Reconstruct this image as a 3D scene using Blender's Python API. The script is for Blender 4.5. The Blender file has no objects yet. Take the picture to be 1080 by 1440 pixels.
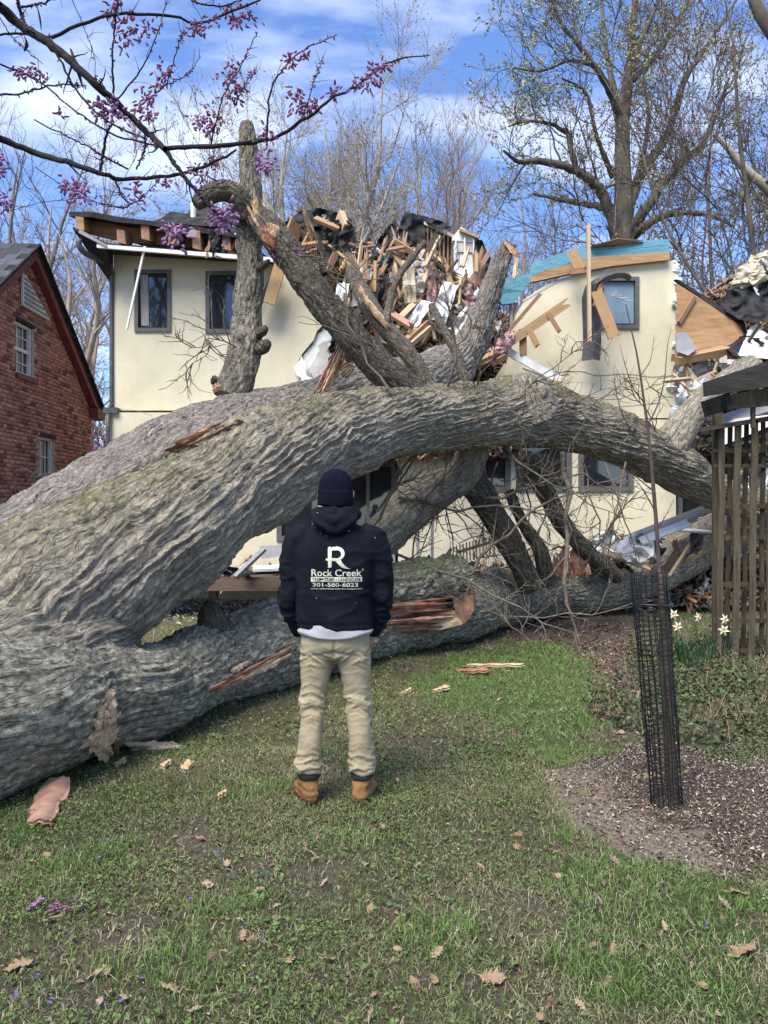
import bpy, bmesh, math, random
import numpy as np
from mathutils import Vector, Matrix, Quaternion
from mathutils.geometry import tessellate_polygon
from mathutils.bvhtree import BVHTree

SC = bpy.context.scene
COL = SC.collection
rad = math.radians
F, CH = 1082.0, 1.6          # focal length in photo pixels, camera height

# ---------------------------------------------------------------- camera
cd = bpy.data.cameras.new('camera')
cam = bpy.data.objects.new('camera', cd); COL.objects.link(cam)
cam.location = (0, 0, CH); cam.rotation_euler = (rad(90), 0, 0)
cd.sensor_fit = 'VERTICAL'; cd.sensor_height = 36; cd.lens = 36*F/1440
cd.clip_start = .05; cd.clip_end = 2000
SC.camera = cam

# ---------------------------------------------------------------- sky and sun
SUN_EL, SUN_AZ = 54, 208        # degrees; azimuth from +Y clockwise: behind the camera, to the left
world = bpy.data.worlds.new('World'); SC.world = world; world.use_nodes = True
nt = world.node_tree; nt.nodes.clear()
def wn(t, **k):
    n = nt.nodes.new(t)
    for a, v in k.items(): setattr(n, a, v)
    return n
sky = wn('ShaderNodeTexSky', sky_type='NISHITA', sun_disc=False)
sky.sun_elevation = rad(SUN_EL); sky.sun_rotation = rad(SUN_AZ); sky.air_density = 1.0; sky.dust_density = .4; sky.ozone_density = 2.2
tc = wn('ShaderNodeTexCoord'); sep = wn('ShaderNodeSeparateXYZ'); nt.links.new(tc.outputs['Generated'], sep.inputs[0])
ad = wn('ShaderNodeMath', operation='ADD'); nt.links.new(sep.outputs['Z'], ad.inputs[0]); ad.inputs[1].default_value = .22
ab = wn('ShaderNodeMath', operation='MAXIMUM'); nt.links.new(ad.outputs[0], ab.inputs[0]); ab.inputs[1].default_value = .08
dv = wn('ShaderNodeVectorMath', operation='DIVIDE'); cb = wn('ShaderNodeCombineXYZ')
for i in range(3): nt.links.new(ab.outputs[0], cb.inputs[i])
nt.links.new(tc.outputs['Generated'], dv.inputs[0]); nt.links.new(cb.outputs[0], dv.inputs[1])
mp = wn('ShaderNodeMapping'); nt.links.new(dv.outputs[0], mp.inputs[0]); mp.inputs['Location'].default_value = (.15, .55, 0)
mp.inputs['Rotation'].default_value = (0, 0, rad(25)); mp.inputs['Scale'].default_value = (1.0, 1.6, 0)
nz = wn('ShaderNodeTexNoise'); nt.links.new(mp.outputs[0], nz.inputs['Vector'])
nz.inputs['Scale'].default_value = 1.5; nz.inputs['Detail'].default_value = 7; nz.inputs['Roughness'].default_value = .55; nz.inputs['Distortion'].default_value = .35
rp = wn('ShaderNodeValToRGB'); nt.links.new(nz.outputs['Fac'], rp.inputs[0])
rp.color_ramp.elements[0].position = .485; rp.color_ramp.elements[1].position = .74
rp.color_ramp.elements[0].color = (0, 0, 0, 1); rp.color_ramp.elements[1].color = (.85, .85, .85, 1)
tint = wn('ShaderNodeMix', data_type='RGBA', blend_type='MULTIPLY'); tint.inputs[0].default_value = 1
nt.links.new(sky.outputs[0], tint.inputs[6]); tint.inputs[7].default_value = (.74, .86, 1.12, 1)
mx = wn('ShaderNodeMix', data_type='RGBA'); nt.links.new(rp.outputs[0], mx.inputs[0]); nt.links.new(tint.outputs[2], mx.inputs[6])
mx.inputs[7].default_value = (6.4, 6.7, 7.2, 1)
bg = wn('ShaderNodeBackground'); nt.links.new(mx.outputs[2], bg.inputs[0]); bg.inputs[1].default_value = .088
wo = wn('ShaderNodeOutputWorld'); nt.links.new(bg.outputs[0], wo.inputs[0])

sd = bpy.data.lights.new('sun', 'SUN'); sd.energy = 2.4; sd.angle = rad(34); sd.color = (1, .935, .82)
sun = bpy.data.objects.new('sun', sd); COL.objects.link(sun)
_s = Vector((math.sin(rad(SUN_AZ))*math.cos(rad(SUN_EL)), math.cos(rad(SUN_AZ))*math.cos(rad(SUN_EL)), math.sin(rad(SUN_EL))))
sun.rotation_euler = _s.to_track_quat('Z', 'Y').to_euler(); sun.location = _s*50

SC.view_settings.view_transform = 'Standard'; SC.view_settings.look = 'None'
SC.view_settings.exposure = 1.55; SC.view_settings.gamma = 1; SC.view_settings.use_curve_mapping = False
SC.render.engine = 'CYCLES'
SC.cycles.max_bounces = 6; SC.cycles.transparent_max_bounces = 8; SC.cycles.use_denoising = True

rng = np.random.default_rng(7); random.seed(7)
def P(px, py, D): return np.array([(px-540)/F*D, D, CH+(720-py)/F*D])
def G(px, py): return P(px, py, CH*F/(py-720))
def PP(lst, D=None):
    return np.array([P(*q) if len(q) >= 3 else P(q[0], q[1], D) for q in lst])

# ---------------------------------------------------------------- noise
_perm = np.random.default_rng(3).permutation(256); _perm = np.concatenate([_perm, _perm, _perm])
_grad = np.random.default_rng(4).normal(size=(256, 3)); _grad /= np.linalg.norm(_grad, axis=1)[:, None]
def pn(p):
    p = np.asarray(p, float); i = np.floor(p).astype(int); f = p-i; i &= 255
    u = f*f*f*(f*(f*6-15)+10); r = 0
    for dx in (0, 1):
        for dy in (0, 1):
            for dz in (0, 1):
                h = _perm[_perm[_perm[(i[:, 0]+dx) & 255]+((i[:, 1]+dy) & 255)]+((i[:, 2]+dz) & 255)]
                g = _grad[h & 255]
                w = (u[:, 0] if dx else 1-u[:, 0])*(u[:, 1] if dy else 1-u[:, 1])*(u[:, 2] if dz else 1-u[:, 2])
                r = r+w*(g[:, 0]*(f[:, 0]-dx)+g[:, 1]*(f[:, 1]-dy)+g[:, 2]*(f[:, 2]-dz))
    return r*1.5
def fbm(p, o=4):
    p = np.asarray(p, float); a, r = 1, 0
    for k in range(o): r = r+a*pn(p*2**k+k*7.3); a *= .5
    return r
def n2(x, y, s, seed=0., o=2): return fbm(np.stack([np.asarray(x)*s+seed*3.1, np.asarray(y)*s-seed*1.7, np.full(np.shape(x), seed+.37)], -1), o)

# ---------------------------------------------------------------- objects
def link(o): COL.objects.link(o); return o
def tag(o, label=None, cat=None, group=None, kind=None):
    if label: o['label'] = label
    if cat: o['category'] = cat
    if group: o['group'] = group
    if kind: o['kind'] = kind
    return o
def thing(name, label, cat, loc=(0, 0, 0), group=None, kind=None):
    o = link(bpy.data.objects.new(name, None)); o.location = tuple(map(float, loc)); o.empty_display_size = .1
    return tag(o, label, cat, group, kind)
def wloc(o):
    v = Vector(o.location)
    while o.parent: o = o.parent; v += o.location
    return np.array(v)
def mesh(name, V, Fc, mat=None, smooth=False, cols=None, attrs=None):
    me = bpy.data.meshes.new(name); V = np.asarray(V, np.float32)
    if isinstance(Fc, np.ndarray):
        n, k = Fc.shape
        me.vertices.add(len(V)); me.vertices.foreach_set('co', V.ravel())
        me.loops.add(n*k); me.loops.foreach_set('vertex_index', Fc.astype(np.int32).ravel())
        me.polygons.add(n); me.polygons.foreach_set('loop_start', np.arange(0, n*k, k, dtype=np.int32))
        me.update(calc_edges=True)
    else:
        me.from_pydata(V.tolist(), [], [tuple(int(i) for i in f) for f in Fc])
    if smooth: me.polygons.foreach_set('use_smooth', np.ones(len(me.polygons), bool))
    if cols is not None:
        a = me.attributes.new('Col', 'FLOAT_COLOR', 'POINT'); c = np.ones((len(V), 4), np.float32); c[:, :3] = cols
        a.data.foreach_set('color', c.ravel())
    for k, v in (attrs or {}).items():
        if np.ndim(v) == 2: me.attributes.new(k, 'FLOAT_VECTOR', 'POINT').data.foreach_set('vector', np.asarray(v, np.float32).ravel()); continue
        a = me.attributes.new(k, 'FLOAT', 'POINT'); a.data.foreach_set('value', np.asarray(v, np.float32))
    if mat: me.materials.append(mat)
    return me
def obj(name, V, Fc, mat, parent=None, smooth=False, cols=None, attrs=None, loc=None, kind=None, label=None, cat=None, group=None):
    """one mesh object from world-space vertices; a part keeps its parent's origin, a thing gets its own base"""
    V = np.asarray(V, float)
    if parent is not None: off = wloc(parent)
    elif loc is not None: off = np.asarray(loc, float)
    elif kind == 'structure': off = np.zeros(3)
    else: off = np.array([V[:, 0].mean(), V[:, 1].mean(), V[:, 2].min()])
    o = link(bpy.data.objects.new(name, mesh(name, V-off, Fc, mat, smooth, cols, attrs)))
    if parent is not None: o.parent = parent
    else: o.location = tuple(off)
    return tag(o, label, cat, group, kind)
def inst(name, me, M, parent=None, label=None, cat=None, group=None, kind=None):
    o = link(bpy.data.objects.new(name, me)); M = Matrix(M) if not isinstance(M, Matrix) else M
    if parent is not None:
        o.parent = parent; M = Matrix.Translation(-Vector(wloc(parent))) @ M
    o.matrix_basis = M
    return tag(o, label, cat, group, kind)
class Geo:
    def __init__(s): s.V = []; s.F = []; s.C = []; s.n = 0
    def add(s, V, Fc, col=None):
        V = np.asarray(V, float); s.V.append(V); s.F += [tuple(int(i)+s.n for i in f) for f in Fc]; s.n += len(V)
        s.C.append(np.tile(np.asarray(col if col is not None else (1, 1, 1), float), (len(V), 1)))
        return s
    def box(s, lo, hi, col=None):
        (a, b, c), (d, e, f) = lo, hi
        return s.add([(a, b, c), (d, b, c), (d, e, c), (a, e, c), (a, b, f), (d, b, f), (d, e, f), (a, e, f)], BOXF, col)
    def obj(s, name, mat, parent=None, cols=False, **k):
        return obj(name, np.concatenate(s.V), s.F, mat, parent, cols=np.concatenate(s.C) if cols else None, **k)
BOXF = [(0, 3, 2, 1), (4, 5, 6, 7), (0, 1, 5, 4), (1, 2, 6, 5), (2, 3, 7, 6), (3, 0, 4, 7)]
def extrude(loops3, d):
    """outer loop + hole loops of 3-D points, pushed along d: a solid slab"""
    pts = [Vector(p) for l in loops3 for p in l]
    tri = tessellate_polygon([[Vector(p) for p in l] for l in loops3]); n = len(pts); d = Vector(d)
    V = [tuple(p) for p in pts]+[tuple(p+d) for p in pts]; Fc = [tuple(t) for t in tri]+[tuple(n+i for i in reversed(t)) for t in tri]
    o = 0
    for l in loops3:
        m = len(l)
        for i in range(m): a, b = o+i, o+(i+1) % m; Fc.append((a, b, b+n, a+n))
        o += m
    me = bmesh.new(); vs = [me.verts.new(v) for v in V]
    for f in Fc:
        try: me.faces.new([vs[i] for i in f])
        except ValueError: pass
    bmesh.ops.recalc_face_normals(me, faces=me.faces)
    me.verts.index_update(); R = [tuple(v.index for v in f.verts) for f in me.faces]; me.free()
    return np.array(V), R
def slab(pts, holes, D, th):
    return extrude([[P(x, y, D) for x, y in l] for l in [pts]+holes], (0, th, 0))
def rect(x0, y0, x1, y1): return [(x0, y0), (x1, y0), (x1, y1), (x0, y1)]
def jag(pts, step, amp, r=None):
    """roughen a px polyline/polygon edge"""
    r = r or random.Random(5); out = []
    n = len(pts)
    for i in range(n):
        a, b = np.array(pts[i], float), np.array(pts[(i+1) % n], float); L = np.linalg.norm(b-a); k = max(1, int(L/step))
        for j in range(k):
            q = a+(b-a)*j/k
            if j: nrm = np.array([-(b-a)[1], (b-a)[0]])/L; q = q+nrm*r.uniform(-amp, amp)
            out.append((q[0], q[1]))
    return out

# ---------------------------------------------------------------- tubes
def catmull(pts, ds):
    pts = np.asarray(pts, float); n = len(pts)
    ext = np.vstack([2*pts[0]-pts[1], pts, 2*pts[-1]-pts[-2]]); out = []
    for i in range(n-1):
        p0, p1, p2, p3 = ext[i:i+4]; L = np.linalg.norm((p2-p1)[:3]); k = max(1, int(round(L/ds)))
        t = (np.arange(k)/k)[:, None]
        out.append(.5*(2*p1+(p2-p0)*t+(2*p0-5*p1+4*p2-p3)*t**2+(3*p1-p0-3*p2+p3)*t**3))
    out.append(pts[-1:]); return np.vstack(out)
def frames(C):
    T = np.gradient(C, axis=0); T /= np.linalg.norm(T, axis=1)[:, None]
    U = np.zeros_like(T); up = np.array([0, 0, 1.]) if abs(T[0, 2]) < .9 else np.array([1., 0, 0])
    u = np.cross(up, T[0]); u /= np.linalg.norm(u)
    for i in range(len(T)):
        u = u-T[i]*u.dot(T[i]); u /= np.linalg.norm(u); U[i] = u
    return T, U, np.cross(T, U)
def grid_faces(m, n, wrap=True):
    i = np.arange(m-1)[:, None]*n; j = np.arange(n if wrap else n-1)[None]; j2 = (j+1) % n
    return np.stack([i+j, i+j2, i+n+j2, i+n+j], -1).reshape(-1, 4)
def tube(pts, radii, sides=8, ds=.05, cap=True, flat=1.):
    q = catmull(np.column_stack([pts, radii]), ds); C, R = q[:, :3], q[:, 3]
    T, U, W = frames(C); th = np.arange(sides)/sides*2*math.pi
    V = (C[:, None]+R[:, None, None]*(np.cos(th)[None, :, None]*U[:, None]+flat*np.sin(th)[None, :, None]*W[:, None])).reshape(-1, 3)
    Fc = grid_faces(len(C), sides).tolist()
    if cap: Fc.append(list(range(sides))[::-1]); Fc.append([len(V)-sides+i for i in range(sides)])
    return V, Fc
def tubes(paths, radii, sides=3):
    """batch of equal-length paths (N,K,3) -> one big quad mesh"""
    N, K, _ = paths.shape; T = np.gradient(paths, axis=1); T /= np.linalg.norm(T, axis=2, keepdims=True)+1e-9
    ref = np.where(np.abs(T[:, :1, 2:3]) < .8, np.array([0, 0, 1.]), np.array([1., 0, 0]))
    U = np.cross(np.broadcast_to(ref, T.shape), T); U /= np.linalg.norm(U, axis=2, keepdims=True)+1e-9; W = np.cross(T, U)
    th = np.arange(sides)/sides*2*math.pi
    V = paths[:, :, None]+radii[:, :, None, None]*(np.cos(th)[:, None]*U[:, :, None]+np.sin(th)[:, None]*W[:, :, None])
    f = grid_faces(K, sides); Fc = (np.arange(N)[:, None, None]*K*sides+f[None]).reshape(-1, 4)
    return V.reshape(-1, 3), Fc
def join(parts):
    V, Fc, o = [], [], 0
    for v, f in parts: V.append(v); Fc.append(np.asarray(f)+o); o += len(v)
    return np.concatenate(V), np.concatenate(Fc)
def sprout(paths, radii, n, t0, t1, ang, length, K, up=.1, wig=.15, rr=.55, rmin=.004, r=rng, tip=.25, shrink=.5):
    """children along every path"""
    N, K0, _ = paths.shape; t = r.uniform(t0, t1, (N, n)); x = t*(K0-1); i = np.minimum(x.astype(int), K0-2); f = (x-i)[..., None]
    ii = np.arange(N)[:, None]; a, b = paths[ii, i], paths[ii, i+1]; pos = (a+(b-a)*f).reshape(-1, 3)
    T = (b-a).reshape(-1, 3); T /= np.linalg.norm(T, axis=1, keepdims=True)+1e-9
    R = (radii[ii, i]*(1-f[..., 0])+radii[ii, i+1]*f[..., 0]).reshape(-1)
    M = len(pos); q = r.normal(size=(M, 3)); q -= T*(q*T).sum(1, keepdims=True); q /= np.linalg.norm(q, axis=1, keepdims=True)+1e-9
    an = np.radians(r.normal(ang, 12, M))[:, None]; d = T*np.cos(an)+q*np.sin(an); d[:, 2] += up; d /= np.linalg.norm(d, axis=1, keepdims=True)
    L = length*r.uniform(.55, 1.15, M)*(1-shrink*t.reshape(-1))
    P_ = np.zeros((M, K, 3)); P_[:, 0] = pos
    for k in range(1, K):
        d = d+r.normal(size=(M, 3))*wig; d[:, 2] += up*.5; d /= np.linalg.norm(d, axis=1, keepdims=True); P_[:, k] = P_[:, k-1]+d*(L/(K-1))[:, None]
    r0 = np.maximum(R*rr*r.uniform(.7, 1.1, M), rmin); RR = r0[:, None]*np.linspace(1, tip, K)[None]
    return P_, np.maximum(RR, rmin*.45)
def paths_from(lst, K):
    """px polylines [(px,py,D,r_m)...] -> (N,K,3),(N,K)"""
    A, R = [], []
    for l in lst:
        q = np.array([np.append(P(a, b, d), r) for a, b, d, r in l]); c = catmull(q, .02 if len(l) < 99 else .1)
        s = np.concatenate([[0], np.cumsum(np.linalg.norm(np.diff(c[:, :3], axis=0), axis=1))]); t = np.linspace(0, s[-1], K)
        A.append(np.stack([np.interp(t, s, c[:, k]) for k in range(3)], -1)); R.append(np.interp(t, s, c[:, 3]))
    return np.array(A), np.array(R)
# ---------------------------------------------------------------- materials
def node(nt, t, **k):
    n = nt.nodes.new(t)
    for a, v in k.items(): setattr(n, a, v)
    return n
def pmat(name, c1, c2=None, scale=12, rough=.85, bump=.25, bscale=None, attr=False, stretch=(1, 1, 1), spec=.25, detail=5, c3=None, moss=None, metal=0, lo=.35, hi=.68, dist=.02, trans=0, bark_s=30, streak=0):
    m = bpy.data.materials.new(name); m.use_nodes = True; nt = m.node_tree; b = nt.nodes['Principled BSDF']; L = nt.links.new
    b.inputs['Roughness'].default_value = rough; b.inputs['Specular IOR Level'].default_value = spec; b.inputs['Metallic'].default_value = metal
    tc = node(nt, 'ShaderNodeTexCoord'); mp = node(nt, 'ShaderNodeMapping'); L(tc.outputs['Object'], mp.inputs[0]); mp.inputs['Scale'].default_value = stretch
    nz = node(nt, 'ShaderNodeTexNoise'); L(mp.outputs[0], nz.inputs['Vector']); nz.inputs['Scale'].default_value = scale; nz.inputs['Detail'].default_value = detail; nz.inputs['Roughness'].default_value = .62
    rp = node(nt, 'ShaderNodeValToRGB'); L(nz.outputs['Fac'], rp.inputs[0]); e = rp.color_ramp.elements
    c2 = c2 or tuple(x*.7 for x in c1)
    e[0].position = lo; e[1].position = hi; e[0].color = (*c2, 1); e[1].color = (*c1, 1)
    if c3: q = e.new((lo+hi)/2); q.color = (*c3, 1)
    col = rp.outputs[0]
    if attr:
        at = node(nt, 'ShaderNodeAttribute', attribute_name='Col'); mx = node(nt, 'ShaderNodeMix', data_type='RGBA', blend_type='MULTIPLY')
        mx.inputs[0].default_value = 1; L(at.outputs['Color'], mx.inputs[6]); L(col, mx.inputs[7]); col = mx.outputs[2]
    if moss:
        at = node(nt, 'ShaderNodeAttribute', attribute_name='moss'); n3 = node(nt, 'ShaderNodeTexNoise'); L(tc.outputs['Object'], n3.inputs['Vector']); n3.inputs['Scale'].default_value = 26; n3.inputs['Detail'].default_value = 6
        mu = node(nt, 'ShaderNodeMath', operation='ADD'); L(at.outputs['Fac'], mu.inputs[0]); L(n3.outputs['Fac'], mu.inputs[1])
        r2 = node(nt, 'ShaderNodeMapRange'); L(mu.outputs[0], r2.inputs[0]); r2.inputs[1].default_value = .80; r2.inputs[2].default_value = 1.35; r2.inputs[4].default_value = .8
        mx = node(nt, 'ShaderNodeMix', data_type='RGBA'); L(r2.outputs[0], mx.inputs[0]); L(col, mx.inputs[6]); mx.inputs[7].default_value = (*moss, 1); col = mx.outputs[2]
    if streak:
        m2 = node(nt, 'ShaderNodeMapping'); L(tc.outputs['Object'], m2.inputs[0]); m2.inputs['Scale'].default_value = (1.2, 1.2, .9)
        n6 = node(nt, 'ShaderNodeTexNoise'); L(m2.outputs[0], n6.inputs['Vector']); n6.inputs['Scale'].default_value = 1.6; n6.inputs['Detail'].default_value = 9; n6.inputs['Roughness'].default_value = .7
        r6_ = node(nt, 'ShaderNodeMapRange'); L(n6.outputs['Fac'], r6_.inputs[0]); r6_.inputs[1].default_value = .35; r6_.inputs[2].default_value = .6; r6_.inputs[3].default_value = streak; r6_.inputs[4].default_value = 1.02
        mx = node(nt, 'ShaderNodeMix', data_type='RGBA', blend_type='MULTIPLY'); mx.inputs[0].default_value = 1; L(col, mx.inputs[6]); L(r6_.outputs[0], mx.inputs[7]); col = mx.outputs[2]
    L(col, b.inputs['Base Color'])
    if bump:
        nb = node(nt, 'ShaderNodeTexNoise'); L(mp.outputs[0], nb.inputs['Vector']); nb.inputs['Scale'].default_value = bscale or scale*3; nb.inputs['Detail'].default_value = 6; nb.inputs['Roughness'].default_value = .7
        bp = node(nt, 'ShaderNodeBump'); bp.inputs['Strength'].default_value = bump; bp.inputs['Distance'].default_value = dist
        L(nb.outputs['Fac'], bp.inputs['Height']); L(bp.outputs[0], b.inputs['Normal'])
    if trans: b.inputs['Transmission Weight'].default_value = trans
    if moss:
        bc = node(nt, 'ShaderNodeAttribute', attribute_name='barkco'); m1 = node(nt, 'ShaderNodeMapping'); L(bc.outputs['Vector'], m1.inputs[0]); m1.inputs['Scale'].default_value = (1, 1, .26)
        vz = node(nt, 'ShaderNodeTexNoise'); L(m1.outputs[0], vz.inputs['Vector']); vz.inputs['Scale'].default_value = bark_s; vz.inputs['Detail'].default_value = 7; vz.inputs['Roughness'].default_value = .72; vz.inputs['Distortion'].default_value = .5
        b2 = node(nt, 'ShaderNodeBump'); b2.inputs['Strength'].default_value = 1; b2.inputs['Distance'].default_value = .035; L(vz.outputs['Fac'], b2.inputs['Height']); L(bp.outputs[0], b2.inputs['Normal']); L(b2.outputs[0], b.inputs['Normal'])
        r3 = node(nt, 'ShaderNodeMapRange'); L(vz.outputs['Fac'], r3.inputs[0]); r3.inputs[1].default_value = .38; r3.inputs[2].default_value = .64; r3.inputs[3].default_value = .5; r3.inputs[4].default_value = 1.25
        vo = node(nt, 'ShaderNodeTexVoronoi', feature='DISTANCE_TO_EDGE'); dd = node(nt, 'ShaderNodeVectorMath', operation='ADD'); ns = node(nt, 'ShaderNodeVectorMath', operation='SCALE'); n4 = node(nt, 'ShaderNodeTexNoise'); L(m1.outputs[0], n4.inputs['Vector']); n4.inputs['Scale'].default_value = bark_s; n4.inputs['Detail'].default_value = 4
        L(n4.outputs['Color'], ns.inputs[0]); ns.inputs[3].default_value = .05; L(m1.outputs[0], dd.inputs[0]); L(ns.outputs[0], dd.inputs[1]); L(dd.outputs[0], vo.inputs['Vector']); vo.inputs['Scale'].default_value = bark_s*.75
        rv = node(nt, 'ShaderNodeMapRange'); L(vo.outputs['Distance'], rv.inputs[0]); rv.inputs[1].default_value = .0; rv.inputs[2].default_value = .16
        b3 = node(nt, 'ShaderNodeBump'); b3.inputs['Strength'].default_value = .8; b3.inputs['Distance'].default_value = .022; L(rv.outputs[0], b3.inputs['Height']); L(b2.outputs[0], b3.inputs['Normal']); L(b3.outputs[0], b.inputs['Normal'])
        n5 = node(nt, 'ShaderNodeTexNoise'); L(bc.outputs['Vector'], n5.inputs['Vector']); n5.inputs['Scale'].default_value = 48; n5.inputs['Detail'].default_value = 3
        r5_ = node(nt, 'ShaderNodeMapRange'); L(n5.outputs['Fac'], r5_.inputs[0]); r5_.inputs[1].default_value = .60; r5_.inputs[2].default_value = .70; r5_.inputs[4].default_value = .65
        lc = node(nt, 'ShaderNodeMix', data_type='RGBA'); L(r5_.outputs[0], lc.inputs[0]); L(col, lc.inputs[6]); lc.inputs[7].default_value = (.56, .54, .46, 1); col = lc.outputs[2]
        hs = node(nt, 'ShaderNodeMix', data_type='RGBA', blend_type='MULTIPLY'); hs.inputs[0].default_value = 1; L(col, hs.inputs[6]); L(r3.outputs[0], hs.inputs[7]); L(hs.outputs[2], b.inputs['Base Color'])
    m.diffuse_color = (*c1, 1)
    return m
BARK = pmat('bark', (.53, .47, .375), (.28, .24, .185), 30, .93, .8, 60, moss=(.19, .175, .07), c3=(.42, .37, .29), dist=.012, lo=.3, hi=.72)
BARK2 = pmat('lichen_bark', (.58, .54, .415), (.25, .215, .155), 22, .93, .8, 50, moss=(.17, .20, .06), c3=(.35, .33, .255), lo=.36, hi=.64, dist=.012)
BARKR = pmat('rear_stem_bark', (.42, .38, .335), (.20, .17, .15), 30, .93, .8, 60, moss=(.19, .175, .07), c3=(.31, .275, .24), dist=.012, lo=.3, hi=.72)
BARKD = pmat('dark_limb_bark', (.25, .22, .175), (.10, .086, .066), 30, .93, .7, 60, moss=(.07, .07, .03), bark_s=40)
BARKT = pmat('pole_bark', (.44, .40, .325), (.19, .165, .13), 22, .93, .8, 45, stretch=(1, 1, .25), moss=(.10, .105, .04), dist=.015, bark_s=36)
TWIG = pmat('twig_bark', (.20, .17, .13), (.085, .07, .055), 8, .9, 0)
TWIGR = pmat('redbud_bark', (.036, .030, .031), (.016, .013, .014), 30, .85, .4, 90)
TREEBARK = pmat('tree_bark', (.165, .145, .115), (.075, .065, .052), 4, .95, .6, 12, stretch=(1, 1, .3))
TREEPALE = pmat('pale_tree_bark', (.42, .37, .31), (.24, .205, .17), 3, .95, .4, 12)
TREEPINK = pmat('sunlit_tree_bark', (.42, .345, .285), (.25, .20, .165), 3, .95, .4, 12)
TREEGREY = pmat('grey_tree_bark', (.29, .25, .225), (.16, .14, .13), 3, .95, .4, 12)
FRESH = pmat('fresh_wood', (.72, .56, .37), (.52, .36, .21), 5, .8, .5, 40, stretch=(.7, 7, 7))
REDWOOD = pmat('red_heartwood', (.42, .235, .145), (.22, .10, .062), 9, .8, .5, 40, c3=(.33, .165, .10))
PINKBARK = pmat('inner_bark', (.54, .33, .235), (.36, .185, .13), 14, .75, .4, 50)
LUMBER = pmat('lumber', (.45, .30, .165), (.31, .19, .095), 3, .75, .35, 24, stretch=(.8, 7, 7))
LUMBERP = pmat('pale_lumber', (.58, .45, .30), (.44, .31, .19), 3, .75, .35, 24, stretch=(.8, 7, 7))
LUMBERR = pmat('reddish_lumber', (.34, .21, .135), (.21, .12, .075), 3, .75, .35, 24, stretch=(.8, 7, 7))
LUMBERD = pmat('weathered_lumber', (.16, .125, .09), (.07, .052, .04), 3, .85, .5, 24, stretch=(.8, 7, 7))
PLY = pmat('plywood', (.37, .225, .115), (.25, .14, .065), 2.5, .7, .25, 30, stretch=(1, 1, 5))
ROOFBLK = pmat('roofing_felt', (.055, .055, .058), (.022, .022, .024), 6, .95, .7, 14, spec=.06)
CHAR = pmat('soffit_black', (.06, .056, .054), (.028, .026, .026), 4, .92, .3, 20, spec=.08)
STUCCO = pmat('yellow_stucco', (.655, .605, .455), (.57, .52, .38), 1.3, .95, .35, 90, detail=8, dist=.006, lo=.3, hi=.7, c3=(.625, .575, .425), streak=.90)
STUCCO2 = pmat('lower_stucco', (.665, .615, .46), (.59, .54, .40), 1.5, .95, .35, 90, detail=8, dist=.006, lo=.3, hi=.7, streak=.90)
WHITE = pmat('white_plaster', (.78, .78, .77), (.6, .6, .6), 5, .85, .4, 20)
WHITED = pmat('dirty_plaster', (.60, .58, .56), (.40, .38, .36), 5, .9, .4, 20)
FOAM = pmat('white_foam', (.82, .84, .84), (.66, .70, .72), 9, .9, .8, 26)
WRAP = pmat('blue_wrap', (.50, .68, .72), (.75, .8, .82), 4, .6, .4, 16)
PINK = pmat('pink_insulation', (.60, .40, .40), (.46, .29, .29), 8, 1, 1, 30)
CREAM = pmat('cream_insulation', (.62, .56, .44), (.42, .36, .26), 9, 1, 1, 30)
BLUE = pmat('blue_sheathing', (.15, .36, .45), (.09, .25, .33), 6, .7, .3, 30, stretch=(1, 1, 5))
FLASH = pmat('grey_flashing', (.095, .098, .105), (.05, .052, .057), 5, .5, .25, 12, spec=.5)
TRIMW = pmat('white_trim', (.74, .73, .71), (.58, .57, .55), 4, .6, .15, 20)
TRIMG = pmat('grey_trim', (.27, .27, .28), (.2, .2, .21), 4, .6, .15, 20)
FRAME = pmat('window_frame_grey', (.115, .112, .112), (.085, .083, .083), 6, .5, .1, 30, spec=.4)
DARK = pmat('painted_room_shade', (.02, .02, .022), (.01, .01, .012), 3, .9, 0)  # near-black colour stands in for the shade inside the house
CURT = pmat('curtain', (.42, .40, .36), (.27, .25, .23), 6, .9, .3, 10, stretch=(6, 6, .3))
GLASS = pmat('window_glass', (.022, .027, .032), (.012, .014, .018), 2, .03, .02, 3, spec=1.0, dist=.004)
GLASSB = pmat('milky_glass', (.22, .30, .36), (.14, .20, .26), 2.5, .12, .1, 5, spec=.8)
BRICK = pmat('red_brick', (1, 1, 1), (.72, .68, .68), 14, .92, .5, 60, attr=True)
MORTAR = pmat('mortar', (.48, .41, .38), (.38, .31, .285), 20, .95, .4, 80)
SHING = pmat('slate_shingle', (1, 1, 1), (.7, .7, .7), 9, .9, .4, 40, attr=True)
REDTRIM = pmat('dark_red_trim', (.20, .05, .05), (.14, .035, .035), 6, .6, .1, 30, spec=.4)
IRON = pmat('black_iron', (.02, .02, .02), (.012, .012, .012), 20, .5, .1, 50, spec=.4)
FENCEW = pmat('weathered_fence', (.15, .118, .078), (.058, .046, .032), 5, .92, .6, 22, stretch=(5, 5, .6), c3=(.10, .08, .052))
BEAMD = pmat('blackened_beam', (.055, .052, .046), (.024, .023, .021), 4, .9, .6, 22, stretch=(.8, 6, 6))
DECK = pmat('brown_deck', (.15, .105, .08), (.10, .07, .055), 4, .7, .3, 22, stretch=(.8, 6, 6))
NETB = pmat('black_mesh', (.012, .012, .013), (.008, .008, .009), 20, .45, 0, spec=.5)
GREEN = pmat('green_scrap', (.05, .16, .13), (.03, .09, .08), 4, .7, .3)
HAT = pmat('navy_knit', (.0085, .010, .024), (.004, .005, .011), 60, .95, .8, 220, stretch=(1, 1, .25), dist=.006, spec=.1)
HOODIE = pmat('navy_fleece', (.0125, .0135, .022), (.007, .0075, .013), 6, .95, .35, 160, dist=.004, spec=.12)
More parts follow.
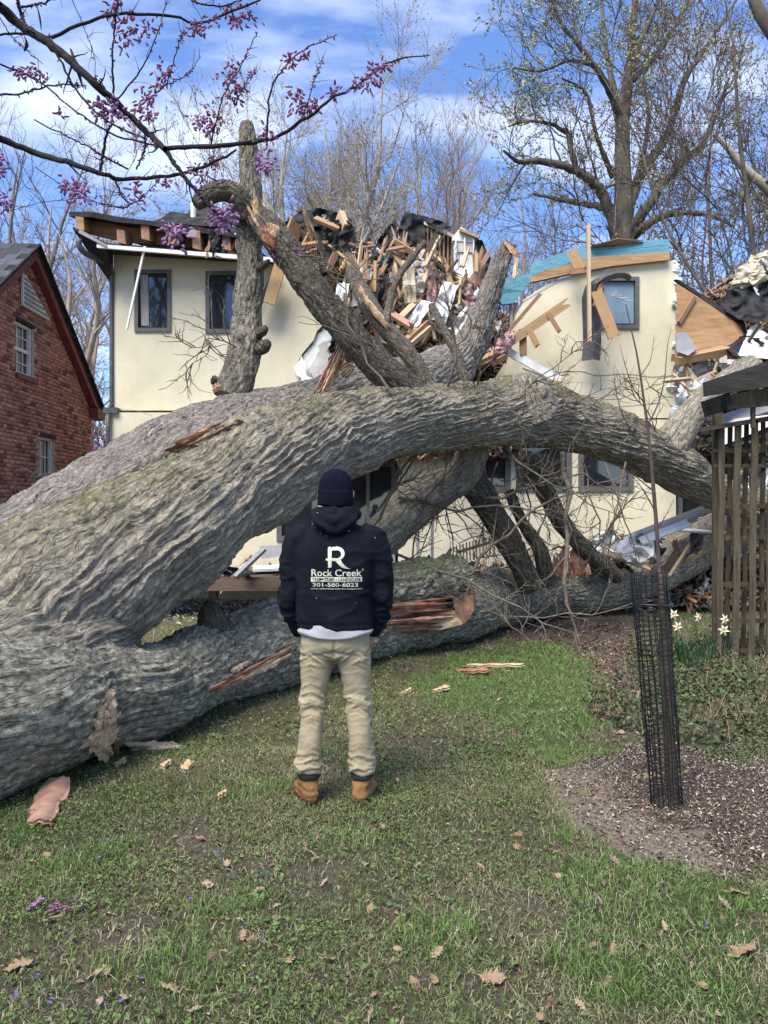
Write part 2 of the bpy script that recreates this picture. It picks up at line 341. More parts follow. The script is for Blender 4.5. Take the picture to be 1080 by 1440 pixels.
SHIRT = pmat('grey_jersey', (.40, .395, .40), (.32, .315, .32), 10, .95, .3, 120, dist=.004)
KHAKI = pmat('khaki_twill', (.45, .375, .245), (.365, .30, .19), 5, .92, .35, 140, dist=.003, spec=.15)
BOOT = pmat('tan_nubuck', (.36, .19, .075), (.22, .11, .045), 16, .85, .3, 90, spec=.2)
SOLE = pmat('boot_sole', (.13, .055, .03), (.07, .03, .02), 20, .8, .3, 60)
SKIN = pmat('skin', (.50, .29, .20), (.43, .24, .165), 12, .55, .1, 60)
HAIR = pmat('dark_hair', (.02, .015, .012), (.012, .01, .008), 60, .8, .5, 120)
PRINT = pmat('cream_print', (.74, .72, .60), (.68, .66, .55), 40, .8, .1, 120)
PRINTG = pmat('green_print', (.50, .70, .42), (.46, .66, .40), 40, .8, .1, 120)
GROUND = pmat('lawn_soil', (1, 1, 1), (.55, .52, .5), 30, .97, .9, 70, attr=True, dist=.03, detail=8, lo=.3, hi=.7)
GRASS = pmat('grass_blade', (1, 1, 1), (.75, .75, .75), 5, .75, 0, attr=True, spec=.15)
LEAFC = pmat('small_leaf', (1, 1, 1), (.8, .8, .8), 60, .8, 0, attr=True, spec=.2)
DLEAF = pmat('dead_leaf', (.43, .29, .185), (.29, .18, .11), 30, .85, .3, 70)
DLEAFP = pmat('pale_dead_leaf', (.50, .36, .235), (.36, .25, .16), 30, .85, .3, 70)
BUD = pmat('redbud_flower', (.33, .15, .25), (.16, .07, .10), 70, .75, 0, c3=(.27, .105, .20))
BUD2 = pmat('redbud_flower_open', (.43, .23, .42), (.27, .13, .26), 90, .7, 0)
VIOLET = pmat('violet_petal', (.21, .17, .44), (.14, .11, .30), 90, .7, 0)
DAFL = pmat('daffodil_leaf', (.06, .12, .045), (.03, .07, .03), 10, .55, .1, 30, spec=.4)
DAFP = pmat('daffodil_petal', (.82, .79, .58), (.74, .70, .48), 30, .7, 0)
DAFC = pmat('daffodil_cup', (.78, .58, .30), (.7, .48, .22), 30, .7, 0)
STEMG = pmat('sapling_bark', (.115, .09, .078), (.06, .047, .042), 20, .85, .3, 90, stretch=(1, 1, .3))
POD = pmat('seed_pod', (.085, .05, .035), (.05, .03, .022), 30, .8, .3)
TUFT = pmat('fine_branch', (.20, .165, .14), (.14, .115, .10), 2, .95, 0)
# name, w
# ---------------------------------------------------------------- ground
def inpoly(x, y, poly):
    r = np.zeros(np.shape(x), bool); n = len(poly)
    for i in range(n):
        (x0, y0), (x1, y1) = poly[i], poly[(i+1) % n]
        c = ((y0 > y) != (y1 > y)) & (x < (x1-x0)*(y-y0)/(y1-y0+1e-12)+x0); r ^= c
    return r
def gpoly(px): return [tuple(G(a, b)[:2]) for a, b in px]
MULCH = gpoly([(800, 1090), (845, 1055), (905, 1040), (960, 1040), (1080, 1080), (1180, 1100), (1180, 1240), (1060, 1235), (960, 1222), (890, 1185), (835, 1150)])
RIM = gpoly([(790, 1080), (830, 1070), (880, 1125), (970, 1175), (1030, 1215), (960, 1228), (880, 1192), (815, 1150)])
LITTER = gpoly([(700, 880), (800, 862), (900, 862), (905, 1000), (890, 1045), (845, 1045), (840, 960), (800, 905), (720, 905)])
IVY = gpoly([(870, 935), (905, 905), (1010, 900), (1200, 905), (1200, 1085), (1080, 1085), (960, 1045), (890, 1045), (835, 1000)])
LUSH = gpoly([(790, 1185), (860, 1190), (960, 1228), (1080, 1245), (1080, 1440), (850, 1440), (800, 1330), (770, 1250)])
LUSH2 = gpoly([(560, 960), (660, 920), (760, 900), (830, 920), (850, 1040), (780, 1075), (700, 1020), (600, 990)])
TUFTS = [G(645, 1300), G(190, 1340), G(520, 1180), G(250, 1345), G(100, 1220), G(820, 1350), G(60, 1160), G(360, 1120), G(330, 1290)]
BARE = [(G(640, 1270), .22), (G(130, 1335), .16), (G(700, 1200), .2), (G(560, 1060), .25), (G(200, 1290), .12), (G(730, 1380), .15), (G(580, 1370), .12), (G(860, 905), .5), (G(300, 1215), .2), (G(480, 1220), .16)]
PELLET = [(G(270, 850), .9), (G(370, 846), .8)]
def gz(x, y):
    return .022*n2(x, y, 1.1, 1)+.012*n2(x, y, 4.5, 2)
def regions(x, y):
    jx = x+.20*n2(x, y, 2.2, 3)+.10*n2(x, y, 9, 8); jy = y+.24*n2(x, y, 2.2, 4)+.10*n2(x, y, 9, 9); R = {}
    R['mulch'] = inpoly(jx, jy, MULCH)*1.; R['rim'] = inpoly(jx, jy, RIM)*1.; R['litter'] = inpoly(jx, jy, LITTER)*1.
    R['ivy'] = inpoly(jx, jy, IVY)*1.*(1-R['mulch']); R['lush'] = np.maximum(inpoly(jx, jy, LUSH), inpoly(jx, jy, LUSH2))*1.*(1-R['mulch'])
    t = np.zeros_like(jx)
    for g in TUFTS: t = np.maximum(t, np.exp(-((jx-g[0])**2+(jy-g[1])**2)/(2*.13**2)))
    R['tuft'] = t; b = np.zeros_like(jx)
    for g, s in BARE: b = np.maximum(b, np.exp(-((jx-g[0])**2+(jy-g[1])**2)/(2*s*s)))
    R['bare'] = np.clip(b*.65+np.clip(n2(x, y, 2.6, 5, 3)-.38, 0, 1)*1.2, 0, 1)
    return R
def axis(parts):
    out = [np.arange(a, b, s) for a, b, s in parts]; return np.concatenate(out+[[parts[-1][1]]])
gx = axis([(-400, -60, 34), (-60, -14, 4), (-14, -5, .3), (-5, 5, .045), (5, 14, .3), (14, 60, 4), (60, 400, 34)])
gy = axis([(-60, 0, 6), (0, 2, .4), (2, 7, .045), (7, 14, .12), (14, 40, 1.5), (40, 120, 10), (120, 1200, 90)])
X, Y = np.meshgrid(gx, gy); x, y = X.ravel(), Y.ravel(); R = regions(x, y)
soil = np.array([.19, .155, .11]); base = np.array([.125, .125, .062])
k = np.clip(.5+n2(x, y, 1.7, 6, 3), 0, 1)[:, None]; c = base*(1-k)+np.array([.17, .145, .092])*k
def mixc(c, m, col): m = np.clip(m, 0, 1)[:, None]; return c*(1-m)+np.array(col)*m
c = mixc(c, R['bare'], soil); c = mixc(c, R['lush']*.7, (.085, .125, .04)); c = mixc(c, R['ivy']*.8, (.085, .085, .048))
c = mixc(c, R['litter'], (.165, .128, .102)); c = mixc(c, R['mulch'], (.165, .12, .10)); c = mixc(c, R['rim'], (.38, .305, .225))
c = mixc(c, np.clip((y-13.6)/2, 0, 1), (.09, .085, .055))
ground = obj('ground', np.column_stack([x, y, gz(x, y)*(y < 30)*(np.abs(x) < 30)]), grid_faces(len(gy), len(gx), False), GROUND, smooth=True, cols=c, kind='structure')

# ---------------------------------------------------------------- grass, clover, straw, litter (uncountable)
def scatter(n, d0, d1, margin=1.5, xr=None):
    d = np.sqrt(rng.uniform(d0*d0, d1*d1, n)); w = .52*d+margin
    x = rng.uniform(-1, 1, n)*w; return x, d
def blades(name, x, y, h, w, lean, col, tris=3):
    n = len(x); z = gz(x, y)-.004; a = rng.uniform(0, 2*math.pi, n); la = rng.uniform(0, 2*math.pi, n)
    dx, dy = np.cos(a)*w/2, np.sin(a)*w/2; lx, ly = np.cos(la)*lean*h, np.sin(la)*lean*h
    b = np.stack([x, y, z], -1); s = np.stack([dx, dy, 0*x], -1)
    mid = b+np.stack([lx*.35, ly*.35, h*.62], -1); tip = b+np.stack([lx, ly, h*np.clip(1-.35*lean**2, .15, 1)], -1)
    if tris == 3:
        V = np.stack([b-s, b+s, mid+s*.8, mid-s*.8, tip], 1).reshape(-1, 3); f = np.array([[0, 1, 2], [0, 2, 3], [3, 2, 4]]); m = 5
    else:
        V = np.stack([b-s, b+s, tip], 1).reshape(-1, 3); f = np.array([[0, 1, 2]]); m = 3
    Fc = (np.arange(n)[:, None, None]*m+f[None]).reshape(-1, 3)
    return obj(name, V, Fc, GRASS, kind='stuff', cols=np.repeat(col, m, axis=0), loc=(0, 3, 0))
def pick(x, y, p): k = rng.random(len(x)) < p; return x[k], y[k]
def grass_set(name, n, d0, d1, hs, ws, tris):
    x, y = scatter(n, d0, d1); R = regions(x, y); patch = n2(x, y, 1.5, 11, 3)
    p = np.clip(.78+.8*patch, .12, 1)*(1-.86*R['bare'])*(1-.93*R['mulch'])*(1-.8*R['litter'])*(1-.75*R['ivy']); p = np.maximum(p, np.maximum(R['lush']*.80, R['tuft']))
    p *= (1-.5*R['rim'])
    k = rng.random(n) < p; x, y = x[k], y[k]; R = {q: v[k] for q, v in R.items()}; patch = patch[k]; m = len(x)
    h = hs*rng.uniform(.5, 1.25, m)*(1+.9*R['tuft']+.35*R['lush']); w = ws*rng.uniform(.7, 1.3, m); lean = rng.uniform(.15, 1.5, m)*(1-.3*R['tuft'])
    g = np.array([.215, .265, .10])[None]*rng.uniform(.55, 1.3, (m, 1)); g2 = np.array([.16, .27, .07])[None]*rng.uniform(.7, 1.3, (m, 1))
    q = np.clip(R['lush']*.85+R['tuft']+np.clip(n2(x, y, .9, 13), 0, .6), 0, 1)[:, None]; c = g*(1-q)+g2*q
    dry = rng.random(m) < np.clip(.38-.28*q[:, 0]+.3*n2(x, y, 1.8, 14), .05, .7)
    c[dry] = np.array([.50, .43, .28])*rng.uniform(.55, 1.15, (dry.sum(), 1)); lean[dry] += .6
    return blades(name, x, y, h, w, lean, c, tris)
grass_set('lawn_grass', 225000, 2.1, 5.2, .034, .0031, 3)
grass_set('lawn_grass', 150000, 5.0, 8.5, .040, .0055, 1)
grass_set('lawn_grass', 65000, 8.3, 13.4, .055, .011, 1)
def leaves(name, x, y, z, s, col, tilt=.6, mat=None, fold=.25, asp=.75):
    n = len(x); a = rng.uniform(0, 2*math.pi, n); t = rng.normal(0, tilt, n); r = rng.normal(0, tilt, n)
    X = np.stack([np.cos(a)*np.cos(t), np.sin(a)*np.cos(t), np.sin(t)], -1); Yv = np.stack([-np.sin(a)*np.cos(r), np.cos(a)*np.cos(r), np.sin(r)], -1); Z = np.cross(X, Yv)
    c = np.stack([x, y, z], -1); s = s[:, None]
    V = np.stack([c-X*s*.5, c-Yv*s*asp*.5+Z*s*fold, c+X*s*.5, c+Yv*s*asp*.5+Z*s*fold], 1).reshape(-1, 3)
    f = np.array([[0, 1, 2], [0, 2, 3]]); Fc = (np.arange(n)[:, None, None]*4+f[None]).reshape(-1, 3)
    return obj(name, V, Fc, mat or LEAFC, kind='stuff', cols=np.repeat(col, 4, axis=0), loc=(0, 3, 0))
def clover(n, d0, d1, size):
    x, y = scatter(n, d0, d1); R = regions(x, y); c = n2(x, y, 1.4, 21, 3)
    p = np.clip(.6+1.2*c, .1, 1)*(1-.75*R['bare'])*(1-.96*R['mulch'])*(1-.8*R['litter'])*(1-.55*R['lush']); k = rng.random(n) < p; x, y = x[k], y[k]; m = len(x)
    z = gz(x, y)+rng.uniform(.004, .035, m); col = np.array([.125, .18, .085])*rng.uniform(.5, 1.5, (m, 1)); col[:, 2] *= rng.uniform(.45, .95, m)
    leaves('ground_clover', x, y, z, size*rng.uniform(.5, 1.4, m), col, .45)
x, y = scatter(9000, 2.1, 6); R = regions(x, y); x, y = pick(x, y, np.clip(1.5*n2(x, y, 2.4, 61, 3)-.05, 0, .9)*(1-R['mulch'])*(1-.7*R['lush'])); m = len(x); leaves('broad_weeds', x, y, gz(x, y)+rng.uniform(.01, .04, m), rng.uniform(.016, .036, m), np.array([.115, .175, .06])*rng.uniform(.55, 1.4, (m, 1)), .4)
clover(98000, 2.1, 5.2, .0145); clover(30000, 5, 9.5, .026)
# ivy and weeds in the bed by the trellis
x, y = scatter(60000, 5, 9.6, 1.2); R = regions(x, y); k = (rng.random(len(x)) < R['ivy']*np.clip(.62+1.2*n2(x, y, 1.6, 31, 3), .04, 1)); x, y = x[k], y[k]; m = len(x)
col = np.array([.095, .13, .055])*rng.uniform(.45, 1.6, (m, 1)); q = rng.random(m) < .14; col[q] = np.array([.2, .13, .075])*rng.uniform(.6, 1.2, (q.sum(), 1))
leaves('ivy_ground_cover', x, y, gz(x, y)+rng.uniform(.0, .17, m)*np.clip(.7+n2(x, y, 2, 33), .15, 1.3), rng.uniform(.02, .055, m), col, .7)
# dry stems in that bed
x, y = scatter(26000, 5, 9, 1.2); R = regions(x, y); x, y = pick(x, y, R['ivy']*np.clip(.1+1.1*n2(x, y, 2.2, 35), 0, .8)); m = len(x)
blades('dry_stems', x, y, rng.uniform(.08, .26, m), rng.uniform(.003, .006, m), rng.uniform(.2, 1.6, m), np.array([.36, .285, .19])*rng.uniform(.5, 1.2, (m, 1)), 3)
# straw and crumbs of dead leaf and bark chips
def chips(name, n, d0, d1, wfun, size, pal, tilt=.3, lift=.012):
    x, y = scatter(n, d0, d1); R = regions(x, y); x, y = pick(x, y, wfun(R, x, y)); m = len(x); pal = np.array(pal)
    leaves(name, x, y, gz(x, y)+rng.uniform(.002, lift, m), size*rng.uniform(.35, 1.5, m), pal[rng.integers(0, len(pal), m)]*rng.uniform(.6, 1.2, (m, 1)), tilt, asp=.42)
chips('mulch_chips', 90000, 3.3, 6.8, lambda R, x, y: R['mulch']*(1-.1*R['rim']), .021, [(.22, .155, .12), (.12, .085, .07), (.28, .20, .155), (.45, .36, .28), (.62, .55, .44)])
chips('leaf_crumbs', 42000, 2.1, 9.5, lambda R, x, y: np.clip(.22+.4*n2(x, y, 2.3, 41)+.5*R['bare']+.7*R['litter'], .03, 1)*(1-.7*R['mulch']), .027, [(.34, .24, .16), (.24, .165, .12), (.45, .35, .25), (.20, .15, .125)], .35)
chips('litter_leaves', 15000, 6.0, 11, lambda R, x, y: R['litter']*.9, .05, [(.30, .18, .13), (.22, .145, .12), (.40, .29, .22), (.19, .13, .105)], .35, .03)
chips('white_flecks', 5200, 2.1, 11, lambda R, x, y: np.clip(.3+.25*R['lush'], 0, 1)*(1-.2*R['mulch']), .0085, [(.75, .75, .74), (.62, .60, .56)], .3, .04)
def pel(R, x, y):
    b = 0*x
    for g, s in PELLET: b = np.maximum(b, np.exp(-((x-g[0])**2/(2*(s*1.3)**2)+(y-g[1]-.2)**2/(2*(s*.8)**2))))
    return np.clip(b*1.6, 0, 1)
chips('foam_flecks', 42000, 9.5, 14, pel, .085, [(.80, .82, .82), (.70, .72, .72), (.6, .62, .62)], .3, .03)
x, y = scatter(26000, 2.1, 6.5); R = regions(x, y); x, y = pick(x, y, np.clip(.35+.9*n2(x, y, 1.6, 51, 3), .04, 1)*(1-.5*R['lush'])); m = len(x)
blades('straw', x, y, rng.uniform(.02, .052, m), rng.uniform(.0016, .003, m), rng.uniform(1.2, 1.7, m), np.array([.50, .43, .30])*rng.uniform(.5, 1.1, (m, 1)), 3)
# ---------------------------------------------------------------- the fallen tree
def bark_tube(ctrl, ds, na, amp, w, Ls, seed, lump=.03, twist=.25, moss_k=1., px=True, mossb=0., furrow=3.2, crest=False):
    q = np.array([np.append(P(a, b, d), r) for a, b, d, r in ctrl]) if px else np.asarray(ctrl, float)
    q = catmull(q, ds); C, Rr = q[:, :3], q[:, 3]; T, U, W = frames(C); n = len(C)
    s = np.concatenate([[0], np.cumsum(np.linalg.norm(np.diff(C, axis=0), axis=1))]); th = np.arange(na)/na*2*math.pi
    S, TH = np.meshgrid(s, th, indexing='ij'); RM = np.repeat(Rr[:, None], na, 1); rm = Rr.mean()
    D = np.cos(TH)[..., None]*U[:, None]+np.sin(TH)[..., None]*W[:, None]
    a = TH+twist*S; pc = np.stack([np.cos(a)*rm, np.sin(a)*rm, S], -1).reshape(-1, 3); o = seed*11.3
    wv = np.stack([pn(pc*2.6+o), pn(pc*2.6+o+9), pn(pc*2.6+o+17)], -1)*.035+np.stack([pn(pc*8+o), pn(pc*8+o+5), pn(pc*8+o+23)], -1)*.014
    pw = pc+wv
    f1 = pn(pw*np.array([1/w, 1/w, 1/Ls])+o); f2 = pn(pw*np.array([2.1/w, 2.1/w, 2.3/Ls])+o+31); f3 = pn(pw*np.array([4.6/w, 4.6/w, 7/Ls])+o+77)
    lump = min(lump, .075*rm); fl = pn(pc*1.7+o); fm = pn(pc*4.2+o+3)
    h = ((1-np.clip(np.abs(f1)*2.2, 0, 1))**1.5*.75 if crest else np.clip(np.abs(f1)*furrow, 0, 1)**.8*.62)+(1-np.clip(np.abs(f2)*2.4, 0, 1))*.34+f3*.30-.5
    disp = amp*h*np.clip(1+fm*.8, .35, 1.6)+lump*fl*2+lump*fm*.8
    disp = disp.reshape(n, na); V = C[:, None]+D*(RM+disp)[..., None]
    Fc = grid_faces(n, na)
    up = D[..., 2]; moss = np.clip((up-.1)*.55*moss_k+.22*pn(pc*1.3+o+50).reshape(n, na)+.16*pn(pc*5+o+60).reshape(n, na)+h.reshape(n, na)*.12+mossb, 0, 1)
    V = V.reshape(-1, 3); BCO = np.vstack([pw, pw[:1], pw[-1:]]); c0, c1 = len(V), len(V)+1; V = np.vstack([V, C[0], C[-1]]); j = np.arange(na); j2 = (j+1) % na; e = (n-1)*na
    caps = np.concatenate([np.stack([j2, j, np.full(na, c0), np.full(na, c0)], -1), np.stack([e+j, e+j2, np.full(na, c1), np.full(na, c1)], -1)])
    Fl = [tuple(r) for r in Fc.tolist()]+[tuple(r[:3]) for r in caps.tolist()]
    return V, Fl, (np.append(moss.ravel(), [0, 0]), BCO+o)
FT = thing('fallen_tree', 'huge toppled forked tree with furrowed grey bark lying across the lawn onto the house', 'fallen tree', (-1.8, 6.2, 0))
LG = []
def limb(name, ctrl, ds, na, amp, w, Ls, seed, mat=BARK, label=None, **k):
    V, Fc, m = bark_tube(ctrl, ds, na, amp, w, Ls, seed, **k); LG.append((V, Fc))
    o = obj(name, V, Fc, mat, FT, smooth=True, attrs={'moss': m[0], 'barkco': m[1]}, label=label); return o
limb('stem', [(-420, 1075, 4.5, .78), (-180, 985, 4.75, .70), (-40, 905, 5.05, .66), (100, 828, 5.5, .575), (240, 742, 6.0, .495), (380, 655, 6.8, .46), (500, 605, 7.7, .40), (620, 588, 8.6, .365), (690, 583, 9.1, .38), (735, 578, 9.45, .43), (775, 585, 9.75, .385), (830, 602, 10.1, .36), (900, 632, 10.6, .335), (955, 662, 11, .30), (1010, 690, 11.3, .24), (1075, 720, 11.6, .20), (1150, 740, 12, .14)],
     .0115, 340, .034, .056, .90, 1, mossb=.20, crest=True, twist=.3, label='thick furrowed main stem arching over the lawn')
limb('stem', [(-420, 1010, 5.4, .70), (-150, 900, 6.0, .66), (60, 786, 6.6, .56), (180, 700, 7.1, .50), (310, 630, 7.8, .50), (430, 590, 8.6, .42), (520, 562, 9.4, .42), (600, 538, 10.2, .38), (648, 502, 10.8, .27), (675, 455, 11.2, .19), (690, 410, 11.5, .15), (702, 370, 11.7, .12), (716, 345, 11.8, .07)],
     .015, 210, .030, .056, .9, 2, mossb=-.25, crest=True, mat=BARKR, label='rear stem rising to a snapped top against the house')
limb('stem', [(-300, 1050, 4.1, .60), (-120, 1022, 4.2, .52), (0, 1004, 4.5, .46), (100, 985, 4.95, .42), (190, 980, 5.35, .335), (245, 957, 5.85, .335), (300, 932, 6.4, .35), (430, 892, 7.4, .41), (540, 880, 8.6, .34), (640, 857, 9.5, .40), (740, 837, 11.3, .36), (850, 828, 12.0, .31), (940, 800, 12.3, .30), (1010, 768, 12.6, .25), (1080, 755, 12.9, .2)],
     .016, 210, .028, .055, .5, 3, crest=True, mat=BARK2, moss_k=.55, mossb=-.05, label='pale lichened lower stem lying on the grass')
# collar of bark where the stems part
limb('crotch', [(-420, 1050, 4.25, .70), (-200, 996, 4.5, .665), (-60, 961, 4.74, .585), (40, 928, 5.04, .495), (115, 902, 5.31, .375), (165, 894, 5.5, .22), (195, 892, 5.6, .09)], .014, 240, .032, .06, .7, 5, moss_k=.3, crest=True, mossb=-.08)
limb('knot', [(308, 905, 6.4, .20), (298, 876, 6.3, .13), (294, 858, 6.25, .075), (298, 843, 6.22, .04)], .02, 48, .03, .06, .2, 6, mat=BARKD)
limb('knot', [(745, 585, 9.3, .34), (738, 556, 9.2, .30), (733, 536, 9.15, .20), (731, 528, 9.15, .1)], .02, 64, .04, .07, .2, 7)
limb('branch', [(925, 655, 10.8, .30), (945, 620, 10.9, .24), (968, 588, 11.0, .20), (1000, 556, 11.1, .20), (1060, 515, 11.4, .16)], .025, 64, .03, .06, .3, 8)
# standing pole-like branch and its snapped companions
limb('branch', [(322, 560, 8.15, .19), (335, 530, 8.2, .185), (345, 480, 8.25, .165), (348, 430, 8.3, .152), (352, 380, 8.3, .142), (351, 330, 8.3, .13), (354, 290, 8.3, .12), (352, 250, 8.3, .10), (350, 210, 8.3, .085), (346, 172, 8.3, .045)],
     .018, 72, .03, .045, .28, 9, mat=BARKT, label='upright grey branch standing like a pole in front of the wall', moss_k=.5)
limb('branch', [(346, 305, 8.15, .13), (334, 278, 8.05, .115), (315, 268, 8.0, .11), (293, 274, 7.95, .10), (275, 288, 7.9, .06)], .018, 48, .02, .04, .2, 10, mat=BARKD)
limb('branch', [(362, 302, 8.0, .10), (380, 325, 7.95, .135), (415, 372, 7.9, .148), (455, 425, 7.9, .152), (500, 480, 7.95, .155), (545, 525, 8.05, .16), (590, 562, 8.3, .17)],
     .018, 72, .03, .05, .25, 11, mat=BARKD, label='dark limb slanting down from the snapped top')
limb('branch', [(440, 275, 14.6, .10), (470, 330, 13.9, .14), (496, 385, 13.0, .14), (530, 445, 11.5, .13), (575, 500, 9.8, .12), (600, 545, 9.3, .12)], .025, 40, .02, .04, .2, 12, mat=BARKD)
limb('branch', [(510, 428, 8.8, .06), (540, 462, 8.75, .075), (575, 503, 8.7, .08), (608, 550, 8.7, .09)], .02, 32, .015, .035, .2, 13, mat=BARKD)
limb('branch', [(597, 340, 11.6, .035), (578, 365, 11.4, .05), (560, 390, 11.2, .045), (548, 425, 11, .052), (540, 470, 10.6, .06)], .03, 20, .012, .03, .2, 14, mat=BARKD)
limb('branch', [(607, 430, 9.6, .04), (625, 465, 9.3, .05), (645, 505, 9.1, .055), (655, 545, 9.0, .06)], .03, 20, .012, .03, .2, 15, mat=BARKD)
limb('branch', [(672, 620, 9.5, .20), (650, 670, 9.45, .19), (618, 688, 9.4, .22), (580, 712, 9.3, .25), (545, 745, 9.2, .23), (505, 790, 9.0, .18)], .02, 64, .03, .06, .25, 16, mat=BARK, label='pale limb braced under the arching stem')
limb('branch', [(650, 665, 9.6, .16), (672, 690, 9.6, .17), (700, 735, 9.7, .16), (725, 780, 9.8, .155), (745, 825, 10, .15)], .02, 48, .025, .05, .25, 17, mat=BARKD)
limb('branch', [(742, 650, 10.2, .11), (768, 695, 10.2, .12), (790, 735, 10.3, .12), (825, 775, 10.5, .11), (870, 812, 10.8, .10)], .02, 40, .02, .045, .25, 18, mat=BARKD)
limb('branch', [(715, 690, 9.9, .06), (735, 735, 9.9, .08), (760, 775, 10, .10), (770, 820, 10.2, .11)], .02, 32, .02, .04, .25, 19, mat=BARKD)
limb('branch', [(1080, 700, 12.4, .2), (1000, 745, 12.3, .24), (930, 790, 12.2, .22), (880, 835, 12.0, .2)], .03, 40, .03, .06, .3, 20)
# stubs on the pole
for a, b, sc in ((372, 466, 1), (375, 487, 1.25), (300, 536, .9), (376, 372, .7)):
    V, Fc, m = bark_tube([(a-14 if a > 340 else a+10, b+6, 8.2, .05*sc), (a-4 if a > 340 else a+3, b, 8.15, .055*sc), (a+2, b-5, 8.1, .03*sc)], .012, 16, .02, .03, .06, a)
    obj('stub', V, Fc, BARKD, FT, smooth=True, attrs={'moss': m[0], 'barkco': m[1]})
# torn wood
_bv, _bf, _o = [], [], 0
for v, f in LG: _bv.append(v); _bf += [tuple(i+_o for i in q) for q in f]; _o += len(v)
BARKTREE = BVHTree.FromPolygons([Vector(v) for v in np.concatenate(_bv)], _bf)
def surf(px, py, lift=.022):
    d = Vector(((px-540)/F, 1, (720-py)/F)); h = BARKTREE.ray_cast(Vector((0, 0, CH)), d.normalized()); D = h[0].y if h[0] else CH*F/(py-720); return P(px, py, D-lift)
def shard(p0, p1, w, th, seed, bend=.0, n=12):
    """one tapering torn sliver between two points, with uneven section"""
    r = np.random.default_rng(seed); p0, p1 = np.array(p0, float), np.array(p1, float); d = p1-p0; L = np.linalg.norm(d); d /= L
    s = np.cross(d, [0, -1, .25]); s /= np.linalg.norm(s); u = np.cross(s, d)
    t = np.linspace(0, 1, n); W = w*(.25+.75*np.sin(np.pi*np.clip(t*.8+.12, 0, 1)))*r.uniform(.55, 1.3, n); W[-1] *= .12; W[0] *= .5
    o = np.cumsum(r.normal(0, .06, n))*w; V = []
    for i in range(n):
        c = p0+d*L*t[i]+u*bend*math.sin(t[i]*math.pi)+s*o[i]
        V += [c-s*W[i], c+s*W[i]*.2+u*th*r.uniform(.6, 1.3), c+s*W[i], c-u*th*.6]
    return np.array(V), grid_faces(n, 4).tolist()+[[3, 2, 1, 0], [4*n-4, 4*n-3, 4*n-2, 4*n-1]]
def shards(name, lst, mat, parent=FT, **k):
    out = []
    fine = []
    for i, (a, b, w, th) in enumerate(lst):
        q = random.Random(int(a[0]*7+b[1])+i); nk = max(1, min(5, int(w/.012)))
        for j in range(nk):
            o = (j-(nk-1)/2)/nk*w*2.0*F/(a[2] if len(a) == 3 else 5.5); dx, dy = b[0]-a[0], b[1]-a[1]; L = math.hypot(dx, dy)+1e-6; nx, ny = -dy/L*o*.8, dx/L*o*.8; u, v = q.uniform(-.12, .12), q.uniform(.72, 1.12)
            A = (a[0]+nx+dx*u, a[1]+ny+dy*u)+tuple(a[2:]); B = (a[0]+nx*.8+dx*v, a[1]+ny*.8+dy*v)+tuple(b[2:]); fine.append((A, B, w/nk*q.uniform(.7, 2.0), min(th, .03)))
    for i, (a, b, w, th) in enumerate(fine):
        V, Fc = shard(P(*a) if len(a) == 3 else surf(*a), P(*b) if len(b) == 3 else surf(*b), w, th, i*7+int(a[0]))
        out.append(obj(name, V, Fc, mat, parent, **k))
    return out
shards('torn_wood', [((352, 312, 8.1), (333, 258, 8.1), .05, .03), ((375, 325, 7.85), (352, 285, 7.9), .07, .05), ((392, 330, 7.78), (368, 318, 7.78), .08, .05), ((362, 318, 8.0), (360, 270, 8.05), .04, .04)], FRESH)
shards('torn_wood', [((372, 322, 7.9), (364, 282, 8.1), .05, .05), ((384, 348, 7.74), (366, 322, 7.8), .06, .04)], REDWOOD)
shards('torn_wood', [((545, 460, 8.65), (498, 402, 8.6), .036, .03), ((520, 432, 8.6), (503, 400, 8.65), .03, .03)], FRESH)
shards('torn_wood', [((447, 550, 8.25), (484, 476, 8.2), .045, .06), ((466, 540, 8.2), (486, 496, 8.2), .03, .05)], PINKBARK); shards('torn_wood', [((456, 548, 8.22), (480, 492, 8.15), .045, .06)], FRESH)
shards('torn_wood', [((480, 525, 8.4), (497, 510, 8.4), .10, .06), ((300, 548, 7.8), (312, 540, 7.8), .05, .03)], FRESH)
# split along the top of the main stem
shards('torn_wood', [((238, 634), (335, 590), .05, .03)], REDWOOD); shards('torn_wood', [((252, 624), (318, 600), .03, .035)], FRESH)
# crack at the foot of the crotch
cav = [((156, 968), (152, 990), .03, .03), ((158, 985), (140, 1012), .04, .03), ((162, 1002), (130, 1030), .05, .03), ((163, 1020), (122, 1046), .055, .03), ((160, 1034), (118, 1056), .06, .04), ((155, 1062), (128, 1040), .06, .03)]
shards('torn_wood', [(a, b, w, t+.03) for a, b, w, t in cav], FRESH)
shards('torn_wood', [((152, 990), (146, 1004), .035, .02), ((158, 1014), (138, 1022), .035, .02), ((166, 1058), (160, 1030), .018, .02)], REDWOOD)
shards('torn_wood', [((180, 1050), (256, 1047), .045, .02)], FRESH)
# long torn strip along the lower stem
shards('torn_wood', [((292, 974), (372, 934), .030, .02), ((340, 950), (430, 902), .036, .02)], REDWOOD)
shards('torn_wood', [((318, 966), (395, 930), .014, .03), ((350, 948), (428, 910), .018, .03), ((326, 944), (352, 930), .018, .02)], FRESH)
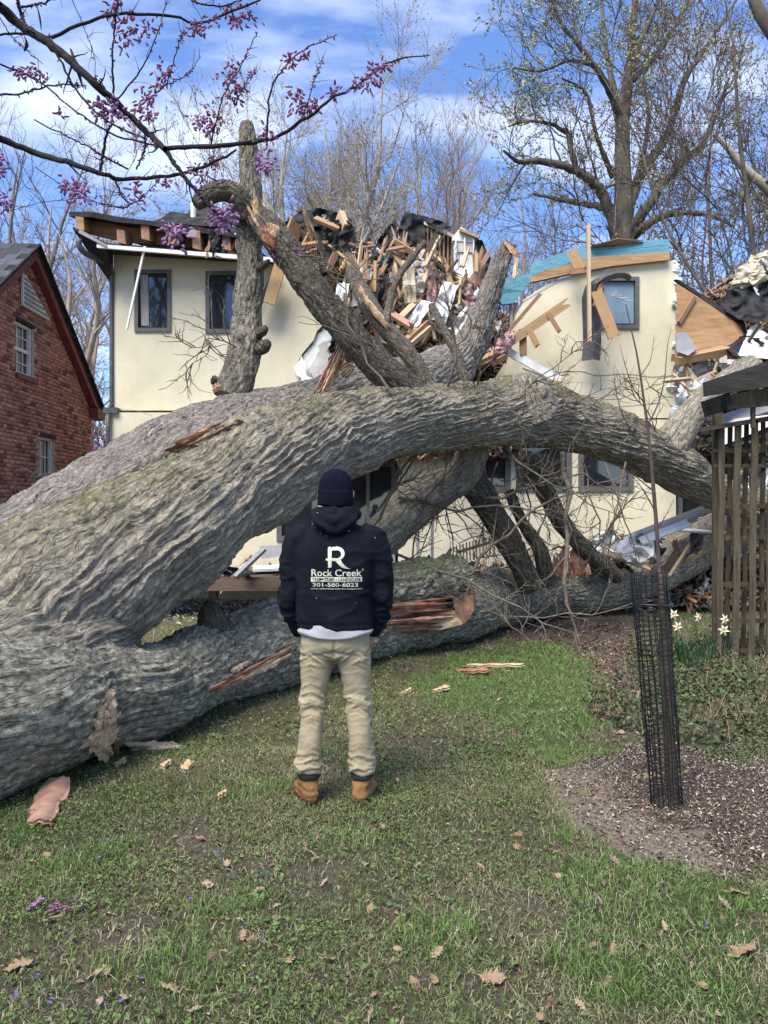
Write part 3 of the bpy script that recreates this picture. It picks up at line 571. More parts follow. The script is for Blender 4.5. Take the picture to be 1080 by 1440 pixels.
# the shattered upper half beside the man
limb('broken_stem', [(490, 836, 7.95, .20), (530, 828, 8.2, .23), (575, 820, 8.5, .24), (615, 812, 8.75, .225), (650, 803, 8.95, .18)], .018, 90, .05, .07, .3, 25, mat=BARK2, mossb=.22, moss_k=1.2, label='mossy shattered stem stub beside the man')
lst = []
r_ = random.Random(4)
for i in range(36):
    yy = 841+i*1.3+r_.uniform(-2, 2); x1 = r_.uniform(585, 640); x0 = r_.uniform(505, 545)
    lst.append(((x0, yy+8-i*.05, 8.0+i*.002), (x1, yy-3+r_.uniform(-3, 5), 8.6+r_.uniform(-.08, .06)), r_.uniform(.008, .03), r_.uniform(.015, .05)))
shards('torn_wood', lst[::3]+lst[1::3], REDWOOD); shards('torn_wood', lst[2::6], FRESH); shards('torn_wood', lst[5::6], PINKBARK)
V, Fc = extrude([[P(*q) for q in ((636, 838, 8.75), (664, 829, 8.85), (667, 858, 8.8), (655, 876, 8.7), (640, 881, 8.62), (628, 882, 8.6), (641, 866, 8.66))]], (.05, .24, .0)); obj('split_face', V, Fc, REDWOOD, FT)
V, Fc = extrude([[P(*q) for q in ((570, 872, 8.45), (640, 866, 8.58), (650, 878, 8.58), (618, 886, 8.5), (560, 884, 8.4))]], (.02, .2, .04)); obj('split_face', V, Fc, FRESH, FT)
V, Fc = extrude([[P(*q) for q in ((520, 886, 8.1), (566, 874, 8.38), (570, 884, 8.36), (520, 897, 8.05))]], (.02, .15, .04)); obj('split_face', V, Fc, PINKBARK, FT)
V, Fc = extrude([[P(*q) for q in ((556, 824, 8.9), (600, 800, 9.15), (625, 784, 9.3), (640, 792, 9.3), (622, 808, 9.2), (585, 822, 9.0))]], (.0, .06, .05)); obj('split_face', V, Fc, FRESH, FT)
shards('torn_wood', [((640, 818, 9.0), (650, 785, 9.1), .06, .03), ((622, 800, 9.2), (634, 772, 9.3), .05, .04), ((646, 830, 8.85), (640, 800, 8.9), .025, .02)], PINKBARK)
shards('torn_wood', [((790, 812, 10.3), (785, 770, 10.5), .13, .06), ((808, 815, 10.3), (800, 768, 10.5), .12, .06), ((822, 812, 10.4), (810, 778, 10.5), .1, .06)], REDWOOD)
shards('torn_wood', [((830, 815, 10.4), (812, 760, 10.6), .05, .04), ((728, 360, 11.6), (708, 338, 11.7), .05, .04), ((722, 395, 11.3), (726, 365, 11.5), .03, .03), ((985, 585, 10.85), (1000, 573, 10.85), .06, .03), ((965, 788, 11.9), (1003, 770, 12.2), .06, .03)], FRESH)
# twigs: the tangle under and around the arch
TWG = []
def twigset(lst, K, *levels):
    A, R_ = paths_from(lst, K); R_ = R_*.68; A[:, 1:-1] += rng.normal(0, .02, A[:, 1:-1].shape); TWG.append(tubes(A, R_, 6))
    for lv in levels:
        A, R_ = sprout(A, R_, *lv[:6], **lv[6]); TWG.append(tubes(A, R_, 4))
hand = [[(505, 762, 8.6, .028), (560, 780, 8.5, .025), (630, 805, 8.4, .022), (700, 840, 8.2, .016), (770, 875, 8.0, .01), (850, 902, 7.9, .005)],
        [(640, 830, 8.8, .03), (690, 770, 8.9, .028), (760, 715, 9.0, .022), (830, 690, 9.1, .014)],
        [(790, 640, 9.6, .05), (800, 720, 9.3, .045), (797, 790, 9.1, .04), (800, 850, 8.9, .03), (815, 905, 8.7, .014)],
        [(560, 700, 9.0, .03), (640, 715, 9.0, .025), (720, 712, 9.0, .02), (800, 735, 9.2, .012)],
        [(530, 720, 8.8, .022), (575, 650, 8.7, .018), (620, 600, 8.5, .014), (668, 560, 8.4, .006)],
        [(520, 745, 8.9, .025), (560, 680, 8.8, .02), (600, 625, 8.7, .015), (655, 590, 8.6, .006)],
        [(535, 715, 8.4, .012), (560, 670, 8.3, .010), (555, 620, 8.2, .008), (530, 580, 8.1, .005)],
        [(600, 830, 9.0, .02), (580, 770, 9.0, .018), (600, 700, 9.0, .014), (650, 640, 9.0, .008)],
        [(680, 700, 9.2, .03), (740, 690, 9.2, .025), (810, 668, 9.3, .018), (880, 700, 9.4, .008)],
        [(690, 600, 9.4, .02), (730, 650, 9.0, .02), (800, 690, 8.8, .014), (880, 730, 8.7, .006)],
        [(650, 850, 9.2, .016), (740, 868, 8.9, .014), (820, 862, 8.7, .012), (900, 848, 8.6, .008), (920, 860, 8.6, .005)],
        [(740, 820, 9.6, .02), (700, 760, 9.3, .016), (640, 720, 9.2, .01), (600, 740, 9.2, .005)],
        [(820, 800, 10, .02), (860, 740, 9.7, .016), (900, 690, 9.5, .008)],
        [(628, 548, 8.5, .03), (640, 490, 8.4, .024), (625, 420, 8.3, .014), (610, 356, 8.3, .006)],
        [(640, 490, 8.4, .014), (660, 468, 8.4, .010), (680, 440, 8.4, .005)],
        [(552, 555, 7.6, .02), (515, 505, 7.6, .018), (492, 455, 7.6, .014), (490, 395, 7.6, .010), (510, 370, 7.6, .008), (545, 340, 7.6, .004)],
        [(492, 395, 7.6, .010), (460, 370, 7.6, .007), (430, 350, 7.6, .004)],
        [(640, 590, 8.8, .016), (668, 545, 8.7, .014), (690, 505, 8.6, .009), (700, 470, 8.6, .004)],
        [(335, 490, 8.1, .012), (310, 478, 8.0, .010), (290, 482, 7.9, .008), (265, 498, 7.8, .004)],
        [(300, 480, 7.95, .008), (280, 500, 7.9, .006), (264, 520, 7.9, .003)],
        [(760, 905, 8.0, .006), (720, 880, 8.2, .009), (680, 840, 8.4, .012), (640, 810, 8.5, .014)],
        [(640, 600, 8.4, .010), (720, 560, 8.2, .010), (800, 500, 8.0, .007), (850, 465, 7.9, .003)],
        [(700, 560, 8.6, .010), (760, 590, 8.4, .010), (860, 560, 8.2, .007), (930, 540, 8.1, .003)],
        [(700, 620, 9, .01), (760, 570, 8.6, .01), (830, 590, 8.4, .008), (880, 640, 8.4, .003)],
        [(930, 620, 10.4, .012), (900, 560, 10.2, .010), (875, 530, 10, .004)]]
twigset(hand, 10, (7, .15, .95, 42, .75, 7, dict(up=.06, wig=.22, rmin=.0075)), (4, .15, .95, 40, .38, 5, dict(up=.05, wig=.25, rmin=.005)))
hang = [[(x, 650, 9.9, .02), (x+d, 700, 9.7, .016), (x+2.2*d, 760, 9.6, .012), (x+2.6*d, 800, 9.6, .006)] for x, d in ((700, -12), (725, 14), (760, 22), (790, -16), (820, 12), (850, 18), (880, -10), (680, 8), (640, -20), (610, 12))]
twigset(hang, 8, (7, .1, .95, 45, .7, 6, dict(up=.0, wig=.28, rmin=.0075)), (4, .15, .95, 40, .34, 4, dict(up=.0, wig=.25, rmin=.005)))
V, Fc = join(TWG); obj('twigs', V, Fc, TWIG, FT, kind='stuff')
# ---------------------------------------------------------------- the wrecked yellow house
HD = 14.0
HS = thing('house', 'cream yellow stucco two storey house crushed by the tree with its roof torn off', 'house', (0, HD, 0))
def hslab(name, pts, holes, D, th, mat, parent=None, **k):
    V, Fc = slab(pts, holes, D, th); return obj(name, V, Fc, mat, parent or HS, **k)
r5 = random.Random(5)
WL = [rect(190, 380, 239, 465), rect(290, 382, 334, 467)]
hslab('wall', [(160, 354), (384, 366), (400, 384), (446, 436)]+[(461, 447), (455, 456), (446, 465), (441, 478), (425, 497), (420, 506), (417, 517), (424, 528), (432, 540), (430, 577), (160, 577)], WL, HD, .2, STUCCO, label='tall cream wall with two grey windows')
WLOW = [rect(390, 640, 445, 760)]
hslab('wall', [(148, 580), (560, 580), (560, 640), (468, 640), (468, 850), (148, 850)], WLOW, HD-.12, .2, STUCCO2)
g = Geo(); a, b = P(147, 573, HD-.18), P(165, 581, HD-.18); g.box((a[0]-.02, HD-.2, b[2]), (b[0], HD+.1, a[2])); g.obj('ledge', FLASH, HS)
# white torn wall layers at the broken right edge
hslab('torn_drywall', jag([(417, 517), (432, 492), (447, 468), (463, 448), (466, 545), (440, 545), (424, 535)], 5, 3), [], HD+.06, .05, FOAM)
hslab('torn_drywall', jag([(432, 522), (452, 482), (464, 478), (460, 515), (446, 536)], 5, 3), [], HD-.03, .02, WHITED)
hslab('torn_drywall', jag([(413, 518), (424, 500), (432, 512), (430, 524), (444, 540), (434, 546), (424, 536)], 5, 2), [], HD-.09, .03, WHITE)
# right wing
wing = [(950, 366), (905, 371), (860, 377), (800, 388), (772, 398), (752, 410), (737, 424), (727, 440), (722, 458), (720, 480), (714, 505), (703, 520), (690, 545), (660, 575), (660, 588), (949, 588)]
WU = rect(843, 390, 898, 461)
hslab('wall', jag(wing, 14, .7, r5), [WU], HD-.3, .22, STUCCO, label='cream wall with torn curved edge and one cracked window')
wlow = [(949, 590), (952, 815), (560, 815), (560, 640), (600, 600), (640, 590)]
W1, W2, W3 = rect(668, 622, 717, 690), rect(727, 622, 803, 690), rect(815, 622, 890, 690)
hslab('wall', wlow, [W1, W2, W3], HD-.33, .22, STUCCO2)
# crack line and spall on the wing
def crack(pts, D, w, mat=TRIMG):
    V, Fc = tube(PP([(x, y, D) for x, y in pts]), [w]*len(pts), 5, .05); return obj('crack', V, Fc, mat, HS)
crack([(722, 505), (745, 512), (780, 523), (815, 522), (840, 528), (880, 526), (915, 530), (946, 528)], HD-.3, .008)
crack([(735, 517), (770, 528), (800, 525)], HD-.305, .014, WHITED); crack([(700, 560), (760, 566), (800, 562), (860, 572), (930, 566)], HD-.3, .006)
crack([(160, 575), (190, 577), (215, 585)], HD-.12, .004); crack([(735, 424), (760, 409), (800, 390), (850, 380)], HD-.29, .022, WHITED)
# torn foam edge of the wing
foam = []
for i in range(34):
    y = 370+i*6.4; c = P(950+r5.uniform(-2, 3), y, HD-.22+r5.uniform(-.06, .05)); s = r5.uniform(.035, .075)
    foam.append((c, s))
def lumps(name, lst, mat, parent=None, sub=2, rough=.35, **k):
    bm = bmesh.new(); bmesh.ops.create_icosphere(bm, subdivisions=sub, radius=1); B = np.array([v.co for v in bm.verts]); Fb = [[v.index for v in f.verts] for f in bm.faces]; bm.free()
    g = Geo()
    for i, (c, s) in enumerate(lst):
        n = 1+rough*pn(B*1.6+i*3.7)+rough*.6*pn(B*4+i*5.1); sc = np.asarray(s)*np.ones(3); g.add(c+B*n[:, None]*sc, Fb)
    return g.obj(name, mat, parent, **k)
lumps('torn_foam_edge', foam, FOAM, HS, 2, .6)
lumps('foam_tuft', [(P(952, 425, HD-.35), .10), (P(956, 430, HD-.3), .07), (P(945, 545, HD-.3), .09), (P(950, 580, HD-.3), .1)], FOAM, HS, 2, .6)
g = Geo()
for x0, x1, z0, z1, y0, y1 in ((-4.9, -4.75, .3, 6.2, HD+.21, HD+7), (5.1, 5.25, .3, 4.2, HD+.0, HD+6)): g.box((x0, y0, z0), (x1, y1, z1))
g.obj('side_wall', STUCCO, HS)
g = Geo(); g.box((-4.74, HD+4, .2), (5.05, HD+4.2, 5.0)); g.box((-4.74, HD+.25, 3.3), (5.0, HD+3.95, 3.45)); g.box((-4.7, HD+.25, .45), (5.0, HD+3.95, .6)); g.obj('interior', DARK, HS)  # walls and floors coloured near black so the openings show dark
g = Geo(); g.box((-1.02, HD+.3, .6), (.26, HD+.4, 3.28)); g.obj('porch_shade_back', DARK, HS)  # sheet painted near black as the shadow in the porch
def window(r, D, fw, pane=GLASS, parent=None, curtain=None, mull=0, frame=FRAME, name='window', deep=.1):
    (x0, y0), (x1, y1) = r[0], r[2]; th = .07
    V, Fc = slab(rect(x0-1.2, y0-1.2, x1+1.2, y1+1.2), [rect(x0+fw, y0+fw, x1-fw, y1-fw)], D-.035, deep); w = obj(name, V, Fc, frame, parent or HS)
    V, Fc = slab(rect(x0+fw-.4, y0+fw-.4, x1-fw+.4, y1-fw+.4), [], D+.03, .012); obj('pane', V, Fc, pane, w)
    V, Fc = slab(rect(x0+fw-1, y0+fw-1, x1-fw+1, y1-fw+1), [rect(x0+fw+1.6, y0+fw+1.6, x1-fw-1.6, y1-fw-1.6)], D+.01, .05); obj('sash', V, Fc, TRIMG if mull else CHAR, w)
    if mull:
        V, Fc = slab(rect((x0+x1)/2-.8, y0+fw, (x0+x1)/2+.8, y1-fw), [], D+.012, .04); obj('mullion', V, Fc, frame, w)
    return w
wdw = window(WL[0], HD, 4); cv = []
for x0, x1 in ((197, 208),):
    n = 17; xs = np.linspace(x0, x1, n); V = []
    for i, xx in enumerate(xs):
        for yy in (386, 458): V.append(P(xx+(1.5 if yy > 400 else 0), yy, HD+.018+.006*math.sin(i*1.9)))
    obj('curtain', np.array(V), [(2*i, 2*i+2, 2*i+3, 2*i+1) for i in range(n-1)], CURT, wdw)
window(WL[1], HD, 4.5)
ww = window(WU, HD-.3, 4.5, GLASSB)
for k in range(7):
    a = (860+k*2, 416+k*.6); b = (868+k*4, 408+k*3+r5.uniform(-3, 3)); V, Fc = tube(PP([(a[0], a[1], HD-.275), (b[0], b[1], HD-.275)]), [.004, .002], 4, .1); obj('glass_crack', V, Fc, WHITE, ww)
for w in (W1, W2, W3): window(w, HD-.33, 6)
window(WLOW[0], HD-.12, 6)
# back door and porch between the wings
V, Fc = slab(rect(478, 648, 556, 800), [rect(484, 656, 550, 792)], HD+.06, .12); pd = obj('porch_door', V, Fc, FRAME, HS)
V, Fc = slab(rect(483, 655, 551, 793), [], HD+.1, .02); obj('pane', V, Fc, GLASS, pd)
V, Fc = slab(rect(515, 655, 520, 793), [], HD+.08, .05); obj('mullion', V, Fc, FRAME, pd)
# door opening right of the wing
V, Fc = slab(rect(953, 600, 1040, 790), [rect(960, 640, 1032, 784)], HD-.2, .18); pd = obj('side_door', V, Fc, FRAME, HS)
V, Fc = slab(rect(959, 639, 1033, 785), [], HD-.1, .02); obj('pane', V, Fc, DARK, pd)  # shade of the open doorway painted as a near-black sheet
# ---- torn left roof edge
ED = 13.25
def deckpt(x, y, D): return P(x, y, D)
top = [(97, 296), (128, 299), (165, 304), (205, 309), (240, 314), (280, 318), (310, 324), (338, 330)]
V = []; n = len(top)
rr = random.Random(2)
for i, (x, y) in enumerate(top):
    w = P(x, y+rr.uniform(-2, 2), ED+rr.uniform(-.08, .08)); b_ = w+np.array([.35 if i == 0 else .1, 3.2, .55]); t = .075
    V += [w, b_, b_-[0, 0, t], w-[0, 0, t+.03*rr.random()]]
Fc = []
for i in range(n-1):
    for k in range(4): a, b = 4*i+k, 4*i+(k+1) % 4; Fc.append((a, b, b+4, a+4))
Fc += [(0, 1, 2, 3), (4*n-1, 4*n-2, 4*n-3, 4*n-4)]
obj('roof_deck', np.array(V), Fc, ROOFBLK, HS, label='torn black roof edge over the left wall')
V, Fc = slab([(104, 303), (335, 328), (337, 350), (250, 346), (175, 340), (112, 326)], [], HD-.35, .05); obj('eave_board', V, Fc, PLY, HS)
for i, (x, y0, y1) in enumerate(((106, 304, 324), (164, 322, 343), (198, 316, 338), (236, 320, 344), (270, 323, 351), (312, 326, 352), (330, 328, 352))):
    a = P(x, y0, ED+.05); b = P(x+11, y1, ED+.05); g = Geo(); g.add([(a[0], a[1], a[2]), (b[0], a[1], a[2]-.02), (b[0]+.02, a[1], b[2]), (a[0]+.02, a[1]-.03, b[2]+.02), (a[0]+.02, HD-.36, a[2]+.05), (b[0]+.02, HD-.36, a[2]+.05), (b[0]+.03, HD-.36, b[2]+.08), (a[0]+.03, HD-.36, b[2]+.08)], [(0, 3, 2, 1), (4, 5, 6, 7), (0, 1, 5, 4), (1, 2, 6, 5), (2, 3, 7, 6), (3, 0, 4, 7)])
    g.obj('rafter', LUMBERR if i % 3 else PLY, HS)
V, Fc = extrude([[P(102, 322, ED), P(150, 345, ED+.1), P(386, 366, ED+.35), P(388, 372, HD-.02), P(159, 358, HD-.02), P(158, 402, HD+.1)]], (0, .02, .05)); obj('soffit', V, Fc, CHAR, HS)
V, Fc = extrude([[P(136, 343, ED), P(386, 362, ED), P(386, 368, ED), P(136, 348, ED)]], (0, .06, 0)); obj('fascia', V, Fc, TRIMW, HS)
V, Fc = extrude([[P(112, 322, ED-.02), P(150, 344, ED-.02), P(150, 348, ED-.02), P(110, 327, ED-.02)]], (0, .05, 0)); obj('fascia', V, Fc, TRIMG, HS)
V, Fc = tube(PP([(112, 336, ED), (111, 345, ED), (120, 356, ED+.1), (140, 366, ED+.4), (156, 378, HD-.1), (157, 420, HD-.02), (157, 575, HD-.02)]), [.045, .05, .05, .05, .045, .04, .04], 10, .06); obj('downpipe', V, Fc, FLASH, HS, smooth=True)
V, Fc = tube(PP([(152, 582, HD-.2), (150, 700, HD-.2), (150, 850, HD-.2)]), [.04]*3, 8, .3); obj('downpipe', V, Fc, FLASH, HS, smooth=True)
V, Fc = tube(PP([(272, 286, 14.6), (272, 312, 14.6)]), [.055, .055], 12, .1); obj('vent_pipe', V, Fc, TRIMW, HS, smooth=True)
V, Fc = extrude([[P(*q) for q in ((228, 306, 14.4), (214, 312, 14.2), (290, 318, 14.2), (292, 306, 14.6), (262, 300, 14.8), (240, 297, 14.8))]], (.05, .7, .06)); obj('roof_flap', V, Fc, ROOFBLK, HS)
V, Fc = extrude([[P(*q) for q in ((252, 312, 14.3), (270, 292, 15.3), (300, 288, 15.3), (330, 300, 14.6), (340, 332, 14.2), (300, 326, 14))]], (.05, .5, .06)); obj('roof_flap', V, Fc, SHING if False else CHAR, HS)
# ---- blue sheathing cap of the right wing
V, Fc = extrude([[P(*q) for q in ((693, 402, 13.75), (745, 384, 13.7), (748, 371, 13.7), (800, 352, 13.66), (870, 341, 13.64), (941, 336, 13.62), (941, 354, 13.62), (860, 362, 13.64), (800, 370, 13.66), (752, 388, 13.7), (735, 410, 13.74), (722, 426, 13.78), (706, 428, 13.8), (696, 414, 13.8))]], (0, .1, 0)); obj('sheathing', V, Fc, BLUE, HS, label='light blue sheathing strip along the wall top')
for x0, y0, x1, y1 in ((700, 412, 748, 392), (752, 378, 800, 361), (760, 368, 798, 356), (830, 356, 938, 344)):
    V, Fc = tube(PP([(x0, y0, 13.6), (x1, y1, 13.57)]), [.006, .006], 4, .3); obj('seam', V, Fc, BLUE, HS)
V, Fc = extrude([[P(*q) for q in ((942, 354, 13.58), (835, 361, 13.6), (768, 380, 13.62), (747, 388, 13.64), (745, 397, 13.64), (800, 385, 13.62), (860, 374, 13.6), (942, 365, 13.58))]], (0, .12, 0)); obj('wall_plate', V, Fc, LUMBER, HS)
V, Fc = extrude([[P(*q) for q in ((832, 345, 13.5), (868, 336, 13.5), (905, 340, 13.6), (868, 345, 13.6))]], (.1, .9, .05)); obj('roof_board', V, Fc, LUMBERR, HS)
V, Fc = extrude([[P(*q) for q in ((820, 350, 14), (870, 334, 14), (905, 338, 14.2), (860, 346, 14))]], (.1, .6, .06)); obj('roof_board', V, Fc, PLY, HS)
# exposed framing beside the curved edge
for x in (723, 717):
    g = Geo(); a, b = P(x, 425, 13.9), P(x+4, 520, 13.9); g.box((a[0], 13.9, b[2]), (b[0], 14.0, a[2])); g.obj('stud', LUMBER if x > 720 else TRIMG, HS)
# ---- surviving stud wall and closet wall in the middle
SW = thing('stud_wall', 'brown stud wall fragment standing in the rubble with the roof gone', 'wall fragment', P(620, 470, 14.2))
A_, B_ = (598, 312), (641, 334)
for i in range(8):
    x = 600+i*5.8; yt = 314+i*3.0; V = PP([(x, yt, 14.0+i*.03), (x+2.4, yt, 14.0+i*.03), (x+1.0-i*.2, 470, 14.0), (x-1.4-i*.2, 470, 14.0)]); V, Fc = extrude([V], (.01, .1, 0)); obj('stud', V, Fc, LUMBERR, SW)
V, Fc = extrude([PP([(598, 316, 14.2), (641, 336, 14.3), (636, 470, 14.2), (594, 470, 14.2)])], (0, .03, 0)); obj('sheathing', V, Fc, PLY, SW)
V, Fc = extrude([PP([(596, 311, 13.95), (643, 332, 14.2), (643, 337, 14.2), (596, 315, 13.95)])], (.02, .2, .0)); obj('plate', V, Fc, WHITED, SW)
CW = thing('closet_wall', 'white plaster wall fragment with a small louvred gable standing in the rubble', 'wall fragment', P(655, 470, 14))
V, Fc = extrude([PP([(638, 338, 13.9), (668, 340, 13.9), (668, 398, 13.9), (663, 430, 13.9), (640, 440, 13.9)])], (0, .12, 0)); obj('panel', V, Fc, WHITE, CW)
V, Fc = extrude([PP([(636, 334, 13.85), (648, 319, 13.85), (670, 332, 13.85), (670, 341, 13.85), (636, 338, 13.85)])], (0, .1, 0)); obj('gable', V, Fc, WHITE, CW)
for x in (641, 653.5, 666): V, Fc = extrude([PP([(x-1, 333, 13.8), (x+1, 333, 13.8), (x+1, 356, 13.8), (x-1, 356, 13.8)])], (0, .06, 0)); obj('frame', V, Fc, TRIMW, CW)
V, Fc = extrude([PP([(641, 334, 13.87), (666, 335, 13.87), (666, 355, 13.87), (641, 354, 13.87)])], (0, .012, 0)); obj('pane', V, Fc, WHITED, CW)
V, Fc = extrude([PP([(646, 320, 13.75), (672, 331, 13.75), (673, 335, 13.75), (646, 324, 13.75)])], (.02, .35, 0)); obj('rake_board', V, Fc, LUMBER, CW)
V, Fc = extrude([PP([(645, 391, 13.86), (654, 392, 13.86), (651, 413, 13.86), (643, 410, 13.86)])], (0, .03, 0)); obj('opening', V, Fc, LUMBERR, CW)
# ---- the heap
LEAFC2 = pmat('mixed_rubble', (1, 1, 1), (.5, .48, .46), 9, .92, .8, 26, attr=True)
def heap(name, outline_top, px0, px1, pyb, Df, Db, seed, label, pal, zb=None):
    nx, ny = 110, 90; xs = np.linspace(px0, px1, nx); topy = np.interp(xs, *zip(*outline_top)); V, C = [], []
    for j in range(ny):
        t = j/(ny-1)
        for i in range(nx): V.append((xs[i], topy[i]+(pyb-topy[i])*t, t))
    V = np.array(V); n = fbm(np.column_stack([V[:, :2]*.03, np.full(len(V), seed)]), 3); m = pn(np.column_stack([V[:, :2]*.11, np.full(len(V), seed+3.)]))
    st = np.round(n*6)/6
    D = Df+(Db-Df)*(1-V[:, 2])**1.3+st*.5+m*.22
    W = np.stack([(V[:, 0]-540)/F*D, D, CH+(720-V[:, 1])/F*D], -1)
    pal = np.array(pal); ix = np.clip(((pn(np.column_stack([V[:, :2]*.055, np.full(len(V), seed+9.)]))*1.1+.5+.25*m)*len(pal)).astype(int), 0, len(pal)-1); C = pal[ix]
    back = W.copy(); back[:, 1] = Db+1.6; Vv = np.vstack([W, back]); f = grid_faces(ny, nx, False); Fc = [tuple(q) for q in f.tolist()]+[tuple(q[::-1]) for q in (f+len(W)).tolist()]
    per = [i for i in range(nx)]+[(j+1)*nx-1 for j in range(1, ny)]+[(ny-1)*nx+i for i in range(nx-2, -1, -1)]+[j*nx for j in range(ny-2, 0, -1)]
    o = len(W); Fc += [(per[k], per[(k+1) % len(per)], per[(k+1) % len(per)]+o, per[k]+o) for k in range(len(per))]
    nb = 5200; ii = rng.integers(0, len(W), nb); c = W[ii]+rng.normal(0, .05, (nb, 3))-[0, .07, 0]; a = rng.normal(size=(nb, 3)); a /= np.linalg.norm(a, axis=1, keepdims=True); b_ = np.cross(a, rng.normal(size=(nb, 3))); b_ /= np.linalg.norm(b_, axis=1, keepdims=True)
    la, lb = rng.uniform(.03, .15, (nb, 1)), rng.uniform(.010, .035, (nb, 1)); nn = np.cross(a, b_)*.008
    Q = np.stack([c-a*la-b_*lb-nn, c+a*la-b_*lb-nn, c+a*la+b_*lb-nn, c-a*la+b_*lb-nn, c-a*la*.9-b_*lb+nn, c+a*la-b_*lb+nn, c+a*la*.85+b_*lb+nn, c-a*la+b_*lb+nn], 1).reshape(-1, 3); fb = (np.arange(nb)[:, None, None]*8+np.array(BOXF)[None]).reshape(-1, 4)
    p2 = np.array([(.46, .30, .16), (.55, .40, .25), (.30, .15, .09), (.62, .61, .60), (.34, .33, .33), (.05, .05, .05), (.48, .32, .31), (.20, .16, .12), (.40, .27, .15)]); obj('rubble_bits', Q, fb, LEAFC2, cols=np.repeat(p2[rng.integers(0, 9, nb)]*rng.uniform(.6, 1.2, (nb, 1)), 8, axis=0), kind='stuff', label='splinters and crumbs strewn over the '+label[:40].rsplit(' ', 1)[0])
    return obj(name, Vv, Fc, LEAFC2, cols=np.vstack([C, C]), kind='stuff', label=label)
PAL = [(.06, .056, .055), (.10, .085, .075), (.25, .17, .11), (.30, .26, .24), (.42, .29, .27), (.13, .10, .085), (.34, .33, .32), (.26, .16, .09), (.05, .05, .055)]
heap('rubble_heap', [(462, 470), (464, 405), (474, 366), (500, 348), (520, 344), (540, 336), (560, 325), (600, 330), (640, 352), (672, 400), (700, 430), (726, 470)], 464, 726, 640, 13.5, 15.2, 3, 'heap of splintered boards plaster and roofing filling the smashed middle of the house', PAL)
heap('rubble_heap', [(945, 440), (980, 430), (1020, 400), (1050, 372), (1090, 352), (1170, 400)], 945, 1170, 640, 13.9, 15.5, 11, 'heap of foam plaster and roofing beside the right wing', [(.035, .034, .035), (.36, .36, .36), (.22, .14, .08), (.45, .44, .42), (.10, .085, .07)])
heap('rubble_heap', [(700, 800), (760, 792), (840, 775), (900, 760), (960, 740), (1100, 700)], 690, 1100, 850, 12.4, 13.4, 17, 'low heap of rubble along the foot of the house behind the log', [(.06, .055, .05), (.30, .29, .28), (.17, .12, .085), (.5, .5, .49), (.10, .085, .07), (.22, .14, .12)])
heap('rubble_heap', [(392, 350), (410, 332), (430, 318), (470, 322), (494, 330)], 392, 494, 432, 15.0, 15.9, 23, 'strip of rubble and torn roofing behind the slanting dark limb', PAL)
# porch deck to the left
DK = thing('deck', 'brown raised timber deck under the arching trunk with torn boards', 'deck', P(340, 850, 11.8))
g = Geo(); a, b = P(150, 815, 11.6), P(600, 831, 11.6); g.box((a[0], 11.6, b[2]), (b[0], 11.68, a[2])); g.obj('rim_beam', DECK, DK)
for i in range(13): g = Geo(); g.box((a[0], 11.62+i*.17, a[2]+.002), (b[0], 11.62+i*.17+.15, a[2]+.035)); g.obj('deck_board', DECK, DK)
for x in (180, 300, 396, 520): q = P(x, 830, 11.8); g = Geo(); g.box((q[0]-.06, 11.75, 0), (q[0]+.06, 11.87, b[2]+.002)); g.obj('post', DECK, DK)
for x0, x1 in ((552, 556), (586, 590), (606, 610)): a1, b1 = P(x0, 735, 12.2), P(x1, 812, 12.2); g = Geo(); g.box((a1[0], 12.2, b1[2]), (b1[0], 12.28, a1[2])); g.obj('rail_post', TRIMG, DK)
# ---------------------------------------------------------------- loose debris, each piece its own thing
def plank_mesh(name, seed, jl, jr, mat, n=7):
    r = random.Random(seed); V, Fc = [], []
    for i in range(n):
        y = -.5+i/(n-1); xl, xr = -.5+jl*r.random(), .5-jr*r.random()
        V += [(xl, y, -.5), (xr, y, -.5), (xr-.3*jr*r.random(), y, .5), (xl+.3*jl*r.random(), y, .5)]
    for i in range(n-1):
        a, b = 4*i, 4*i+4
        Fc += [(a, a+1, b+1, b), (a+3, b+3, b+2, a+2), (a+1, a+2, b+2, b+1), (a, b, b+3, a+3)]
    Fc += [(0, 3, 2, 1), (4*n-4, 4*n-3, 4*n-2, 4*n-1)]
    return mesh(name, V, Fc, mat)
def xform(p0, p1, w, t, roll=0.):
    p0, p1 = Vector(p0), Vector(p1); d = p1-p0; q = d.to_track_quat('X', 'Z') @ Quaternion((1, 0, 0), roll)
    return Matrix.Translation((p0+p1)/2) @ q.to_matrix().to_4x4() @ Matrix.Diagonal((d.length, w, t, 1))
PLK = {}
def board(p0, p1, w, t, mat=LUMBER, roll=0., jl=.04, jr=.04, name='board', label=None, group=None, cat='board', seed=0, parent=None):
    k = (mat.name, round(jl, 2), round(jr, 2), seed % 3)
    if k not in PLK: PLK[k] = plank_mesh('plank', seed % 3+7, jl, jr, mat)
    return inst(name, PLK[k], xform(P(*p0), P(*p1), w, t, roll), parent, label, None if parent else cat, group)
H90 = math.pi/2
board((829, 483, 12.9), (827, 314, 13.0), .10, .05, LUMBERP, H90, .01, .05, label='tall pale board standing upright before the cracked window')
board((864, 476, 12.9), (838, 408, 12.95), .19, .06, LUMBER, H90, .05, .04, label='short thick lumber leaning across the cracked window')
board((836, 432, 12.95), (848, 392, 13), .08, .04, LUMBERR, H90, label='thin reddish stick beside the cracked window')
o = thing('ladder_frame', 'fallen lumber truss with short cross pieces leaning on the wing wall', 'truss', P(740, 470, 13))
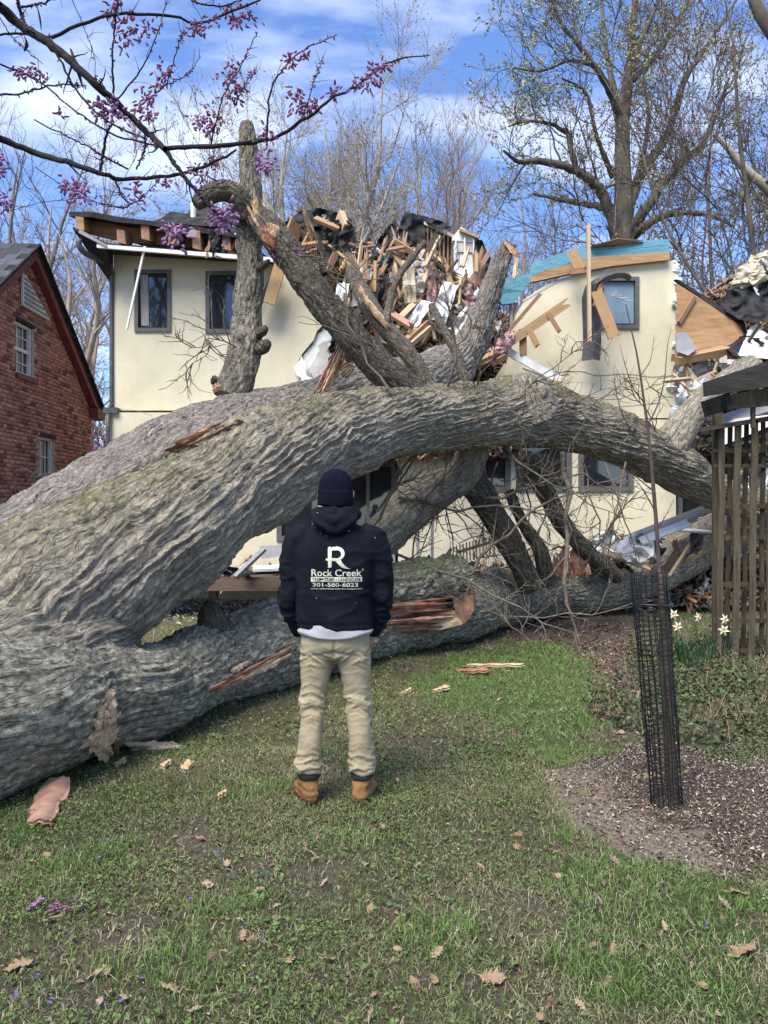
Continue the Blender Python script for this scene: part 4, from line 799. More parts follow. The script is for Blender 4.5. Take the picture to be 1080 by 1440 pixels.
board((672, 512, 12.9), (802, 423, 13.1), .15, .05, LUMBER, H90, .02, .08, name='rail', parent=o); board((742, 460, 12.98), (756, 487, 12.85), .09, .05, LUMBER, H90, name='cross_piece', parent=o); board((771, 441, 13.02), (787, 467, 12.9), .07, .05, LUMBERR, H90, name='cross_piece', parent=o); board((735, 462, 13.05), (736, 500, 13.05), .12, .05, LUMBERR, H90, name='cross_piece', parent=o)
board((705, 478, 13.1), (761, 412, 13.2), .06, .04, LUMBERR, H90, .02, .03, label='thin brown stick slanting against the curved wall edge')
board((714, 494, 13.1), (790, 536, 13.0), .13, .05, TRIMW, H90, .03, .03, label='white painted board sliding down the wing wall')
board((752, 536, 12.9), (790, 540, 12.9), .11, .08, LUMBER, 0, .1, .1, label='short tan lumber end lying on the arching trunk')
board((690, 512, 12.8), (712, 500, 12.8), .12, .08, LUMBERR, .4, .1, .1, label='broken red board end by the pink insulation')
board((672, 508, 12.8), (698, 496, 12.7), .12, .06, LUMBER, .8, .1, .1, label='tan board end under the pink insulation')
board((803, 352, 13.4), (818, 380, 13.3), .17, .05, LUMBER, H90, label='short board hooked over the blue strip')
board((802, 383, 13.35), (828, 380, 13.3), .1, .1, LUMBERR, 0, label='stub of lumber below the blue strip')
board((705, 350, 12.3), (732, 360, 12.4), .05, .03, LUMBER, H90, .1, .1, label='splinter of lumber caught on the snapped stem')
board((724, 385, 12.6), (727, 352, 12.6), .06, .04, LUMBERP, H90, label='upright stick behind the snapped stem')
board((378, 428, 13.6), (396, 366, 13.6), .21, .05, LUMBER, H90, .03, .06, label='nail studded board hanging from the torn eave')
board((362, 436, 13.7), (384, 386, 13.7), .05, .12, CHAR, H90, .05, .1, label='charred strip hanging beside the nailed board')
board((178, 464, 13.4), (204, 346, 13.3), .035, .03, TRIMW, H90, .01, .01, label='thin white trim strip dangling from the eave')
board((948, 506, 12.6), (1024, 491, 12.7), .24, .13, LUMBER, .5, .05, .08, label='thick lumber beam end under the plywood panel')
board((962, 497, 12.9), (1015, 478, 12.9), .2, .04, PLY, .7, .03, .03, label='small plywood offcut leaning on the big panel')
board((955, 592, 12.4), (1060, 500, 12.7), .10, .06, FLASH, .3, .02, .02, label='long grey metal channel sloping down the rubble')
board((965, 575, 12.6), (1050, 498, 12.9), .22, .04, BEAMD, .5, .05, .05, label='dark board sloping down beside the grey channel')
board((880, 760, 11.4), (1004, 712, 11.8), .15, .03, TRIMG, .9, .03, .03, label='grey white siding board leaning in front of the wing')
board((900, 762, 11.3), (970, 734, 11.5), .14, .03, TRIMW, .7, .03, .05, label='white siding board under the grey one')
board((940, 745, 11.9), (1020, 748, 12.1), .10, .03, TRIMW, .3, .03, .05, label='white strip lying flat by the dark doorway')
board((845, 775, 11.4), (918, 800, 11.2), .12, .03, LUMBERP, .6, .1, .1, label='split pale board under the white sheeting')
board((1005, 596, 11.4), (1085, 570, 11.6), .3, .04, TRIMG, .5, .03, .03, label='grey board lying above the trellis')
board((985, 612, 11.6), (1080, 585, 11.8), .16, .05, BEAMD, .5, .03, .03, label='dark board lying above the trellis')
board((355, 800, 11.2), (420, 797, 11.3), .2, .04, FOAM, .2, .04, .04, label='white board end on the deck')
board((330, 812, 11.3), (372, 772, 11.6), .08, .05, TRIMG, .3, .02, .02, label='grey strut leaning on the deck edge')
board((345, 806, 11.3), (430, 802, 11.4), .09, .04, CHAR, .2, .04, .04, label='dark board lying on the deck')
def panel(name, pts, d, mat, label, cat, parent=None, group=None, **k):
    V, Fc = extrude([[P(*q) for q in pts]], d); return obj(name, V, Fc, mat, parent, label=label, cat=cat, group=group, **k)
def crumple(name, poly, D, amp, mat, label, seed, cat='sheeting', tilt=.006, th=.03):
    xs = [p[0] for p in poly]; ys = [p[1] for p in poly]; n = 34; V, ok = [], []
    X, Y = np.meshgrid(np.linspace(min(xs), max(xs), n), np.linspace(min(ys), max(ys), n)); x, y = X.ravel(), Y.ravel()
    d = D+amp*(np.abs(pn(np.column_stack([x*.045, y*.045, 0*x+seed])))*2+.25*pn(np.column_stack([x*.1, y*.1, 0*x+seed+4])))-(y-min(ys))*tilt
    W = np.stack([(x-540)/F*d, d, CH+(720-y)/F*d], -1); ins = inpoly(x, y, poly); f = [q for q in grid_faces(n, n, False).tolist() if all(ins[q])]
    used = sorted({i for q in f for i in q}); mp_ = {k: i for i, k in enumerate(used)}; A = W[used]; B = A+[0, th, .01]; m = len(used)
    return obj(name, np.vstack([A, B]), [tuple(mp_[i] for i in q) for q in f]+[tuple(mp_[i]+m for i in q[::-1]) for q in f], mat, label=label, cat=cat)
panel('plywood_panel', [(951, 398, 12.9), (1043, 456, 12.9), (1046, 474, 12.8), (1020, 488, 12.7), (985, 498, 12.6), (951, 470, 12.7)], (.02, .05, .0), PLY, 'large brown plywood roof panel with a black edge fallen on its side', 'panel')
panel('roof_edge', [(949, 393, 12.9), (955, 393, 12.9), (1047, 452, 12.9), (1052, 472, 12.85), (1045, 474, 12.8), (1042, 458, 12.88)], (.02, .14, .02), ROOFBLK, 'black felt edge along the fallen plywood panel', 'roofing')
board((954, 455, 12.7), (977, 417, 12.85), .07, .05, LUMBERR, H90, label='short batten nailed across the plywood panel')
crumple('roofing_sheet', [(1008, 424), (1030, 405), (1052, 407), (1092, 424), (1092, 450), (1060, 455), (1044, 452), (1022, 440)], 13.2, .14, ROOFBLK, 'black roofing felt sheet slumped over the rubble', 29., 'roofing', .012, .06)
panel('roofing_sheet', [(1024, 492, 12.5), (1048, 472, 12.7), (1056, 478, 12.7), (1048, 496, 12.5), (1032, 500, 12.4)], (.0, .12, .03), ROOFBLK, 'small black felt scrap under the plywood tip', 'roofing')
panel('drywall_sheet', [(1040, 500, 12.4), (1058, 458, 12.8), (1070, 462, 12.9), (1090, 478, 12.8), (1090, 506, 12.4), (1066, 503, 12.3)], (.0, .05, .03), WHITE, 'white drywall sheet leaning at the right edge', 'drywall')
panel('drywall_sheet', [(951, 470, 12.6), (966, 468, 12.6), (980, 490, 12.5), (968, 500, 12.4), (951, 494, 12.5)], (.0, .04, .02), TRIMG, 'grey drywall scrap between the wing edge and the plywood', 'drywall')
panel('drywall_sheet', [(1060, 405, 13.2), (1072, 372, 13.5), (1078, 405, 13.4), (1070, 425, 13.2)], (.0, .04, .02), WRAP, 'pale sheet standing out of the foam heap at right', 'drywall')
panel('siding_scrap', [(1002, 612, 11.2), (1035, 590, 11.3), (1090, 584, 11.3), (1090, 596, 11.2), (1020, 625, 11.1)], (.0, .06, .02), TRIMW, 'white siding scrap caught above the trellis', 'siding')
lumps('insulation', [(P(1050, 388, 13.4), (.22, .2, .16)), (P(1064, 374, 13.5), (.18, .18, .16)), (P(1078, 366, 13.5), (.2, .2, .18)), (P(1042, 398, 13.3), (.14, .14, .12)), (P(1062, 392, 13.3), (.16, .16, .14))], CREAM, None, 3, .6, label='cream foam insulation bundle on the heap at right', cat='insulation')
lumps('insulation', [(P(708, 484, 12.9), (.13, .1, .12)), (P(698, 494, 12.85), (.13, .1, .07)), (P(717, 473, 12.95), (.08, .08, .11))], PINK, None, 3, .6, label='pink insulation tuft at the foot of the leaning truss', cat='insulation')
lumps('insulation', [(P(593, 372, 13.0), (.16, .12, .2)), (P(598, 386, 13.0), (.14, .1, .16)), (P(586, 362, 13.1), (.1, .1, .12))], WHITED, None, 3, .6, label='pale grey insulation hanging in front of the stud wall', cat='insulation')
lumps('insulation', [(P(667, 422, 13.4), (.2, .14, .2)), (P(660, 440, 13.3), (.2, .14, .2)), (P(672, 410, 13.5), (.12, .1, .14))], FOAM, None, 3, .5, label='white insulation lump beside the rear stem', cat='insulation')
crumple('roofing_sheet', [(558, 330), (562, 312), (567, 297), (590, 301), (610, 306), (630, 313), (640, 322), (622, 324), (602, 316), (598, 340), (580, 347), (568, 340)], 14.0, .18, ROOFBLK, 'black roof felt draped over the top of the stud wall', 21., 'roofing', .004)
crumple('roofing_sheet', [(667, 338), (678, 335), (684, 350), (691, 361), (689, 370), (692, 384), (687, 398), (680, 414), (671, 402), (667, 380)], 13.7, .2, ROOFBLK, 'charred roofing curtain hanging right of the white wall', 23., 'roofing', .004)
crumple('roofing_sheet', [(522, 352), (534, 330), (545, 317), (556, 304), (561, 330), (558, 360), (562, 392), (550, 410), (538, 418), (530, 395), (524, 378)], 13.9, .25, ROOFBLK, 'tall black felt flap left of the stud wall', 25., 'roofing', .006)
crumple('roofing_sheet', [(398, 312), (420, 297), (450, 291), (480, 299), (498, 307), (492, 318), (470, 314), (462, 330), (448, 318), (430, 322), (415, 330), (404, 338)], 13.6, .25, ROOFBLK, 'torn black roof remnant sagging left of the rubble heap', 27., 'roofing', .008, .25)
panel('roofing_sheet', [(440, 325, 13.5), (470, 320, 13.6), (474, 350, 13.4), (462, 380, 13.2), (450, 385, 13.2), (446, 350, 13.3)], (.02, .3, .0), CHAR, 'black felt rag hanging under the sagging roof remnant', 'roofing')
board((442, 307, 13.3), (478, 322, 13.25), .12, .06, LUMBER, .8, .03, .03, label='tan rafter sticking out of the sagging roof remnant')
board((478, 302, 13.4), (486, 322, 13.2), .18, .10, LUMBERP, H90, .03, .03, label='square cut rafter end at the tip of the roof remnant')
board((404, 350, 13.2), (418, 312, 13.4), .3, .05, PLY, H90, .08, .08, label='plywood scrap behind the slanting dark limb')
board((424, 345, 13.2), (448, 342, 13.2), .16, .05, PLY, .6, .05, .05, label='plywood offcut under the sagging roof remnant')
board((448, 356, 13.1), (430, 362, 13.1), .2, .05, LUMBERR, .6, .05, .05, label='reddish board end under the plywood offcut')
board((527, 412, 12.6), (528, 368, 12.7), .09, .05, LUMBER, H90, label='upright stud standing behind the splintered branch')
board((562, 448, 12.5), (590, 420, 12.8), .1, .06, LUMBERP, .7, .06, .06, label='pale board leaning in the middle of the heap')
board((548, 440, 12.4), (580, 460, 12.3), .14, .05, PINKBARK, .7, .2, .2, label='pink split board across the heap')
board((570, 480, 12.3), (600, 452, 12.6), .1, .08, LUMBER, .4, .05, .05, label='lumber stack end low in the heap')
board((574, 486, 12.3), (604, 460, 12.6), .1, .08, LUMBERP, .4, .05, .05, label='pale lumber lying against the lumber stack end')
# metal flashing strip curling over the wing
pts = [(884, 384, 13.25), (872, 382, 13.2), (856, 384, 13.1), (838, 391, 13.05), (823, 402, 13.1), (818, 420, 13.2), (819, 450, 13.3), (820, 480, 13.35), (818, 508, 13.35)]
V = []
for i, q in enumerate(pts):
    a = P(*q); t = min(1, i/4); e = np.array([.16*t, -.16, -.10*(1-t)]); f_ = e+np.array([.15*t, .13, -.08*(1-t)])
    ring = [a, a+e, a+f_]; V += ring+[p+np.array([.004, .014, .004]) for p in ring[::-1]]
Fc = [(6*i+k, 6*i+(k+1) % 6, 6*i+6+(k+1) % 6, 6*i+6+k) for i in range(len(pts)-1) for k in range(6)]+[(0, 1, 2, 3, 4, 5), tuple(range(6*len(pts)-1, 6*len(pts)-7, -1))]
obj('flashing', np.array(V), Fc, FLASH, smooth=False, label='dark grey metal flashing curling down the wing wall', cat='flashing')
# crumpled white sheeting by the log
crumple('plastic_sheet', [(862, 772), (880, 755), (902, 745), (922, 764), (920, 782), (900, 793), (880, 790)], 11.3, .25, WHITE, 'crumpled white sheeting heaped behind the wire tree guard', 2.)
crumple('plastic_sheet', [(828, 765), (845, 748), (866, 745), (880, 772), (868, 792), (840, 785)], 11.7, .25, WHITE, 'white torn sheeting left of the heaped sheeting', 5.)
crumple('plastic_sheet', [(750, 790), (775, 778), (792, 785), (780, 805), (752, 808)], 11.2, .2, WHITED, 'crushed white sheet behind the tangle of twigs', 8.)
crumple('plastic_sheet', [(950, 560), (962, 520), (1000, 505), (1020, 515), (985, 560), (955, 590)], 12.9, .3, FOAM, 'torn white house wrap spilling beside the wing edge', 12.)
panel('drywall_sheet', [(365, 768, 11.9), (420, 764, 12), (420, 780, 11.9), (368, 786, 11.8)], (0, .05, .0), TRIMG, 'grey panel leaning on the deck behind the man', 'panel')
# lattice scrap against the wall
LS = thing('lattice_scrap', 'small grey picket screen leaning askew against the lower wall', 'picket screen', P(660, 790, 12.6))
for i in range(11): board((643+i*4.6, 792-i*1.1, 12.4), (642+i*4.6, 768-i*1.3, 12.6), .05, .02, LUMBERD, H90, name='slat', parent=LS)
board((642, 777, 12.5), (692, 762, 12.5), .05, .03, LUMBERD, H90, name='rail', parent=LS)
V, Fc = tube(PP([(654, 772, 12.5), (645, 764, 12.5), (680, 751, 12.6), (682, 765, 12.6)]), [.015]*4, 6, .2); obj('wire_loop', V, Fc, TRIMG, LS)
# the countless rest, still one object each
def chunk_mesh(name, seed, mat):
    r = random.Random(seed); n = 6; a = sorted(r.uniform(0, 6.28) for _ in range(n)); pts = [(.5*math.cos(t)*r.uniform(.6, 1), .5*math.sin(t)*r.uniform(.6, 1), 0) for t in a]
    V, Fc = extrude([pts], (0, 0, 1)); return mesh(name, V, Fc, mat)
def rag_mesh(name, seed, mat):
    n = 7; X, Y = np.meshgrid(np.linspace(-.5, .5, n), np.linspace(-.5, .5, n)); x, y = X.ravel(), Y.ravel(); z = .5*pn(np.column_stack([x*3, y*3, 0*x+seed]))
    x = x+.15*pn(np.column_stack([x*4, y*4, 0*x+seed+8])); A = np.column_stack([x, y, z]); f = grid_faces(n, n, False).tolist(); return mesh(name, np.vstack([A, A+[0, 0, .06]]), f+[[i+49 for i in q[::-1]] for q in f], mat)
KIND = {
 'board': (lambda m, s: plank_mesh('plank', s, .25, .3, m), [LUMBER, LUMBERP, LUMBERR, LUMBERD, LUMBER], 'splintered tan or brown board jammed in the heap inside the broken house', 'splintered boards jammed in the heap'),
 'plaster_chunk': (lambda m, s: chunk_mesh('chunk', s, m), [WHITE, WHITED, WHITED, CREAM], 'broken white plaster chunk jammed in the heap inside the broken house', 'plaster chunks in the heap'),
 'felt_scrap': (lambda m, s: rag_mesh('rag', s, m), [ROOFBLK, CHAR], 'crumpled black roofing scrap in the heap inside the broken house', 'roofing scraps in the heap'),
 'insulation_scrap': (lambda m, s: rag_mesh('rag', s, m), [PINK, WHITED, CREAM, WHITED, GREEN], 'torn insulation or wrap scrap in the heap inside the broken house', 'insulation scraps in the heap')}
MS = {k: [f(m, 11+i) for i, m in enumerate(ms)] for k, (f, ms, _, _) in KIND.items()}
rd = random.Random(12)
NOUN = {'board': 'splintered board', 'plaster_chunk': 'plaster chunk', 'felt_scrap': 'roofing scrap', 'insulation_scrap': 'insulation scrap'}
LANDMARKS = [(440, 310, 'under the sagging roof remnant'), (475, 340, 'beside the tip of the roof remnant'), (485, 400, 'above the slanting dark limb'), (520, 360, 'left of the tall felt flap'), (545, 340, 'at the tall felt flap'), (525, 430, 'behind the splintered branch'), (560, 400, 'behind the thin grey limb'), (560, 450, 'below the thin grey limb'), (590, 360, 'left of the stud wall'),
 (615, 400, 'in front of the stud wall'), (600, 430, 'below the stud wall'), (600, 480, 'above the big fallen stem'), (520, 490, 'between the two slanting limbs'), (645, 420, 'under the white closet wall'), (670, 400, 'by the charred curtain'), (640, 470, 'left of the snapped stem'), (680, 470, 'behind the snapped stem'), (710, 480, 'right of the snapped stem'), (230, 330, 'on the torn eave above the windows'), (310, 335, 'on the torn eave beside the pole branch'),
 (960, 520, 'beside the torn wing edge'), (1000, 515, 'under the thick lumber beam'), (1060, 480, 'by the white drywall sheet'), (970, 570, 'below the house wrap'), (1060, 385, 'on the foam heap'), (1035, 520, 'beside the grey channel'), (700, 800, 'behind the left twig tangle'), (760, 790, 'behind the hanging branch'), (830, 785, 'left of the crumpled sheeting'), (900, 785, 'at the crumpled sheeting'), (970, 760, 'under the white siding'), (560, 800, 'behind the man at the log'), (640, 805, 'behind the mossy stub'), (340, 805, 'on the deck left of the man'), (400, 800, 'on the deck beside the man')]
def pile(n, poly, d0, d1, weights, smin=.6, where=None):
    xs = [p[0] for p in poly]; ys = [p[1] for p in poly]; c = 0
    while c < n:
        x, y = rd.uniform(min(xs), max(xs)), rd.uniform(min(ys), max(ys))
        if not inpoly(np.array([x]), np.array([y]), poly)[0]: continue
        c += 1; k = rd.choices(list(KIND), weights)[0]; D = rd.uniform(d0, d1); p = P(x, y, D); me = rd.choice(MS[k]); s = rd.uniform(smin, 1.3)
        if k == 'board':
            a = rd.gauss(math.pi/2, .8) if rd.random() < .5 else rd.uniform(0, 6.28); dv_ = np.array([math.cos(a), rd.uniform(-.5, .5), math.sin(a)])*rd.uniform(.25, .75)*s
            M = xform(p-dv_/2, p+dv_/2, rd.uniform(.035, .12), rd.uniform(.025, .045), rd.uniform(0, 3.1))
        else:
            sz = {'plaster_chunk': (.27, .16, .03), 'felt_scrap': (.38, .22, .26), 'insulation_scrap': (.26, .18, .26)}[k]
            M = Matrix.Translation(p) @ Matrix.Rotation(rd.uniform(0, 6.28), 4, 'Y') @ Matrix.Rotation(rd.uniform(.6, 2.2), 4, 'X') @ Matrix.Diagonal((sz[0]*s, sz[1]*s, sz[2]*s, 1))
        grp = KIND[k][3]
        if where: grp = grp.replace('jammed in the heap', where).replace('in the heap', where)
        mn = me.materials[0].name; tone = {'lumber': 'tan', 'pale_lumber': 'pale', 'reddish_lumber': 'reddish', 'weathered_lumber': 'dark weathered', 'white_plaster': 'clean white', 'dirty_plaster': 'greyish', 'cream_insulation': 'cream', 'roofing_felt': 'black', 'soffit_black': 'charred', 'pink_insulation': 'pink', 'green_scrap': 'green'}[mn]
        pose = ('upright' if abs(math.sin(a)) > .85 else 'level' if abs(math.sin(a)) < .4 else 'leaning' )+(' long' if np.linalg.norm(dv_) > .55 else ' short') if k == 'board' else ('larger' if s > 1.0 else 'small')
        lm = min(LANDMARKS, key=lambda q: (q[0]-x)**2+(q[1]-y)**2)[2]; lab = f'{pose} {tone} {NOUN[k]} {lm}'
        inst(k, me, M, None, lab, k.replace('_', ' ').replace('board', 'board'), grp)
pile(215, [(474, 480), (474, 380), (500, 358), (530, 350), (555, 335), (600, 345), (640, 380), (672, 420), (705, 450), (720, 500), (690, 525), (560, 520), (500, 545)], 12.7, 13.7, (9, 3, .5, 2.4))
for i in range(60):
    x = rd.uniform(480, 690); y = rd.uniform(340, 480)+abs(x-580)*.15; l = rd.uniform(22, 62); t = rd.gauss(0, .45); D = rd.uniform(12.5, 13.3); lm = min(LANDMARKS, key=lambda q: (q[0]-x)**2+(q[1]-y)**2)[2]; k = i % 5
    m, tone = [(LUMBERR, 'reddish brown'), (LUMBER, 'tan'), (LUMBERD, 'dark'), (LUMBERP, 'pale'), (LUMBERR, 'brown')][k]
    board((x-l*.5*math.sin(t), y+l*.5, D-rd.uniform(0, .3)), (x+l*.5*math.sin(t), y-l*.5, D+rd.uniform(0, .3)), rd.uniform(.035, .10), rd.uniform(.025, .04), m, rd.uniform(0, 3), .12, .3, label=('long' if l > 42 else 'medium')+f' {tone} splintered upright board '+lm, group='splintered boards jammed in the heap', seed=i)
for i, (x, y, w, h, m, t) in enumerate(((508, 405, .22, .7, WHITED, 'greyish'), (575, 395, .2, .75, CREAM, 'cream'), (607, 410, .16, .6, PINK, 'pink'), (625, 425, .26, .7, WHITE, 'white'), (652, 455, .3, .5, WHITED, 'greyish'), (545, 470, .3, .35, WHITED, 'greyish'), (480, 425, .2, .7, WHITE, 'white'), (590, 440, .2, .5, WHITE, 'white'), (535, 415, .18, .6, ROOFBLK, 'black'))):
    c = P(x, y, 12.75-.03*i); inst('hanging_sheet', rag_mesh('rag', 60+i, m), Matrix.Translation(c) @ Matrix.Rotation(rd.gauss(0, .3), 4, 'Y') @ Matrix.Rotation(rad(82), 4, 'X') @ Matrix.Diagonal((w, h, .3, 1)), None, f'{t} torn sheet hanging '+min(LANDMARKS, key=lambda q: (q[0]-x)**2+(q[1]-y)**2)[2], 'torn sheet', 'torn sheets hanging in the heap')
pile(50, [(400, 335), (440, 308), (492, 315), (485, 370), (472, 415), (436, 372), (412, 352)], 13.2, 13.9, (6, 2, 2, 1))
pile(26, [(630, 380), (668, 400), (690, 420), (680, 470), (620, 480)], 12.9, 13.6, (3, 5, 1, 3))
pile(16, [(200, 318), (335, 328), (335, 345), (290, 345), (230, 325)], 13.2, 13.5, (5, 1, 4, 0), .5, 'along the torn roof edge')
pile(34, [(950, 500), (1000, 520), (1060, 460), (1085, 470), (1085, 500), (1000, 545), (960, 590)], 12.3, 13.0, (6, 4, 1.2, 2), .6, 'right of the wing')
pile(14, [(1030, 400), (1085, 360), (1085, 410), (1040, 410)], 13.2, 13.6, (2, 3, 1, 5), .6, 'right of the wing')
pile(46, [(680, 800), (760, 785), (860, 775), (940, 770), (1000, 735), (1010, 760), (930, 815), (700, 822)], 11.4, 12.4, (6, 4, 2, 2), .6, 'behind the lower log')
pile(20, [(540, 785), (640, 790), (690, 800), (690, 825), (560, 822)], 11.6, 12.4, (5, 4, 2, 2), .6, 'behind the mossy stub')
pile(14, [(300, 800), (420, 792), (420, 808), (300, 812)], 11.5, 12.2, (4, 5, 1, 1), .5, 'on the deck')
# ---------------------------------------------------------------- brick neighbour: gable wall in the plane x = BX, facing right
BX = -6.46
BH = thing('brick_house', 'red brick house with a dark red gable trim and slate roof at left', 'house', (BX, 14, 0))
YN, YP, YE = 11.0, 14.0, 17.0; ZR, ZE = 6.24, 3.86
def zrake(y): return ZR-(ZR-ZE)*abs(y-YP)/3.0
bw = [(13.52, 14.2, 4.05, 4.98), (14.48, 15.1, 1.55, 3.03)]
vent = [(13.86, 6.0), (14.95, 5.3), (13.86, 5.3)]
def inwin(y, z): return any(a-.02 < y < b+.02 and c-.02 < z < d+.02 for a, b, c, d in bw)
V, Fc = extrude([[(BX-.03, YN, -.1), (BX-.03, YE, -.1), (BX-.03, YE, ZE), (BX-.03, YP, ZR), (BX-.03, YN, ZE)]]+[[(BX-.03, a, c), (BX-.03, b, c), (BX-.03, b, d), (BX-.03, a, d)] for a, b, c, d in bw], (-.3, 0, 0)); obj('wall', V, Fc, MORTAR, BH)
# bricks are under 7 px, so they are real but joined
V, C = [], []; r7 = random.Random(7); row = 0; z = 0.0
while z < ZR:
    y = YN+(row % 2)*.11
    while y < YE:
        y1 = min(y+.207, YE)
        if (row % 6 == 5): y1 = min(y+.097, YE)
        if z+.062 < zrake((y+y1)/2)-.02 and not (inwin(y+.03, z+.03) or inwin(y1-.03, z+.03)):
            d = r7.uniform(-.003, .004); V.append([(BX-.04, y, z), (BX-.04, y1, z), (BX-.04, y1, z+.062), (BX-.04, y, z+.062), (BX+d, y, z), (BX+d, y1, z), (BX+d, y1, z+.062), (BX+d, y, z+.062)])
            t = r7.random(); c = np.array([.48, .235, .18])*(.7+.6*t); c = c if r7.random() > .12 else np.array([.20, .10, .09]); C.append(c)
        y = y1+.012
    z += .074; row += 1
n = len(V); f = np.array([(4, 5, 6, 7), (0, 1, 5, 4), (1, 2, 6, 5), (2, 3, 7, 6), (3, 0, 4, 7)]); Fc = (np.arange(n)[:, None, None]*8+f[None]).reshape(-1, 4)
obj('brick', np.array(V).reshape(-1, 3), Fc, BRICK, BH, cols=np.repeat(np.array(C), 8, axis=0), kind='stuff')
def yz(poly, x, d): return extrude([[(x, a, b) for a, b in poly]], (d, 0, 0))
for s in (1, -1):
    y0, y1 = YP, YP+s*3.25; e = lambda y: ZR-(ZR-ZE)*abs(y-YP)/3.0
    V, Fc = yz([(y0, e(y0)+.20), (y1, e(y1)+.20), (y1, e(y1)-.02), (y0, e(y0)-.05)], BX-.02, .16); obj('rake_board', V, Fc, REDTRIM, BH)
    V, Fc = yz([(y0, e(y0)+.24), (y1, e(y1)+.24), (y1, e(y1)+.20), (y0, e(y0)+.20)], BX-.3, .52); obj('drip_edge', V, Fc, ROOFBLK, BH)
V, Fc = yz([(YE-.15, ZE+.02), (YE+.32, ZE+.02), (YE+.32, ZE-.2), (YE-.15, ZE-.2)], BX-.3, .5); obj('eave_return', V, Fc, REDTRIM, BH)
V, Fc = extrude([[(BX+.02, 13.65, 5.90), (BX+.02, 14.75, 5.27), (BX+.02, 13.65, 5.27)]], (.04, 0, 0)); vt = obj('gable_vent', V, Fc, TRIMW, BH)
for i in range(7): zz = 5.31+i*.085; y1 = 14.70-(zz-5.27)*1.746; V, Fc = yz([(13.69, zz), (y1, zz), (y1, zz+.03), (13.69, zz+.045)], BX+.05, .03); obj('slat', V, Fc, TRIMG, vt)
# slate roof facing the camera
rows = 16; V, Fc, C = [], [], []; r8 = random.Random(8); rise = (ZR-ZE)/3.0; k = 0
for i in range(rows):
    yA = YP-3.3*(1-i/rows); yB = YP-3.3*(1-(i+1)/rows)-.0; zA = ZR+.24-(YP-yA)*rise; zB = ZR+.24-(YP-yB)*rise+.02; x = BX+.20-(i % 2)*.15
    while x > BX-4.5:
        w = r8.uniform(.22, .34); V += [(x, yA, zA+.012), (x-w+.01, yA, zA+.012), (x-w+.01, yB, zB-.01), (x, yB, zB-.01), (x, yA, zA-.02), (x-w+.01, yA, zA-.02)]; Fc += [(k, k+3, k+2, k+1), (k, k+1, k+5, k+4)]
        C += [np.array([.075, .078, .092])*r8.uniform(.6, 1.4)]*6; k += 6; x -= w
obj('shingle', np.array(V), Fc, SHING, BH, cols=np.array(C), kind='stuff')
V, Fc = extrude([[(BX-4.6, YP-3.3, ZR+.2-3.3*rise), (BX+.15, YP-3.3, ZR+.2-3.3*rise), (BX+.15, YP, ZR+.2), (BX-4.6, YP, ZR+.2)]], (0, .03, -.06)); obj('roof', V, Fc, ROOFBLK, BH)
V, Fc = extrude([[(BX-4.6, YP+3.3, ZR+.2-3.3*rise), (BX+.15, YP+3.3, ZR+.2-3.3*rise), (BX+.15, YP, ZR+.2), (BX-4.6, YP, ZR+.2)]], (0, -.03, -.06)); obj('roof', V, Fc, ROOFBLK, BH)
g = Geo(); g.box((-7.75, 12.2, 4.9), (-7.1, 13.0, 6.0)); dm = g.obj('dormer', REDTRIM, BH); g = Geo(); g.box((-7.6, 12.18, 5.1), (-7.25, 12.2, 5.75)); g.obj('pane', TRIMW, dm)
for a, b, c, d in bw:
    V, Fc = extrude([[(BX-.06, y, z) for y, z in ((a, c), (b, c), (b, d), (a, d))], [(BX-.06, y, z) for y, z in ((a+.05, c+.06), (b-.05, c+.06), (b-.05, d-.05), (a+.05, d-.05))]], (-.08, 0, 0)); w = obj('window', V, Fc, TRIMW, BH)
    g = Geo(); g.box((BX-.13, a+.04, c+.05), (BX-.12, b-.04, d-.04)); g.obj('pane', GLASS, w); g = Geo(); g.box((BX-.17, a+.04, c+.05 if c > 2 else c+.62), (BX-.16, b-.04, d-.04)); g.obj('curtain', CURT, w)
    m = (c+d)/2; g = Geo(); g.box((BX-.115, a+.05, m-.03), (BX-.07, b-.05, m+.03))
    for t in (1/3, 2/3): y = a+(b-a)*t; g.box((BX-.118, y-.01, m+.03), (BX-.10, y+.01, d-.05)); g.box((BX-.118, y-.01, c+.06), (BX-.10, y+.01, m-.03))
    for t in (.25, .75): zz = c+(d-c)*t; g.box((BX-.117, a+.05, zz-.01), (BX-.101, b-.05, zz+.01))
    g.obj('muntin', TRIMW, w); g = Geo(); g.box((BX-.1, a-.06, c-.09), (BX+.06, b+.06, c)); g.obj('sill', REDTRIM if c > 2 else TRIMW, w)
    g = Geo(); g.box((BX-.1, a-.03, d), (BX+.012, b+.03, d+.06)); g.obj('lintel', CHAR, w)
V, Fc = extrude([[(BX-.34, YE, -.1), (BX-9, YE, -.1), (BX-9, YE, ZE), (BX-.34, YE, ZE)]], (0, -.2, 0)); obj('wall', V, Fc, MORTAR, BH)
V, Fc = extrude([[(BX-.34, YN, -.1), (BX-9, YN, -.1), (BX-9, YN, ZE), (BX-.34, YN, ZE)]], (0, .2, 0)); obj('wall', V, Fc, MORTAR, BH)
